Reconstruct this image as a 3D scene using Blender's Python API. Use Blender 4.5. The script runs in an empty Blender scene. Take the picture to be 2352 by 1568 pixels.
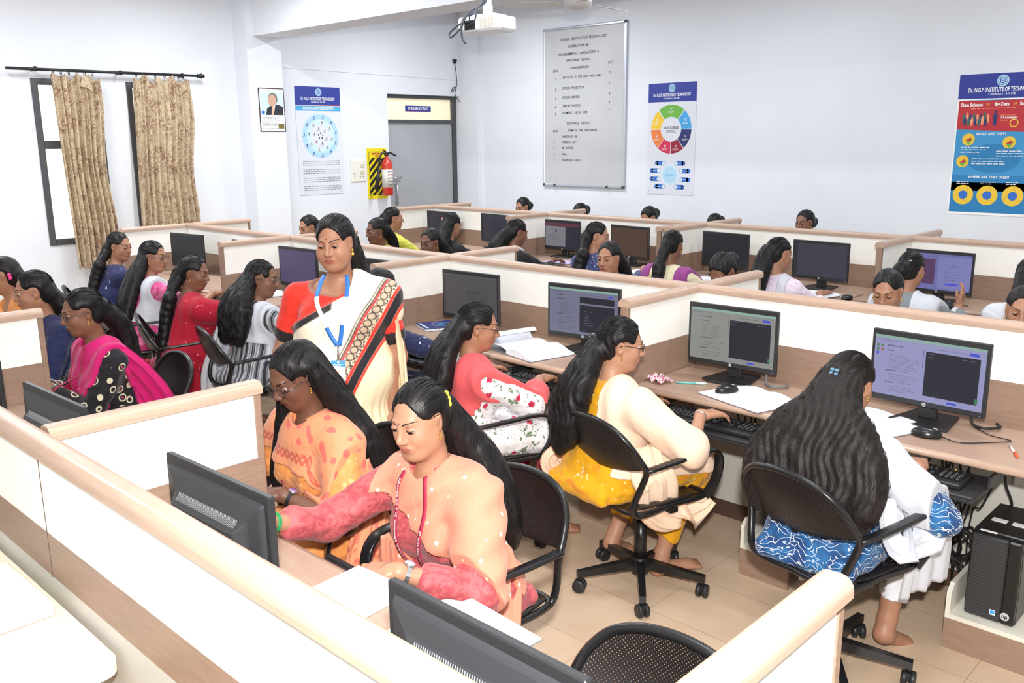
import bpy, math, random
import numpy as np
from mathutils import Vector, Matrix
R = math.radians
PI = math.pi
C = bpy.context.scene.collection
S = bpy.context.scene

# ---------------------------------------------------------------- camera, world, light, exposure
S.view_settings.view_transform = 'Standard'
S.view_settings.look = 'None'
S.view_settings.exposure = 0.42
S.view_settings.gamma = 1.0
S.view_settings.use_curve_mapping = False
cam_d = bpy.data.cameras.new('camera')
cam_o = bpy.data.objects.new('camera', cam_d)
C.objects.link(cam_o)
S.camera = cam_o
_yaw, _pitch, _roll, _f = -0.7647, 0.2221, -0.0085, 2048.97
_fw = Vector((math.sin(_yaw) * math.cos(_pitch), math.cos(_yaw) * math.cos(_pitch), -math.sin(_pitch)))
_r0 = Vector((math.cos(_yaw), -math.sin(_yaw), 0))
_u0 = _r0.cross(_fw)
_r = math.cos(_roll) * _r0 + math.sin(_roll) * _u0
_u = -math.sin(_roll) * _r0 + math.cos(_roll) * _u0
_m = Matrix(((_r.x, _u.x, -_fw.x, 0.7737), (_r.y, _u.y, -_fw.y, -0.6976), (_r.z, _u.z, -_fw.z, 1.8435), (0, 0, 0, 1)))
cam_o.matrix_world = _m
cam_d.sensor_fit = 'HORIZONTAL'
cam_d.sensor_width = 36.0
cam_d.lens = _f * 36.0 / 2352.0
cam_d.clip_start = 0.05

world = bpy.data.worlds.new('world')
S.world = world
world.use_nodes = True
wb = world.node_tree.nodes['Background']
wb.inputs[0].default_value = (0.90, 0.95, 1.0, 1)
wb.inputs[1].default_value = 0.62


def area(name, loc, rot, size, size_y, power, col=(1, 1, 1), spread=PI):
    d = bpy.data.lights.new(name, 'AREA')
    d.shape = 'RECTANGLE'
    d.size = size
    d.size_y = size_y
    d.energy = power
    d.color = col
    d.spread = spread
    o = bpy.data.objects.new(name, d)
    C.objects.link(o)
    o.location = loc
    o.rotation_euler = rot
    return o


# the flash on the camera that took the picture
flash = area('camera_flash', (0.82, -0.72, 2.12), (0, 0, 0), 0.10, 0.07, 120, (1.0, 0.97, 0.93))
flash.rotation_euler = (Vector((-1.9, 2.6, 0.9)) - Vector(flash.location)).to_track_quat('-Z', 'Y').to_euler()
# presumed fluorescent tubes, unseen above the frame, added for ambient light
for _x in (-6.2, -3.4, -0.6):
    for _y in (1.3, 3.4, 6.0):
        area('presumed_tube_light', (_x, _y, 3.32), (0, 0, 0), 1.2, 0.12, 19 if _x > -6 else 42, (0.93, 0.97, 1.0))  # left tubes made stronger to brighten the left wall


# ---------------------------------------------------------------- colours and materials
def s2l(c):
    return tuple(((v / 255.0) / 12.92 if v / 255.0 <= 0.04045 else ((v / 255.0 + 0.055) / 1.055) ** 2.4) for v in c)


def rgb(r, g, b):
    return s2l((r, g, b)) + (1.0,)


def new_mat(name):
    m = bpy.data.materials.new(name)
    m.use_nodes = True
    nt = m.node_tree
    b = nt.nodes['Principled BSDF']
    return m, nt, b


def N(nt, kind, **kw):
    n = nt.nodes.new(kind)
    for k, v in kw.items():
        setattr(n, k, v)
    return n


_mats = {}


def mat(name, col, rough=0.5, metal=0.0, spec=0.5, emit=0.0, coat=0.0):
    if name in _mats:
        return _mats[name]
    m, nt, b = new_mat(name)
    b.inputs['Base Color'].default_value = rgb(*col)
    b.inputs['Roughness'].default_value = rough
    b.inputs['Metallic'].default_value = metal
    b.inputs['Specular IOR Level'].default_value = spec
    b.inputs['Coat Weight'].default_value = coat
    if emit:
        b.inputs['Emission Color'].default_value = rgb(*col)
        b.inputs['Emission Strength'].default_value = emit
    _mats[name] = m
    return m


def noisy(name, col, col2, scale=4.0, stretch=(1, 1, 1), rough=0.5, bump=0.0, detail=4, lo=0.35, hi=0.65, spec=0.5):
    """two colours mixed by a stretched noise in object space"""
    if name in _mats:
        return _mats[name]
    m, nt, b = new_mat(name)
    tc = N(nt, 'ShaderNodeTexCoord')
    mp = N(nt, 'ShaderNodeMapping')
    mp.inputs['Scale'].default_value = stretch
    nz = N(nt, 'ShaderNodeTexNoise')
    nz.inputs['Scale'].default_value = scale
    nz.inputs['Detail'].default_value = detail
    rp = N(nt, 'ShaderNodeValToRGB')
    rp.color_ramp.elements[0].position = lo
    rp.color_ramp.elements[0].color = rgb(*col)
    rp.color_ramp.elements[1].position = hi
    rp.color_ramp.elements[1].color = rgb(*col2)
    L = nt.links
    L.new(tc.outputs['Object'], mp.inputs[0])
    L.new(mp.outputs[0], nz.inputs['Vector'])
    L.new(nz.outputs[0], rp.inputs[0])
    L.new(rp.outputs[0], b.inputs['Base Color'])
    b.inputs['Roughness'].default_value = rough
    b.inputs['Specular IOR Level'].default_value = spec
    if bump:
        bp = N(nt, 'ShaderNodeBump')
        bp.inputs['Strength'].default_value = bump
        bp.inputs['Distance'].default_value = 0.01
        L.new(nz.outputs[0], bp.inputs['Height'])
        L.new(bp.outputs[0], b.inputs['Normal'])
    _mats[name] = m
    return m


# ---------------------------------------------------------------- mesh builder
def rotm(rx=0, ry=0, rz=0):
    return (Matrix.Rotation(rz, 4, 'Z') @ Matrix.Rotation(ry, 4, 'Y') @ Matrix.Rotation(rx, 4, 'X'))


class MB:
    def __init__(s):
        s.v = []
        s.f = []
        s.mi = []
        s.sm = []
        s.M = None

    def add(s, vs, fs, mi=0, smooth=False, M=None):
        o = len(s.v)
        for p in vs:
            p = Vector(p)
            if M is not None:
                p = M @ p
            if s.M is not None:
                p = s.M @ p
            s.v.append(tuple(p))
        for f in fs:
            s.f.append(tuple(i + o for i in f))
            s.mi.append(mi)
            s.sm.append(smooth)
        return s

    def box(s, c, d, mi=0, M=None, ch=0.0):
        """box centre c, full size d, chamfer ch"""
        x, y, z = d[0] / 2, d[1] / 2, d[2] / 2
        T = Matrix.Translation(Vector(c))
        if M is not None:
            T = T @ M
        if ch <= 0:
            vs = [(-x, -y, -z), (x, -y, -z), (x, y, -z), (-x, y, -z), (-x, -y, z), (x, -y, z), (x, y, z), (-x, y, z)]
            fs = [(0, 3, 2, 1), (4, 5, 6, 7), (0, 1, 5, 4), (1, 2, 6, 5), (2, 3, 7, 6), (3, 0, 4, 7)]
            return s.add(vs, fs, mi, False, T)
        ch = min(ch, x * .95, y * .95, z * .95)
        vs = []
        idx = {}
        for sx in (-1, 1):
            for sy in (-1, 1):
                for sz in (-1, 1):
                    for a in range(3):
                        p = [sx * (x - ch), sy * (y - ch), sz * (z - ch)]
                        p[a] = (sx * x, sy * y, sz * z)[a]
                        idx[(sx, sy, sz, a)] = len(vs)
                        vs.append(tuple(p))
        fs = []
        g = lambda *k: idx[k]
        for a in range(3):
            for sg in (-1, 1):
                q = []
                for (u, w) in ((-1, -1), (1, -1), (1, 1), (-1, 1)):
                    k = [0, 0, 0]
                    k[a] = sg
                    k[(a + 1) % 3] = u
                    k[(a + 2) % 3] = w
                    q.append(idx[(k[0], k[1], k[2], a)])
                if sg < 0:
                    q = q[::-1]
                fs.append(tuple(q))
        for a in range(3):
            b, c_ = (a + 1) % 3, (a + 2) % 3
            for u in (-1, 1):
                for w in (-1, 1):
                    k0 = [0, 0, 0]
                    k1 = [0, 0, 0]
                    k0[a], k1[a] = -1, 1
                    k0[b] = k1[b] = u
                    k0[c_] = k1[c_] = w
                    q = [idx[(*k0, b)], idx[(*k1, b)], idx[(*k1, c_)], idx[(*k0, c_)]]
                    if u * w > 0:
                        q = q[::-1]
                    fs.append(tuple(q))
        for sx in (-1, 1):
            for sy in (-1, 1):
                for sz in (-1, 1):
                    q = [idx[(sx, sy, sz, 0)], idx[(sx, sy, sz, 1)], idx[(sx, sy, sz, 2)]]
                    if sx * sy * sz < 0:
                        q = q[::-1]
                    fs.append(tuple(q))
        return s.add(vs, fs, mi, False, T)

    def tube(s, pts, r, mi=0, n=10, cap=True, smooth=True, flat=None, closed=False):
        """sweep a circle (or an ellipse with flat=(w,h) half sizes, up=z) along pts; r scalar or list"""
        P = [Vector(p) for p in pts]
        m = len(P)
        rs = r if isinstance(r, (list, tuple)) else [r] * m
        up = Vector((0, 0, 1))
        T0 = (P[1] - P[0]).normalized()
        if abs(T0.dot(up)) > .95:
            up = Vector((1, 0, 0))
        nrm = (up - T0 * up.dot(T0)).normalized()
        vs = []
        for i in range(m):
            if closed:
                T = (P[(i + 1) % m] - P[i - 1]).normalized()
            elif i == 0:
                T = P[1] - P[0]
            elif i == m - 1:
                T = P[-1] - P[-2]
            else:
                T = (P[i + 1] - P[i]).normalized() + (P[i] - P[i - 1]).normalized()
            if T.length < 1e-9:
                T = T0
            T = T.normalized()
            nrm = (nrm - T * nrm.dot(T)).normalized()
            bn = T.cross(nrm)
            for k in range(n):
                a = 2 * PI * k / n
                if flat:
                    w, h = flat
                    ca, sa = math.cos(a), math.sin(a)
                    e = 0.35
                    cx = math.copysign(abs(ca) ** e, ca) * h
                    sx = math.copysign(abs(sa) ** e, sa) * w
                    vs.append(P[i] + nrm * cx + bn * sx)
                else:
                    vs.append(P[i] + (nrm * math.cos(a) + bn * math.sin(a)) * rs[i])
        fs = []
        for i in range(m - 1 if not closed else m):
            for k in range(n):
                a = i * n + k
                b = i * n + (k + 1) % n
                j = ((i + 1) % m) * n
                fs.append((a, b, j + (k + 1) % n, j + k))
        s.add(vs, fs, mi, smooth)
        if cap and not closed:
            o = len(s.v) - len(vs)
            s.f.append(tuple(o + k for k in range(n - 1, -1, -1)))
            s.f.append(tuple(o + (m - 1) * n + k for k in range(n)))
            s.mi += [mi, mi]
            s.sm += [False, False]
        return s

    def lathe(s, prof, c=(0, 0, 0), mi=0, n=20, M=None, smooth=True):
        """profile [(r,z)...] about z"""
        T = Matrix.Translation(Vector(c))
        if M is not None:
            T = T @ M
        vs = []
        for (r, z) in prof:
            for k in range(n):
                a = 2 * PI * k / n
                vs.append((r * math.cos(a), r * math.sin(a), z))
        fs = []
        for i in range(len(prof) - 1):
            for k in range(n):
                fs.append((i * n + k, i * n + (k + 1) % n, (i + 1) * n + (k + 1) % n, (i + 1) * n + k))
        fs.append(tuple(range(n - 1, -1, -1)))
        fs.append(tuple((len(prof) - 1) * n + k for k in range(n)))
        return s.add(vs, fs, mi, smooth, T)

    def ell(s, c, r, mi=0, n=14, m=8, M=None):
        T = Matrix.Translation(Vector(c))
        if M is not None:
            T = T @ M
        vs = [(0, 0, -r[2])]
        for i in range(1, m):
            t = -PI / 2 + PI * i / m
            for k in range(n):
                a = 2 * PI * k / n
                vs.append((r[0] * math.cos(t) * math.cos(a), r[1] * math.cos(t) * math.sin(a), r[2] * math.sin(t)))
        vs.append((0, 0, r[2]))
        fs = []
        for k in range(n):
            fs.append((0, 1 + (k + 1) % n, 1 + k))
        for i in range(m - 2):
            for k in range(n):
                a = 1 + i * n
                fs.append((a + k, a + (k + 1) % n, a + n + (k + 1) % n, a + n + k))
        a = 1 + (m - 2) * n
        for k in range(n):
            fs.append((a + k, a + (k + 1) % n, len(vs) - 1))
        return s.add(vs, fs, mi, True, T)

    def prism(s, poly, z0, z1, mi=0, M=None, smooth=False):
        """extrude a 2D polygon (x,y) from z0 to z1"""
        n = len(poly)
        vs = [(x, y, z0) for x, y in poly] + [(x, y, z1) for x, y in poly]
        fs = [tuple(range(n - 1, -1, -1)), tuple(range(n, 2 * n))]
        for i in range(n):
            fs.append((i, (i + 1) % n, n + (i + 1) % n, n + i))
        return s.add(vs, fs, mi, smooth, M)

    def build(s, name, mats, parent=None, loc=None):
        me = bpy.data.meshes.new(name)
        me.from_pydata(s.v, [], s.f)
        if not isinstance(mats, (list, tuple)):
            mats = [mats]
        for m in mats:
            me.materials.append(m)
        me.polygons.foreach_set('material_index', s.mi)
        me.polygons.foreach_set('use_smooth', s.sm)
        me.update()
        o = bpy.data.objects.new(name, me)
        C.objects.link(o)
        if parent is not None:
            o.parent = parent
        if loc is not None:
            o.location = loc
        return o


def tag(o, label=None, cat=None, group=None, kind=None):
    if label:
        o['label'] = label
    if cat:
        o['category'] = cat
    if group:
        o['group'] = group
    if kind:
        o['kind'] = kind
    return o


def empty(name, loc=(0, 0, 0), rz=0.0, label=None, cat=None, group=None):
    o = bpy.data.objects.new(name, None)
    o.empty_display_size = 0.1
    C.objects.link(o)
    o.location = loc
    o.rotation_euler = (0, 0, rz)
    return tag(o, label, cat, group)


def copy_tree(o, parent=None):
    c = o.copy()
    C.objects.link(c)
    c.parent = parent
    for ch in list(o.children):
        copy_tree(ch, c)
    return c


def spline(pts, n=8, closed=False):
    """Catmull-Rom through pts"""
    P = [Vector(p) for p in pts]
    out = []
    m = len(P)
    rng = m if closed else m - 1
    for i in range(rng):
        p0 = P[(i - 1) % m] if (closed or i > 0) else P[0] * 2 - P[1]
        p1 = P[i]
        p2 = P[(i + 1) % m]
        p3 = P[(i + 2) % m] if (closed or i + 2 < m) else P[-1] * 2 - P[-2]
        for k in range(n):
            t = k / n
            out.append(0.5 * ((2 * p1) + (p2 - p0) * t + (2 * p0 - 5 * p1 + 4 * p2 - p3) * t * t + (3 * p1 - p0 - 3 * p2 + p3) * t ** 3))
    if not closed:
        out.append(P[-1])
    return out


_tcache = {}


def text_geo(txt, size, align='CENTER', bold=0.0):
    """flat letter shapes in the XY plane from the built-in font: (verts, faces)"""
    k = (txt, size, align, bold)
    if k in _tcache:
        return _tcache[k]
    cu = bpy.data.curves.new('lettering', 'FONT')
    cu.body = txt
    cu.size = size
    cu.align_x = align
    cu.align_y = 'CENTER'
    cu.resolution_u = 2
    cu.offset = bold * size
    ob = bpy.data.objects.new('lettering', cu)
    C.objects.link(ob)
    bpy.context.view_layer.update()
    dg = bpy.context.evaluated_depsgraph_get()
    me = bpy.data.meshes.new_from_object(ob.evaluated_get(dg))
    vs = [tuple(v.co) for v in me.vertices]
    fs = [tuple(p.vertices) for p in me.polygons]
    bpy.data.objects.remove(ob)
    bpy.data.curves.remove(cu)
    bpy.data.meshes.remove(me)
    _tcache[k] = (vs, fs)
    return vs, fs


class Sheet:
    """things printed on a flat sheet: local x right, y up (metres), stacked in thin layers on +z"""

    def __init__(s, M=None):
        s.mb = MB()
        s.mb.M = M
        s.mats = []
        s.layer = 0

    def mi(s, m):
        if m not in s.mats:
            s.mats.append(m)
        return s.mats.index(m)

    def z(s, l):
        return 0.0006 * l

    def rect(s, x0, y0, x1, y1, m, l=1):
        z = s.z(l)
        s.mb.add([(x0, y0, z), (x1, y0, z), (x1, y1, z), (x0, y1, z)], [(0, 1, 2, 3)], s.mi(m))

    def poly(s, pts, m, l=1):
        z = s.z(l)
        s.mb.add([(x, y, z) for x, y in pts], [tuple(range(len(pts)))], s.mi(m))

    def disc(s, x, y, r, m, l=1, n=32, ry=None):
        ry = ry or r
        s.poly([(x + r * math.cos(2 * PI * k / n), y + ry * math.sin(2 * PI * k / n)) for k in range(n)], m, l)

    def ring(s, x, y, r0, r1, a0, a1, m, l=1, n=14):
        z = s.z(l)
        vs = []
        for k in range(n + 1):
            a = R(a0 + (a1 - a0) * k / n)
            vs += [(x + r0 * math.cos(a), y + r0 * math.sin(a), z), (x + r1 * math.cos(a), y + r1 * math.sin(a), z)]
        fs = [(2 * k, 2 * k + 1, 2 * k + 3, 2 * k + 2) for k in range(n)]
        s.mb.add(vs, fs, s.mi(m))

    def text(s, x, y, txt, size, m, l=2, align='CENTER', sx=1.0, bold=0.0, rot=0.0):
        vs, fs = text_geo(txt, size, align, bold)
        z = s.z(l)
        ca, sa = math.cos(rot), math.sin(rot)
        s.mb.add([(x + (v[0] * sx) * ca - v[1] * sa, y + (v[0] * sx) * sa + v[1] * ca, z) for v in vs], fs, s.mi(m))

    def bars(s, x0, y0, x1, h, n, pitch, m, l=2, seed=0, ragged=.25, word=0.02):
        """lines of print too small to read"""
        rd = random.Random(seed)
        for i in range(n):
            y = y0 - i * pitch
            end = x1 - (x1 - x0) * ragged * rd.random() * (1 if i < n - 1 else 1.8)
            x = x0
            while x < end:
                w = word * rd.uniform(.4, 1.6)
                s.rect(x, y - h / 2, min(x + w, end), y + h / 2, m, l)
                x += w + word * .3

    def build(s, name, parent=None, loc=None):
        return s.mb.build(name, s.mats, parent, loc)
# ---------------------------------------------------------------- the room shell
XL, YB, ZC = -8.0, 7.56, 3.42
m_wall = noisy('wall_paint', (230, 234, 241), (225, 229, 236), 1.2, rough=.85, bump=.03, spec=.2)
m_ceil = mat('ceiling_paint', (225, 226, 228), .9)
m_dark = mat('dark_grey_metal', (72, 74, 78), .5)


def floor_mat():
    m, nt, b = new_mat('beige_floor_tiles')
    L = nt.links
    tc = N(nt, 'ShaderNodeTexCoord')
    sp = N(nt, 'ShaderNodeSeparateXYZ')
    L.new(tc.outputs['Object'], sp.inputs[0])
    outs = []
    for ax, off in (('X', 1.095), ('Y', 2.035 - 0.37)):
        a = N(nt, 'ShaderNodeMath', operation='ADD')
        a.inputs[1].default_value = off if ax == 'X' else -off
        L.new(sp.outputs[ax], a.inputs[0])
        d = N(nt, 'ShaderNodeMath', operation='DIVIDE')
        d.inputs[1].default_value = 0.362
        L.new(a.outputs[0], d.inputs[0])
        fr = N(nt, 'ShaderNodeMath', operation='PINGPONG')
        fr.inputs[1].default_value = 0.5
        L.new(d.outputs[0], fr.inputs[0])
        c = N(nt, 'ShaderNodeMath', operation='LESS_THAN')
        c.inputs[1].default_value = 0.0042
        L.new(fr.outputs[0], c.inputs[0])
        outs.append(c)
    mx = N(nt, 'ShaderNodeMath', operation='MAXIMUM')
    L.new(outs[0].outputs[0], mx.inputs[0])
    L.new(outs[1].outputs[0], mx.inputs[1])
    nz = N(nt, 'ShaderNodeTexNoise')
    nz.inputs['Scale'].default_value = 5
    nz.inputs['Detail'].default_value = 6
    L.new(tc.outputs['Object'], nz.inputs['Vector'])
    rp = N(nt, 'ShaderNodeValToRGB')
    rp.color_ramp.elements[0].position = .3
    rp.color_ramp.elements[0].color = rgb(206, 181, 155)
    rp.color_ramp.elements[1].position = .7
    rp.color_ramp.elements[1].color = rgb(216, 192, 166)
    L.new(nz.outputs[0], rp.inputs[0])
    mix = N(nt, 'ShaderNodeMix', data_type='RGBA')
    mix.inputs[7].default_value = rgb(178, 148, 122)
    L.new(mx.outputs[0], mix.inputs[0])
    L.new(rp.outputs[0], mix.inputs[6])
    L.new(mix.outputs[2], b.inputs['Base Color'])
    b.inputs['Roughness'].default_value = .32
    return m


def struct(o):
    o['kind'] = 'structure'
    return o


struct(MB().box((-2.0, 2.6, -.05), (12.6, 10.4, .1)).build('floor', floor_mat()))
struct(MB().box((-2.0, 2.6, ZC + .05), (12.6, 10.4, .1)).build('ceiling', m_ceil))
struct(MB().box((-2.0, YB + .1, ZC / 2), (12.6, .2, ZC)).build('wall_back', m_wall))


def wall_holes(name, y0, y1, z0, z1, holes):
    ys = sorted({y0, y1} | {h[0] for h in holes} | {h[1] for h in holes})
    zs = sorted({z0, z1} | {h[2] for h in holes} | {h[3] for h in holes})
    b = MB()
    for i in range(len(ys) - 1):
        for j in range(len(zs) - 1):
            cy, cz = (ys[i] + ys[i + 1]) / 2, (zs[j] + zs[j + 1]) / 2
            if any(h[0] < cy < h[1] and h[2] < cz < h[3] for h in holes):
                continue
            b.box((XL - .12, cy, cz), (.24, ys[i + 1] - ys[i], zs[j + 1] - zs[j]))
    return struct(b.build(name, m_wall))


W1 = (2.30, 2.90, .925, 2.415)
W2 = (3.15, 3.75, .925, 2.415)
DR = (6.31, 7.5, 0.0, 2.40)
wall_holes('wall_left', -2.6, YB, 0, ZC, [W1, W2, DR])
# columns, beam, pilaster
struct(MB().box((-7.875, 4.52, ZC / 2), (.25, .40, ZC)).build('trim_1', m_wall))
struct(MB().box((-2.0, 4.57, (ZC + 2.9) / 2), (12.3, .34, ZC - 2.9)).build('trim_2', m_wall))
struct(MB().box((-7.84, 7.53, ZC / 2), (.36, .07, ZC)).build('trim_3', m_wall))
# small ledge line on the left wall above the door
struct(MB().box((-7.997, 6.1, 2.62), (.012, 2.75, .012), M=rotm(rx=-.012)).build('trim_4', m_wall))

m_pane = noisy('frosted_window_glass', (255, 254, 236), (255, 250, 215), 2.5, rough=.3)
_b = m_pane.node_tree.nodes['Principled BSDF']
_b.inputs['Emission Color'].default_value = rgb(255, 253, 235)
_b.inputs['Emission Strength'].default_value = .75  # daylight behind the frosted glass is put in as emission of the pane
for i, w in enumerate((W1, W2)):
    b = MB()
    yc, zc = (w[0] + w[1]) / 2, (w[2] + w[3]) / 2
    t = .055
    X = XL - .02
    b.box((X, w[0] + t / 2, zc), (.07, t, w[3] - w[2]), ch=.004)
    b.box((X, w[1] - t / 2, zc), (.07, t, w[3] - w[2]), ch=.004)
    b.box((X, yc, w[2] + t / 2), (.07, w[1] - w[0] - 2 * t, t))
    b.box((X, yc, w[3] - t / 2), (.07, w[1] - w[0] - 2 * t, t))
    b.box((X, yc, 1.835), (.066, w[1] - w[0] - 2 * t, .075))
    o = struct(b.build('window_%d' % (i + 1), m_dark))
    MB().box((X - .01, yc, (w[2] + 1.83) / 2), (.008, w[1] - w[0] - .08, 1.83 - w[2] - .05)).build('pane', m_pane, o)
    MB().box((X - .01, yc, (w[3] + 1.83) / 2), (.008, w[1] - w[0] - .08, w[3] - 1.83 - .05)).build('pane', m_pane, o)

# emergency exit door
m_frame = mat('door_frame_grey', (78, 80, 84), .5)
m_leaf = noisy('grey_door_leaf', (170, 173, 178), (164, 167, 172), 3, rough=.5)
b = MB()
b.box((-8.1, 6.8875, 2.378), (.07, 1.095, .045))
b.box((-8.1, 6.8875, 2.078), (.07, 1.095, .045))
b.box((-8.1, 7.465, 1.2), (.07, .06, 2.4))
b.box((-8.1, 6.325, 1.2), (.07, .03, 2.4))
door = struct(b.build('door_1', m_frame))
MB().box((-8.11, 6.885, 1.028), (.045, 1.09, 2.05)).build('door_leaf', m_leaf, door)
m_tr = mat('transom_glass', (240, 228, 195), .25, emit=.35)  # pane is given a faint glow of its own by emission
MB().box((-8.11, 6.885, 2.228), (.01, 1.09, .255)).build('pane', m_tr, door)
m_steel = mat('brushed_steel', (190, 192, 195), .3, metal=.9)
b = MB()
b.tube([(-8.04, 6.45, 1.06), (-8.04, 6.45, 1.34)], .012)
b.box((-8.065, 6.45, 1.09), (.05, .02, .02))
b.box((-8.065, 6.45, 1.31), (.05, .02, .02))
b.tube([(-8.05, 6.40, 1.40), (-8.05, 6.53, 1.395)], .011)
b.build('door_handle', m_steel, door)

# matrices for flat things on the two walls
ML = Matrix(((0, 0, 1, 0), (1, 0, 0, 0), (0, 1, 0, 0), (0, 0, 0, 1)))   # on the left wall: right=+y, up=+z, out=+x
MBK = Matrix(((1, 0, 0, 0), (0, 0, -1, 0), (0, 1, 0, 0), (0, 0, 0, 1)))  # on the back wall: right=+x, up=+z, out=-y


def at(M, x, y, z):
    return Matrix.Translation((x, y, z)) @ M


m_blue = mat('print_royal_blue', (44, 58, 150), .4)
m_white = mat('print_white', (250, 250, 250), .5)
m_paper = mat('poster_paper', (222, 225, 234), .35, coat=.2)
m_black = mat('print_black', (30, 30, 34), .5)
m_grey = mat('print_grey', (110, 112, 118), .5)
m_lblue = mat('print_sky_blue', (80, 170, 215), .4)
m_pale = mat('print_pale_blue', (178, 216, 240), .4)
m_paler = mat('print_paler_blue', (205, 230, 245), .4)
m_red = mat('print_red', (190, 45, 55), .4)
m_yel = mat('print_yellow', (240, 200, 60), .4)
m_org = mat('print_orange', (235, 130, 65), .4)
m_grn = mat('print_green', (110, 180, 70), .4)
m_navy = mat('print_navy', (40, 50, 110), .4)
m_mblue = mat('print_mid_blue', (50, 110, 200), .4)
m_cyan = mat('print_cyan_blue', (62, 150, 205), .4)
m_cyan2 = mat('print_deep_cyan', (40, 128, 185), .4)
m_crim = mat('print_crimson', (150, 30, 60), .4)
m_rose = mat('print_rose', (210, 45, 85), .4)
m_sbl = mat('print_light_blue', (70, 165, 225), .4)
m_peach = mat('print_peach', (245, 160, 115), .4)
m_teal = mat('print_teal', (50, 110, 95), .4)


def crest(sh, x, y, r):
    sh.disc(x, y, r, m_pale, 3)
    sh.ring(x, y, r * .70, r * .78, 0, 360, m_blue, 4, 24)
    sh.disc(x, y, r * .5, m_blue, 4, 20)
    sh.disc(x, y, r * .36, m_pale, 5, 16)
    sh.rect(x - r * .25, y - r * .1, x + r * .25, y + r * .12, m_blue, 6)


def sheet_thing(name, M, w, h, mat_, label, cat, thick=.004):
    t = empty(name, M.translation, 0, label, cat)
    Ml = M.copy()
    Ml.translation = (0, 0, 0)
    b = MB()
    b.M = Ml
    b.box((w / 2, h / 2, thick / 2), (w, h, thick))
    b.build('sheet', mat_, t)
    sh = Sheet(Ml @ Matrix.Translation((0, 0, thick)))
    return t, sh


# exit sign, fixed on the transom
t, sh = sheet_thing('exit_sign', at(ML, -8.104, 6.67, 2.20), .42, .072, m_blue, 'small blue EMERGENCY EXIT sign on the pane above the grey door', 'sign')
sh.rect(0, 0, .42, .003, m_red, 1)
sh.text(.21, .036, 'EMERGENCY EXIT', .046, m_white, 2, bold=.02, sx=.88)
sh.build('lettering', t)

# poster 1: big data ecosystem (left wall)
t, sh = sheet_thing('wall_poster', at(ML, -7.998, 5.015, 1.25), .60, 1.195, m_paper, 'tall poster with a pale blue circle chart, left of the fire extinguisher', 'poster')
sh.rect(0, .995, .6, 1.195, m_blue)
sh.rect(0, .990, .6, .996, m_red)
crest(sh, .31, 1.135, .042)
sh.text(.30, 1.062, 'Dr. N.G.P. INSTITUTE OF TECHNOLOGY', .045, m_white, 2, sx=.56, bold=.02)
sh.text(.30, 1.027, 'Coimbatore - 641 048', .030, m_white, 2, sx=.7)
sh.rect(0, .93, .6, .985, m_lblue)
sh.text(.30, .957, 'BIG DATA ANALYTICS ECOSYSTEM', .042, m_white, 2, sx=.62, bold=.02)
sh.disc(.31, .655, .245, m_pale, 1, 40)
sh.disc(.31, .655, .185, m_paler, 2, 36)
sh.disc(.31, .655, .125, m_paper, 3, 30)
rd = random.Random(3)
for rr, n, ms in ((.215, 11, (m_mblue, m_navy)), (.155, 8, (m_red, m_org, m_grey)), (.085, 6, (m_red, m_black, m_grey)), (.03, 5, (m_black,))):
    for k in range(n):
        a = 2 * PI * k / n + rr * 9
        px, py = .31 + rr * math.cos(a), .655 + rr * math.sin(a)
        mm_ = ms[k % len(ms)]
        sh.disc(px, py + .006, .007, mm_, 4, 8)
        sh.rect(px - .007, py - .008, px + .007, py + .002, mm_, 4)
        if rr > .05:
            sh.bars(px - .022, py - .015, px + .022, .003, 2, .007, m_grey, 4, seed=k, word=.012)
y = .375
for n in (4, 4, 4, 4):
    sh.bars(.055, y, .565, .006, n - 1, .021, m_grey, 1, seed=int(y * 999), ragged=.02, word=.03)
    y -= .021 * (n - 1) + .03
sh.rect(.05, .02, .056, .026, m_black)
sh.rect(.55, .02, .556, .026, m_black)
sh.build('print', t)

# poster 2: data science lifecycle (back wall)
t, sh = sheet_thing('wall_poster', at(MBK, -5.065, YB - .001, 1.25), .605, 1.17, m_paper, 'tall poster with a rainbow wheel reading DATA SCIENCE LIFECYCLE, right of the grey board', 'poster')
sh.rect(.0, .975, .605, 1.17, m_blue)
crest(sh, .30, 1.115, .042)
sh.text(.30, 1.045, 'Dr. N.G.P. INSTITUTE OF TECHNOLOGY', .045, m_white, 2, sx=.58, bold=.02)
sh.text(.30, 1.01, 'Coimbatore - 641 048', .030, m_white, 2, sx=.7)
segs = [(m_grn, '01', 52, 128), (m_sbl, '02', 1, 49), (m_navy, '03', -49, -1), (m_crim, '04', -89, -51), (m_rose, '05', -129, -91), (m_org, '06', -179, -131), (m_yel, '07', 131, 179)]
for mm_, tx, a0, a1 in segs:
    sh.ring(.30, .69, .13, .255, a0, a1, mm_, 1, 16)
    am = R((a0 + a1) / 2)
    px, py = .30 + .2 * math.cos(am), .69 + .2 * math.sin(am)
    sh.text(px, py + .012, tx, .035, m_white, 2, sx=.8)
    sh.bars(px - .04, py - .014, px + .04, .003, 3, .008, m_white, 2, seed=int(a0) + 400, word=.015)
for k in range(12):
    a = k * PI / 6 + .2
    sh.ring(.30, .69, .112, .13, math.degrees(a) - 9, math.degrees(a) + 9, m_paper, 2, 3)
sh.text(.30, .705, 'DATA SCIENCE', .038, m_black, 2, sx=.72, bold=.02)
sh.text(.30, .668, 'LIFECYCLE', .036, m_black, 2, sx=.72)
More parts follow.
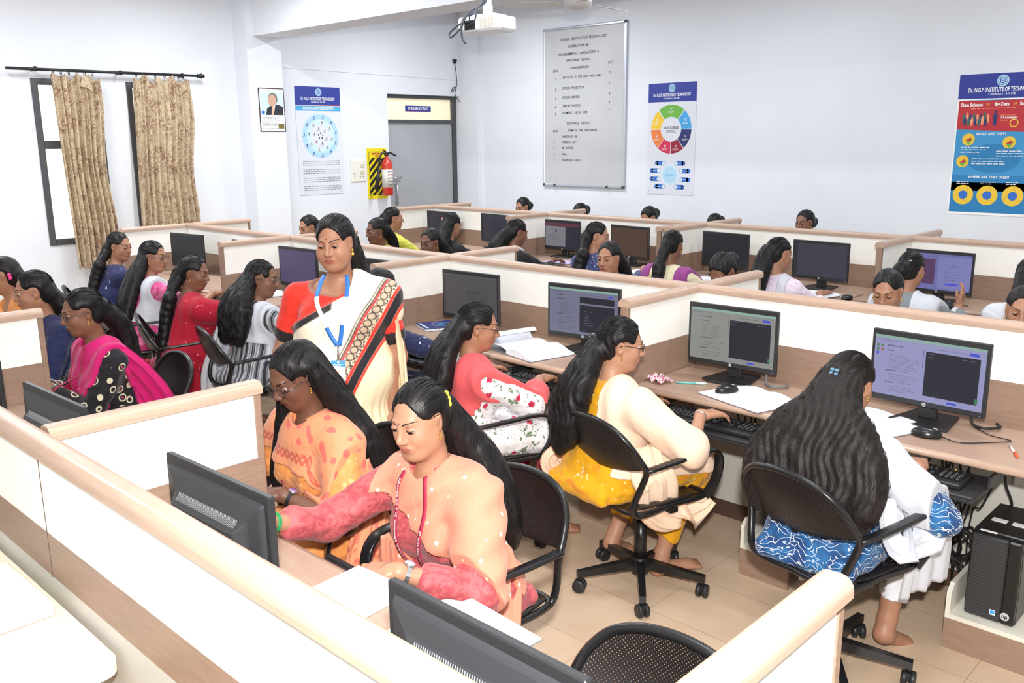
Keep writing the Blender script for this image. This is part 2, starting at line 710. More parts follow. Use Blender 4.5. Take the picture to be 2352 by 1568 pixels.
for k, yy in enumerate((.335, .255, .165, .085)):
    for sd in (-1, 1):
        off = (.125, .19, .19, .125)[k]
        cx = .30 + sd * off
        sh.rect(cx - .045, yy - .024, cx + .045, yy + .024, m_mblue, 1)
        sh.disc(cx - .045, yy, .024, m_mblue, 1, 14)
        sh.disc(cx + .045, yy, .024, m_mblue, 1, 14)
        sh.disc(cx - sd * .045, yy, .021, m_paler, 2, 14)
        sh.bars(cx - .03 + sd * .012, yy, cx + .03 + sd * .012, .004, 1, .01, m_white, 2, seed=k)
sh.disc(.30, .21, .105, m_paler, 1, 30)
sh.disc(.30, .21, .088, m_pale, 2, 30)
sh.text(.30, .21, 'BIG DATA', .03, m_lblue, 3, sx=.8)
sh.rect(.03, .03, .036, .036, m_black)
sh.rect(.565, .03, .571, .036, m_black)
sh.build('print', t)

# poster 3: data science vs big data (back wall, right)
t, sh = sheet_thing('wall_poster', at(MBK, -1.893, YB - .001, 1.19), .615, 1.155, m_white, 'tall red and blue infographic poster on the back wall at the right', 'poster')
sh.rect(0, .955, .615, 1.155, m_blue)
crest(sh, .335, 1.095, .046)
sh.text(.335, 1.025, 'Dr. N.G.P. INSTITUTE OF TECHNOLOGY', .048, m_white, 2, sx=.60, bold=.02)
sh.text(.335, .99, 'Coimbatore - 641 048', .030, m_white, 2, sx=.75)
sh.rect(.012, .02, .603, .945, m_cyan, 1)
sh.rect(.012, .20, .603, .33, m_cyan2, 2)
sh.rect(.012, .02, .603, .27, m_cyan2, 2)
sh.disc(.32, .47, .21, m_cyan2, 2, 30, ry=.12)
sh.poly([(.012, .71), (.603, .68), (.603, .94), (.012, .94)], m_red, 3)
sh.text(.115, .907, 'Data Science', .038, m_white, 4, sx=.85, bold=.03)
sh.text(.24, .907, 'VS', .034, m_yel, 4, sx=.85)
sh.text(.345, .907, 'Big Data', .038, m_white, 4, sx=.85, bold=.03)
sh.text(.445, .907, 'VS', .034, m_yel, 4, sx=.85)
sh.text(.54, .907, 'Data Analytics', .038, m_white, 4, sx=.55, bold=.03)
sh.bars(.11, .875, .45, .005, 1, .01, m_peach, 4, word=.03, ragged=0)
rd = random.Random(8)
for k in range(15):
    px = .06 + (k % 8) * .027 + (.013 if k > 7 else 0)
    py = .80 - (.028 if k > 7 else 0) + rd.uniform(-.008, .008)
    mm_ = (m_teal, m_peach, m_navy)[k % 3]
    sh.disc(px, py + .03, .008, mm_, 4 + (k > 7), 8)
    sh.poly([(px - .012, py + .02), (px + .012, py + .02), (px + .007, py - .035), (px - .007, py - .035)], mm_, 4 + (k > 7))
sh.disc(.305, .845, .011, m_navy, 5, 10)
sh.poly([(.288, .83), (.322, .83), (.317, .735), (.293, .735)], m_navy, 5)
sh.text(.345, .82, 'Each person', .022, m_peach, 4, 'LEFT')
sh.text(.345, .80, '1.7 megabytes', .026, m_white, 4, 'LEFT', sx=.85, bold=.03)
sh.text(.345, .78, 'created', .020, m_peach, 4, 'LEFT')
sh.disc(.45, .755, .034, m_yel, 4, 20)
sh.disc(.45, .755, .026, m_red, 5, 20)
sh.text(.285, .668, 'WHAT ARE THEY?', .03, m_white, 4, sx=.95, bold=.02)
for (px, py) in ((.115, .625), (.43, .60), (.085, .445)):
    sh.disc(px, py, .05, m_yel, 4, 24)
    sh.poly([(px - .02, py - .02), (px + .04, py + .01), (px + .005, py - .045)], m_grn, 5)
    sh.poly([(px - .028, py - .012), (px + .02, py + .02), (px + .022, py - .01)], m_red, 6)
sh.bars(.06, .56, .30, .006, 3, .02, m_white, 4, seed=4, word=.03)
sh.bars(.34, .53, .58, .006, 3, .02, m_white, 4, seed=5, word=.03)
sh.bars(.155, .465, .44, .006, 3, .02, m_white, 4, seed=6, word=.03)
sh.text(.30, .315, 'WHERE ARE THEY USED?', .03, m_white, 4, sx=.95, bold=.02)
for k, px in enumerate((.115, .305, .50)):
    sh.bars(px - .06, .275, px + .06, .005, 2, .015, m_white, 4, seed=k, word=.02)
    sh.ring(px, .165, .036, .082, 0, 360, m_yel, 4, 30)
    sh.disc(px, .165, .036, m_mblue, 5, 20)
    for a in (20, 140, 260):
        aa = R(a + k * 10)
        p0 = (px + .036 * math.cos(aa), .165 + .036 * math.sin(aa))
        p1 = (px + .082 * math.cos(aa + .9), .165 + .082 * math.sin(aa + .9))
        dx, dy = p1[1] - p0[1], -(p1[0] - p0[0])
        q = .02
        sh.poly([p0, p1, (p1[0] + dx * q, p1[1] + dy * q), (p0[0] + dx * q, p0[1] + dy * q)], m_navy, 5)
sh.build('print', t)

# the grey details board
m_board = noisy('grey_board_surface', (196, 197, 199), (190, 191, 193), 2, rough=.35)
m_alu = mat('aluminium', (205, 210, 220), .3, metal=.7)
t = empty('notice_board', (-6.57, YB, 1.30), 0, 'tall grey lettered board in an aluminium frame on the back wall', 'board')
W, H_ = 1.21, 1.80
b = MB()
b.M = MBK
b.box((W / 2, H_ / 2, .014), (W - .02, H_ - .02, .02))
b.build('board_panel', m_board, t)
b = MB()
b.M = MBK
for c, d in (((W / 2, .012, .02), (W, .03, .034)), ((W / 2, H_ - .012, .02), (W, .03, .034)), ((.012, H_ / 2, .02), (.026, H_, .034)), ((W - .012, H_ / 2, .02), (.03, H_, .034))):
    b.box(c, d, ch=.008)
b.build('frame', m_alu, t)
b = MB()
b.M = MBK
for c in ((.0, 0), (W, 0), (W, H_)):
    b.box((abs(c[0] - .014), abs(c[1] - .014), .022), (.036, .036, .042), ch=.01)
for x_ in (.19, .98):
    b.box((x_, .012, .03), (.02, .03, .05), ch=.004)
b.build('clip', m_dark, t)
sh = Sheet(MBK @ Matrix.Translation((0, 0, .0245)))
hd = dict(sx=.95, bold=.012)
sh.text(.60, 1.665, 'DR.NGP   INSTITUTE OF TECHNOLOGY', .040, m_black, 1, **hd)
sh.text(.53, 1.585, 'COIMBATORE- 48', .040, m_black, 1, **hd)
sh.text(.53, 1.503, 'PROGRAMMING   LABORATORY  II', .040, m_black, 1, **hd)
sh.text(.53, 1.43, 'HARDWARE   DETAILS', .038, m_black, 1, **hd)
sh.text(.19, 1.325, 'S.NO', .038, m_black, 1, **hd)
sh.text(.54, 1.345, 'CONFIGURATION', .038, m_black, 1, **hd)
sh.text(1.00, 1.375, 'QTY', .038, m_black, 1, **hd)
rows = [(1.235, '1', 'HP  INTEL  I3  1TB  HDD  4GB RAM', '72'), (1.115, '2', 'EPSON  PROJECTOR', '1'), (1.01, '3', 'EPSON PRINTER', '2'),
        (.915, '4', '24PORT SWITCH', '3'), (.835, '5', 'NUMERIC  10KVA   UPS', '1')]
for yy, a, b_, c in rows:
    sh.text(.19, yy, a, .038, m_black, 1, **hd)
    sh.text(.30, yy + .01, b_, .038, m_black, 1, 'LEFT', **hd)
    sh.text(.99, yy + .035, c, .038, m_black, 1, **hd)
sh.text(.54, .725, 'SOFTWARE   DETAILS', .038, m_black, 1, **hd)
sh.text(.19, .64, 'S.NO', .036, m_black, 1, **hd)
sh.text(.60, .645, 'NAME OF  THE  SOFTWARES', .036, m_black, 1, **hd)
for yy, a, b_ in ((.575, '1', 'WINDOWS  08'), (.51, '2', 'TURBO C - C++'), (.445, '3', 'MS  OFFICE'), (.375, '4', 'JAVA'), (.305, '5', 'ANDROID STUDIO')):
    sh.text(.17, yy, a, .036, m_black, 1, **hd)
    sh.text(.29, yy, b_, .036, m_black, 1, 'LEFT', **hd)
sh.build('lettering', t)

# framed portrait sheet on the column
t, sh = sheet_thing('framed_picture', at(ML, -7.748, 4.415, 1.95), .305, .445, m_black, 'small black-framed sheet with a suited man on the white column', 'picture')
sh.rect(.01, .01, .295, .435, m_white, 1)
sh.rect(.02, .17, .285, .41, m_paler, 2)
m_suit = mat('print_suit', (35, 38, 48), .5)
m_skinp = mat('print_face', (205, 165, 140), .5)
m_hairp = mat('print_grey_hair', (120, 115, 112), .5)
sh.poly([(.075, .17), (.285, .17), (.285, .25), (.235, .275), (.15, .275), (.09, .235)], m_suit, 3)
sh.poly([(.15, .275), (.19, .275), (.165, .17), (.14, .17)], m_white, 4)
sh.poly([(.155, .262), (.168, .262), (.163, .17), (.148, .17)], m_peach, 5)
sh.disc(.165, .335, .056, m_hairp, 4, 20, ry=.062)
sh.disc(.155, .318, .047, m_skinp, 5, 20, ry=.06)
sh.bars(.03, .145, .27, .004, 9, .014, m_grey, 2, seed=11, word=.02)
sh.bars(.05, .422, .20, .005, 1, .01, m_black, 2, seed=2)
sh.rect(.215, .03, .285, .08, mat('print_olive', (120, 105, 50), .5), 3)
sh.poly([(.025, .21), (.06, .21), (.06, .185), (.042, .172), (.025, .185)], m_mblue, 4)
sh.build('print', t)

# small switch board
t = empty('switch_board', (-8.0, 5.73, 1.38), 0, 'cream switch plate with sockets left of the fire extinguisher', 'switchboard')
m_cream = mat('cream_plastic', (232, 230, 220), .4)
b = MB()
b.M = ML
b.box((.10, .12, .008), (.21, .25, .016), ch=.004)
b.build('plate', m_cream, t)
b = MB()
b.M = ML
for j in range(2):
    b.box((.15, .18 - j * .075, .019), (.05, .04, .008), ch=.002)
b.build('switch', mat('aged_plastic', (205, 205, 175), .4), t)
b = MB()
b.M = ML
for (px, py) in ((.03, .06), (.045, .075), (.03, .09), (.12, .05), (.14, .06), (.16, .05)):
    b.box((px, py, .017), (.008, .008, .004))
b.build('socket_holes', m_black, t)

# hazard board and extinguisher
t = empty('hazard_backboard', (-8.0, 5.965, 1.16), 0, 'yellow backboard with black diagonal stripes behind the extinguisher', 'sign board')
Wb, Hb = .295, .60
b = MB()
b.M = ML
b.box((Wb / 2, Hb / 2, .004), (Wb, Hb, .008))
b.build('board_panel', mat('hazard_yellow', (235, 215, 30), .4), t)
sh = Sheet(ML @ Matrix.Translation((0, 0, .0085)))
def clip_stripe(y0, w):
    pts = []
    x0, x1, ylo, yhi = .03, .265, .05, .49
    out = []
    P = [(x0, y0), (x1, y0 + .235), (x1, y0 + .235 + w), (x0, y0 + w)]
    def clip(P, ins, inter):
        o = []
        for i in range(len(P)):
            a, b2 = P[i - 1], P[i]
            if ins(b2):
                if not ins(a):
                    o.append(inter(a, b2))
                o.append(b2)
            elif ins(a):
                o.append(inter(a, b2))
        return o
    f1 = lambda v: (lambda a, b2: (a[0] + (b2[0] - a[0]) * (v - a[1]) / (b2[1] - a[1]), v))
    P = clip(P, lambda p: p[1] >= ylo, f1(ylo))
    if len(P) > 2:
        P = clip(P, lambda p: p[1] <= yhi, f1(yhi))
    return P
for k in range(9):
    P = clip_stripe(-.2 + k * .085, .045)
    if len(P) > 2:
        sh.poly(P, m_black, 1)
for r_ in ((.025, .045, .03, .56), (.265, .045, .27, .56), (.025, .555, .27, .56), (.025, .045, .27, .05)):
    sh.rect(*r_, m_black, 2)
sh.text(.15, .535, 'EMERGENCY', .032, m_red, 2, sx=.9, bold=.03)
sh.text(.15, .505, 'FIRE', .032, m_red, 2, sx=.9, bold=.03)
sh.build('print', t)
t = empty('fire_extinguisher', (-7.87, 6.165, 1.20), 0, 'red fire extinguisher with black horn hanging on the hazard board', 'fire extinguisher')
m_ext = mat('extinguisher_red', (200, 50, 35), .3, coat=.4)
m_rub = mat('black_rubber', (28, 28, 30), .5)
MB().lathe([(.001, 0), (.055, 0), (.066, .012), (.066, .36), (.058, .40), (.03, .435), (.022, .45), (.022, .47)], n=24).build('cylinder', m_ext, t)
b = MB()
b.box((0, 0, .49), (.035, .05, .045), ch=.006)
b.tube([(0, 0, .50), (.0, .06, .505), (0, .14, .47)], .012, n=8)
b.tube([(0, -.01, .52), (0, -.06, .54)], .008, n=8)
b.build('valve', m_rub, t)
b = MB()
b.tube(spline([(0, -.02, .49), (.0, -.07, .50), (0, -.11, .42), (0, -.13, .32)]), .011, n=8)
b.tube([(0, -.13, .34), (0, -.14, .22), (0, -.175, .08)], [.014, .02, .03], n=12)
b.build('hose', m_rub, t)
MB().lathe([(.0675, .10), (.0675, .31)], n=24).build('label_band', mat('ext_label', (225, 220, 215), .5), t)
sh = Sheet(ML @ Matrix.Translation((0, 0, .0685)))
for k in range(5):
    sh.bars(-.045, .29 - k * .04, .045, .012, 1, .03, m_red if k == 1 else m_grey, 1, seed=k, word=.02, ragged=.1)
sh.build('print', t)
MB().box((-.10, 0, .43), (.07, .05, .02)).build('wall_bracket', m_rub, t)

# loose plug and cord by the corner
t = empty('loose_cord', (-7.99, 7.40, 2.45), 0, 'thin black loose cord with a plug hanging beside the corner', 'cord')
b = MB()
b.tube(spline([(0, .02, .36), (.01, .035, .22), (.01, .04, .08), (.01, -.03, .05), (.012, -.05, .0), (.012, .03, .06), (.012, .0, -.02), (.012, .05, -.09), (.012, .10, -.12)], 6), .0045, n=6)
b.build('cord', m_rub, t)
MB().lathe([(.012, 0), (.03, .03), (.03, .055), (.001, .056)], (0, .02, .35), n=10).build('plug', m_rub, t)

# curtain rod and the two curtains
t = empty('curtain_rod', (-7.90, 2.08, 2.485), 0, 'long black curtain rod with a turned finial above the windows', 'curtain rod')
b = MB()
b.tube([(0, 0, 0), (0, 1.76, .008)], .013, n=10)
b.build('rod', m_rub, t)
MB().lathe([(.013, 0), (.022, .004), (.014, .012), (.024, .03), (.026, .045), (.016, .06), (.02, .068), (.008, .08), (.001, .086)], (0, 1.755, .008), n=14, M=rotm(rx=-PI / 2)).build('finial', m_rub, t)
for yy in (.24, .99, 1.60):
    MB().box((-.05, yy, -.002), (.10, .012, .02)).tube([(0, yy - .01, .004), (0, yy + .01, .004)], .022, n=12).build('bracket', m_rub, t)


def curtain_mat(name, glow):
    m, nt, b = new_mat(name)
    L = nt.links
    tc = N(nt, 'ShaderNodeTexCoord')
    mp = N(nt, 'ShaderNodeMapping')
    mp.inputs['Scale'].default_value = (1, 1, .8)
    L.new(tc.outputs['Object'], mp.inputs[0])
    n1 = N(nt, 'ShaderNodeTexNoise')
    n1.inputs['Scale'].default_value = 7
    n1.inputs['Detail'].default_value = 3
    n1.inputs['Distortion'].default_value = 1.2
    n2 = N(nt, 'ShaderNodeTexNoise')
    n2.inputs['Scale'].default_value = 24
    n2.inputs['Detail'].default_value = 5
    n2.inputs['Distortion'].default_value = 2.5
    L.new(mp.outputs[0], n1.inputs['Vector'])
    L.new(mp.outputs[0], n2.inputs['Vector'])
    r1 = N(nt, 'ShaderNodeValToRGB')
    e = r1.color_ramp.elements
    e[0].position, e[0].color = .40, rgb(206, 188, 158)
    e[1].position, e[1].color = .60, rgb(164, 130, 108)
    L.new(n1.outputs[0], r1.inputs[0])
    r2 = N(nt, 'ShaderNodeValToRGB')
    e = r2.color_ramp.elements
    e[0].position, e[0].color = .44, (0, 0, 0, 1)
    e[1].position, e[1].color = .56, (1, 1, 1, 1)
    L.new(n2.outputs[0], r2.inputs[0])
    mx = N(nt, 'ShaderNodeMix', data_type='RGBA')
    mx.inputs[7].default_value = rgb(224, 208, 180)
    L.new(r2.outputs[0], mx.inputs[0])
    L.new(r1.outputs[0], mx.inputs[6])
    L.new(mx.outputs[2], b.inputs['Base Color'])
    tl = N(nt, 'ShaderNodeBsdfTranslucent')
    L.new(mx.outputs[2], tl.inputs[0])
    ms = N(nt, 'ShaderNodeMixShader')
    ms.inputs[0].default_value = .3
    L.new(b.outputs[0], ms.inputs[1])
    L.new(tl.outputs[0], ms.inputs[2])
    L.new(ms.outputs[0], nt.nodes['Material Output'].inputs[0])
    b.inputs['Roughness'].default_value = .85
    b.inputs['Specular IOR Level'].default_value = .15
    return m


def curtain(label, x, ytop, ybot, ztop, zbot, n=9, seed=1, fold=None):
    """ytop/ybot: (left,right) of the cloth at rod and at the hem"""
    rd = random.Random(seed)
    t = empty('curtain', (x, ytop[0], 0), 0, label, 'curtain')
    nu, nv = 120, 60
    ph = [rd.uniform(0, 6) for _ in range(4)]
    vs, fs = [], []
    for j in range(nv + 1):
        v = j / nv
        for i in range(nu + 1):
            u = i / nu
            y0 = ytop[0] + (ybot[0] - ytop[0]) * v
            y1 = ytop[1] + (ybot[1] - ytop[1]) * v + .02 * math.sin(v * 9 + ph[3])
            zt = ztop - (.055 * abs(math.sin(u * PI * 4 + ph[0])) ** 1.5) * 1.0
            z = zt + (zbot - zt) * v + .012 * math.sin(u * 12)
            a = .016 + .022 * v
            d = a * math.sin(2 * PI * n * u + .6 * math.sin(u * 9 + ph[1]) + .5 * v) + .35 * a * math.sin(2 * PI * n * 1.7 * u + ph[2] + v * 2)
            y = y0 + (y1 - y0) * (u + .012 * math.sin(2 * PI * n * u + 1))
            vs.append((d + .01, y - ytop[0], z))
    for j in range(nv):
        for i in range(nu):
            a = j * (nu + 1) + i
            fs.append((a, a + 1, a + nu + 2, a + nu + 1))
    b = MB()
    b.add(vs, fs, 0, True)
    o = b.build('cloth', curtain_mat('brocade_curtain', 0), t)
    md = o.modifiers.new('thick', 'SOLIDIFY')
    md.thickness = .004
    b = MB()
    for k in range(6):
        u = (k + .5) / 6
        yy = (ytop[1] - ytop[0]) * u
        b.tube([(-.02 + .018 * math.cos(a_), yy, ztop - .0 + .018 * math.sin(a_)) for a_ in [i_ * PI / 6 for i_ in range(12)]], .003, n=6, closed=True)
    b.build('ring', m_rub, t)
    return t


c1 = curtain('left floral brown curtain, long, its top corner folded over, over the first window', -7.88, (2.43, 2.84), (2.48, 2.86), 2.465, .70, 8, 2)
b = MB()
vs = [(.035, 2.66 - 2.43, 2.35), (.05, 2.78 - 2.43, 2.30), (.04, 2.74 - 2.43, 2.44), (.03, 2.71 - 2.43, 2.46), (.045, 2.72 - 2.43, 2.34)]
b.add(vs, [(0, 4, 3), (4, 1, 2), (4, 2, 3)], 0, False)
o = b.build('folded_corner', curtain_mat('brocade_curtain', 0), c1)
o.modifiers.new('thick', 'SOLIDIFY').thickness = .004
curtain('right floral brown curtain, shorter, hiding most of the second window', -7.88, (3.17, 3.73), (3.11, 3.68), 2.475, .98, 9, 5)

# projector on its ceiling pole, and the fan
m_pw = mat('projector_white', (238, 240, 244), .35)
t = empty('ceiling_projector', (-3.70, 3.76, 2.60), R(8), 'white projector with dangling black cables hanging from a ceiling pole', 'projector')
b = MB()
b.prism([(-.17, -.12), (.11, -.12), (.17, -.09), (.17, .09), (.14, .12), (-.17, .12)], -.05, .045)
o = b.build('body', m_pw, t)
o.modifiers.new('bev', 'BEVEL').width = .014
b = MB()
for i in range(5):
    for j in range(2):
        b.box((.03 + i * .023, -.1215, .018 - j * .032), (.017, .004, .026))
b.build('vent', mat('vent_beige', (185, 178, 165), .6), t)
b = MB()
b.lathe([(.04, 0), (.04, .02), (.03, .022)], (-.17, .02, 0), n=18, M=rotm(ry=-PI / 2))
b.build('lens', mat('lens_glass', (60, 62, 75), .1), t)
b = MB()
b.box((-.06, -.122, -.01), (.09, .004, .06))
b.build('port_panel', m_rub, t)
b = MB()
b.box((0, 0, .055), (.20, .14, .012))
b.box((0, 0, .09), (.05, .05, .07), ch=.005)
b.tube([(0, 0, .10), (0, 0, .81)], .026, n=14)
b.box((0, 0, .80), (.14, .14, .02))
b.build('ceiling_mount', m_pw, t)
b = MB()
b.tube(spline([(.03, -.03, .6), (.035, -.04, .25), (.02, -.06, .13), (-.05, -.12, .08), (-.09, -.16, 0), (-.10, -.16, -.08), (-.07, -.16, -.13)], 6), .007, n=6)
b.tube(spline([(.02, -.04, .5), (.03, -.05, .2), (-.02, -.10, .09), (-.09, -.15, .03), (-.12, -.15, -.03), (-.2, -.15, -.08), (-.22, -.14, -.05), (-.13, -.14, .0), (-.06, -.135, .01)], 6), .006, n=6)
b.tube(spline([(-.05, -.13, .0), (-.03, -.16, .04), (.02, -.16, .05), (.0, -.15, .01), (-.07, -.13, -.02)], 6), .005, n=6)
b.build('cable', mat('cable_slate', (58, 62, 74), .5), t)

t = empty('ceiling_fan', (-4.0, 5.06, 2.84), 0, 'off-white ceiling fan at the top edge, three thin blades', 'ceiling fan')
m_fan = mat('fan_enamel', (205, 203, 200), .35)
MB().lathe([(.001, 0), (.06, .004), (.11, .03), (.115, .06), (.10, .09), (.03, .11), (.001, .115)], n=28).build('motor', m_fan, t)
MB().tube([(0, 0, .1), (0, 0, .58)], .012, n=10).lathe([(.05, 0), (.06, .06), (.02, .07)], (0, 0, .50)).build('rod', m_fan, t)
for k in range(3):
    a = R(-28 + 120 * k)
    b = MB()
    b.box((.36, 0, .055), (.50, .12, .004), M=rotm(rx=.15))
    b.box((.13, 0, .055), (.10, .03, .006))
    b.M = None
    Mz = rotm(rz=a)
    b.v = [tuple(Mz @ Vector(p)) for p in b.v]
    b.build('blade', m_fan, t)
# ---------------------------------------------------------------- partitions, dividers, desks
def laminate(name, a, b_, rough=.45):
    m = noisy(name, a, b_, 6, (1.5, 1.5, 26), rough, detail=5)
    return m


m_lam = laminate('brown_woodgrain_laminate', (154, 128, 111), (143, 118, 101))
m_lamtop = laminate('beech_edge_laminate', (188, 160, 141), (179, 151, 133), .35)
m_wlam = noisy('ivory_laminate', (250, 249, 244), (247, 245, 238), 8, rough=.4)
m_desk = noisy('beech_worktop_laminate', (178, 150, 132), (170, 142, 124), 9, (1, 14, 1), rough=.35, detail=5)
m_glam = mat('pale_grey_laminate', (196, 194, 186), .5)
m_skirt = mat('dark_brown_skirting', (82, 62, 52), .5)
HT = 1.15


def rail_profile(w, h, n=5):
    """rounded cap, (across, z) from bottom"""
    pts = [(-w / 2, 0), (w / 2, 0)]
    r = h * .62
    for k in range(n + 1):
        a = PI / 2 * k / n
        pts.append((w / 2 - r + r * math.cos(a), h - r + r * math.sin(a)))
    for k in range(n + 1):
        a = PI / 2 + PI / 2 * k / n
        pts.append((-w / 2 + r + r * math.cos(a), h - r + r * math.sin(a)))
    return pts


def rail(b, p0, p1, w=.068, h=.036, z=HT - .036):
    P0, P1 = Vector(p0), Vector(p1)
    d = (P1 - P0).normalized()
    n = Vector((-d.y, d.x, 0))
    pr_ = rail_profile(w, h)
    m = len(pr_)
    vs = []
    for P in (P0, P1):
        for (a, zz) in pr_:
            q = P + n * a
            vs.append((q.x, q.y, z + zz))
    fs = [tuple(range(m)), tuple(range(2 * m - 1, m - 1, -1))]
    for i in range(m):
        fs.append((i, m + i, m + (i + 1) % m, (i + 1) % m))
    b.add([tuple(v) for v in vs], fs, 0, False)


def row_partition(x0, x1, y, label, seams=(), zb=.74):
    t = empty('partition', (x0, y, 0), 0, label, 'partition')
    xc, w = (x1 - x0) / 2, x1 - x0
    b = MB()
    b.box((xc, 0, 1.015), (w, .040, .205))
    b.build('upper_panel', m_wlam, t)
    b = MB()
    b.box((xc, 0, (zb + .9125) / 2), (w, .041, .9125 - zb))
    b.build('wood_band', m_lam, t)
    b = MB()
    b.box((xc, 0, (zb + .081) / 2), (w, .040, zb - .081))
    b.build('lower_panel', m_glam, t)
    b = MB()
    b.box((xc, 0, .04), (w, .052, .08))
    b.build('skirting', m_skirt, t)
    b = MB()
    rail(b, (0, 0, 0), (w, 0, 0))
    b.build('top_rail', m_lamtop, t)
    if seams:
        b = MB()
        for sx in seams:
            b.box((sx - x0, 0, .955), (.002, .0425, .325))
        b.build('seam', m_skirt, t)
    return t


def divider(x, y0, y1, label, group=None):
    """short wing panel from the long partition"""
    t = empty('divider_panel', (x, y0, 0), 0, label, 'divider', 'short divider panels between the bays')
    s = 1 if y1 > y0 else -1
    L = abs(y1 - y0)
    a = s * .021
    c = (a + s * (L - .02)) / 2
    l = L - .041
    MB().box((0, c, 1.015), (.034, l, .205)).build('upper_panel', m_wlam, t)
    MB().box((0, c, .457), (.035, l, .913)).build('lower_panel', m_lam, t)
    b = MB()
    b.box((0, s * (L - .012), .557), (.040, .026, 1.115), ch=.004)
    b.build('end_trim', m_lam, t)
    b = MB()
    rail(b, (0, s * .036, 0), (0, s * L, 0), w=.064)
    b.build('top_rail', m_lamtop, t)
    return t


YA, YBr, YCr = 0.0, 3.06, 5.925
row_partition(-5.3, 1.6, YA, 'long nearest partition running across the bottom left corner', (-1.466,), .795)
row_partition(-6.83, 1.6, YBr, 'long middle partition with the row of lit computers in front')
row_partition(-6.78, 1.6, YCr, 'long rear partition nearest the wall with the posters')
XA = [-3.34, -1.567, .226]
XB_ = [-6.80, -5.15, -3.37, -1.565]
XC_ = [-6.78, -5.08, -3.30, -1.595]
divider(XA[0], YA, .635, 'divider ending at the left edge, beside the woman in a magenta scarf')
divider(XA[1], YA, .635, 'ivory divider beside the woman in orange, its beech top overexposed')
divider(XA[2], YA, .635, 'divider with a bright cream top in the bottom right, below the woman in blue')
BN = ['leftmost front divider of the middle row, behind the navy-dressed woman', 'front divider with brown end post left of the curly-haired woman in stripes',
      'front divider of the middle row mostly hidden behind the standing woman', 'front divider between the yellow-dressed woman and the coral-dressed woman']
BF = ['far-left rear divider of the middle row, near the curtains', 'rear divider of the middle row just behind the standing woman\'s head',
      'rear divider of the middle row left of the black-haired woman with a centre parting', 'rear divider of the middle row in front of the woman with a pink-white tunic']
for i, x in enumerate(XB_):
    divider(x, YBr, YBr - .60, BN[i])
    divider(x, YBr, YBr + .60, BF[i])
CN = ['leftmost front divider of the rear row, by the woman in yellow-green', 'front divider of the rear row behind two black-dressed women',
      'front divider with a brown post left of the cream and purple dress', 'front divider with a tall brown post left of the grey-collared woman']
CF = ['leftmost rear divider of the rear row, below the door', 'rear divider of the rear row below the grey board',
      'rear divider of the rear row right of the wheel poster', 'rear divider of the rear row at the right, below the plain wall']
for i, x in enumerate(XC_):
    divider(x, YCr, YCr - .56, CN[i])
    divider(x, YCr, YCr + .56, CF[i])
divider(-3.385, YCr, YCr - .56, 'left post of the pair of touching front dividers in the rear row')


def desk(x0, x1, y, s, trays, label):
    """worktop between two dividers; s=-1 near side (in front of the row), +1 far side"""
    t = empty('desk', (x0, y, 0), 0, label, 'desk', 'wood-grain worktops between the dividers')
    w = x1 - x0
    b = MB()
    yf = s * .56
    pts = []
    # slightly bowed front edge: straight with rounded lip
    b.box((w / 2, s * (.022 + .535) / 2, .7375), (w - .046, .511, .025))
    b.build('worktop', m_desk, t)
    b = MB()
    b.tube([(.024, s * .538, .7365), (w - .024, s * .538, .7365)], .0145, n=12)
    b.build('front_lip', m_lamtop, t)
    b = MB()
    for k in (0.5,):
        b.box((w * k, s * .30, .69), (.03, .48, .07))
    b.build('support', m_lam, t)
    for tx in trays:
        q = MB()
        q.box((tx - x0, s * .545, .645), (.56, .27, .018), ch=.006)
        q.box((tx - x0, s * .672, .656), (.56, .018, .012), ch=.004)
        tr = q.build('keyboard_tray', mat('tray_black', (42, 43, 46), .45), t)
        for sd in (-1, 1):
            q = MB()
            q.box((tx - x0 + sd * .285, s * .40, .672), (.012, .26, .045), ch=.003)
            q.build('rail', mat('tray_black', (42, 43, 46), .45), tr)
    return t


desk(-3.34, -1.567, YA, 1, (-2.9, -2.0), 'worktop behind the nearest partition, left of the woman in orange')
desk(-1.567, .226, YA, 1, (-1.02, -.2), 'worktop in front of the woman in dusty pink')
desk(-5.15, -3.34, YA, 1, (-4.6, -3.72), 'worktop at the left edge in front of the woman in a magenta scarf')
desk(XB_[0], XB_[1], YBr, -1, (-6.3, -5.45), 'worktop of the leftmost bay, below the dark monitor near the curtains')
desk(XB_[1], XB_[2], YBr, -1, (-4.65, -3.85), 'worktop of the bay with the purple screen left of the standing woman')
desk(XB_[2], XB_[3], YBr, -1, (-2.85, -2.05), 'worktop holding the blue notebook and large open books')
desk(XB_[3], .226, YBr, -1, (-1.16, -.33), 'worktop at the right holding the two computer mice and an orange pen')
desk(XC_[0], XC_[1], YCr, -1, (-6.3, -5.5), 'worktop of the rear row below the door')
desk(XC_[1], -3.385, YCr, -1, (-4.6, -3.85), 'worktop of the rear row holding the lilac papers')
desk(XC_[2], XC_[3], YCr, -1, (-2.9, -2.1), 'worktop of the rear row holding a single mouse and a white book')
desk(XC_[3], .226, YCr, -1, (-1.2, -.4), 'worktop of the rear row at the right under the lilac-lit screen')

# ---------------------------------------------------------------- monitors
m_bez = mat('monitor_black_plastic', (38, 39, 42), .42)
m_back = mat('monitor_back_plastic', (52, 54, 58), .38)
m_slit = mat('vent_slit', (120, 122, 126), .4)


def glow(name, c, e=1.0):
    if name in _mats:
        return _mats[name]
    m, nt, b = new_mat(name)
    b.inputs['Base Color'].default_value = (.012, .012, .014, 1)
    b.inputs['Roughness'].default_value = .38
    b.inputs['Specular IOR Level'].default_value = .22
    b.inputs['Emission Color'].default_value = rgb(*c)
    b.inputs['Emission Strength'].default_value = e * .62
    _mats[name] = m
    return m


SW, SH = .418, .240


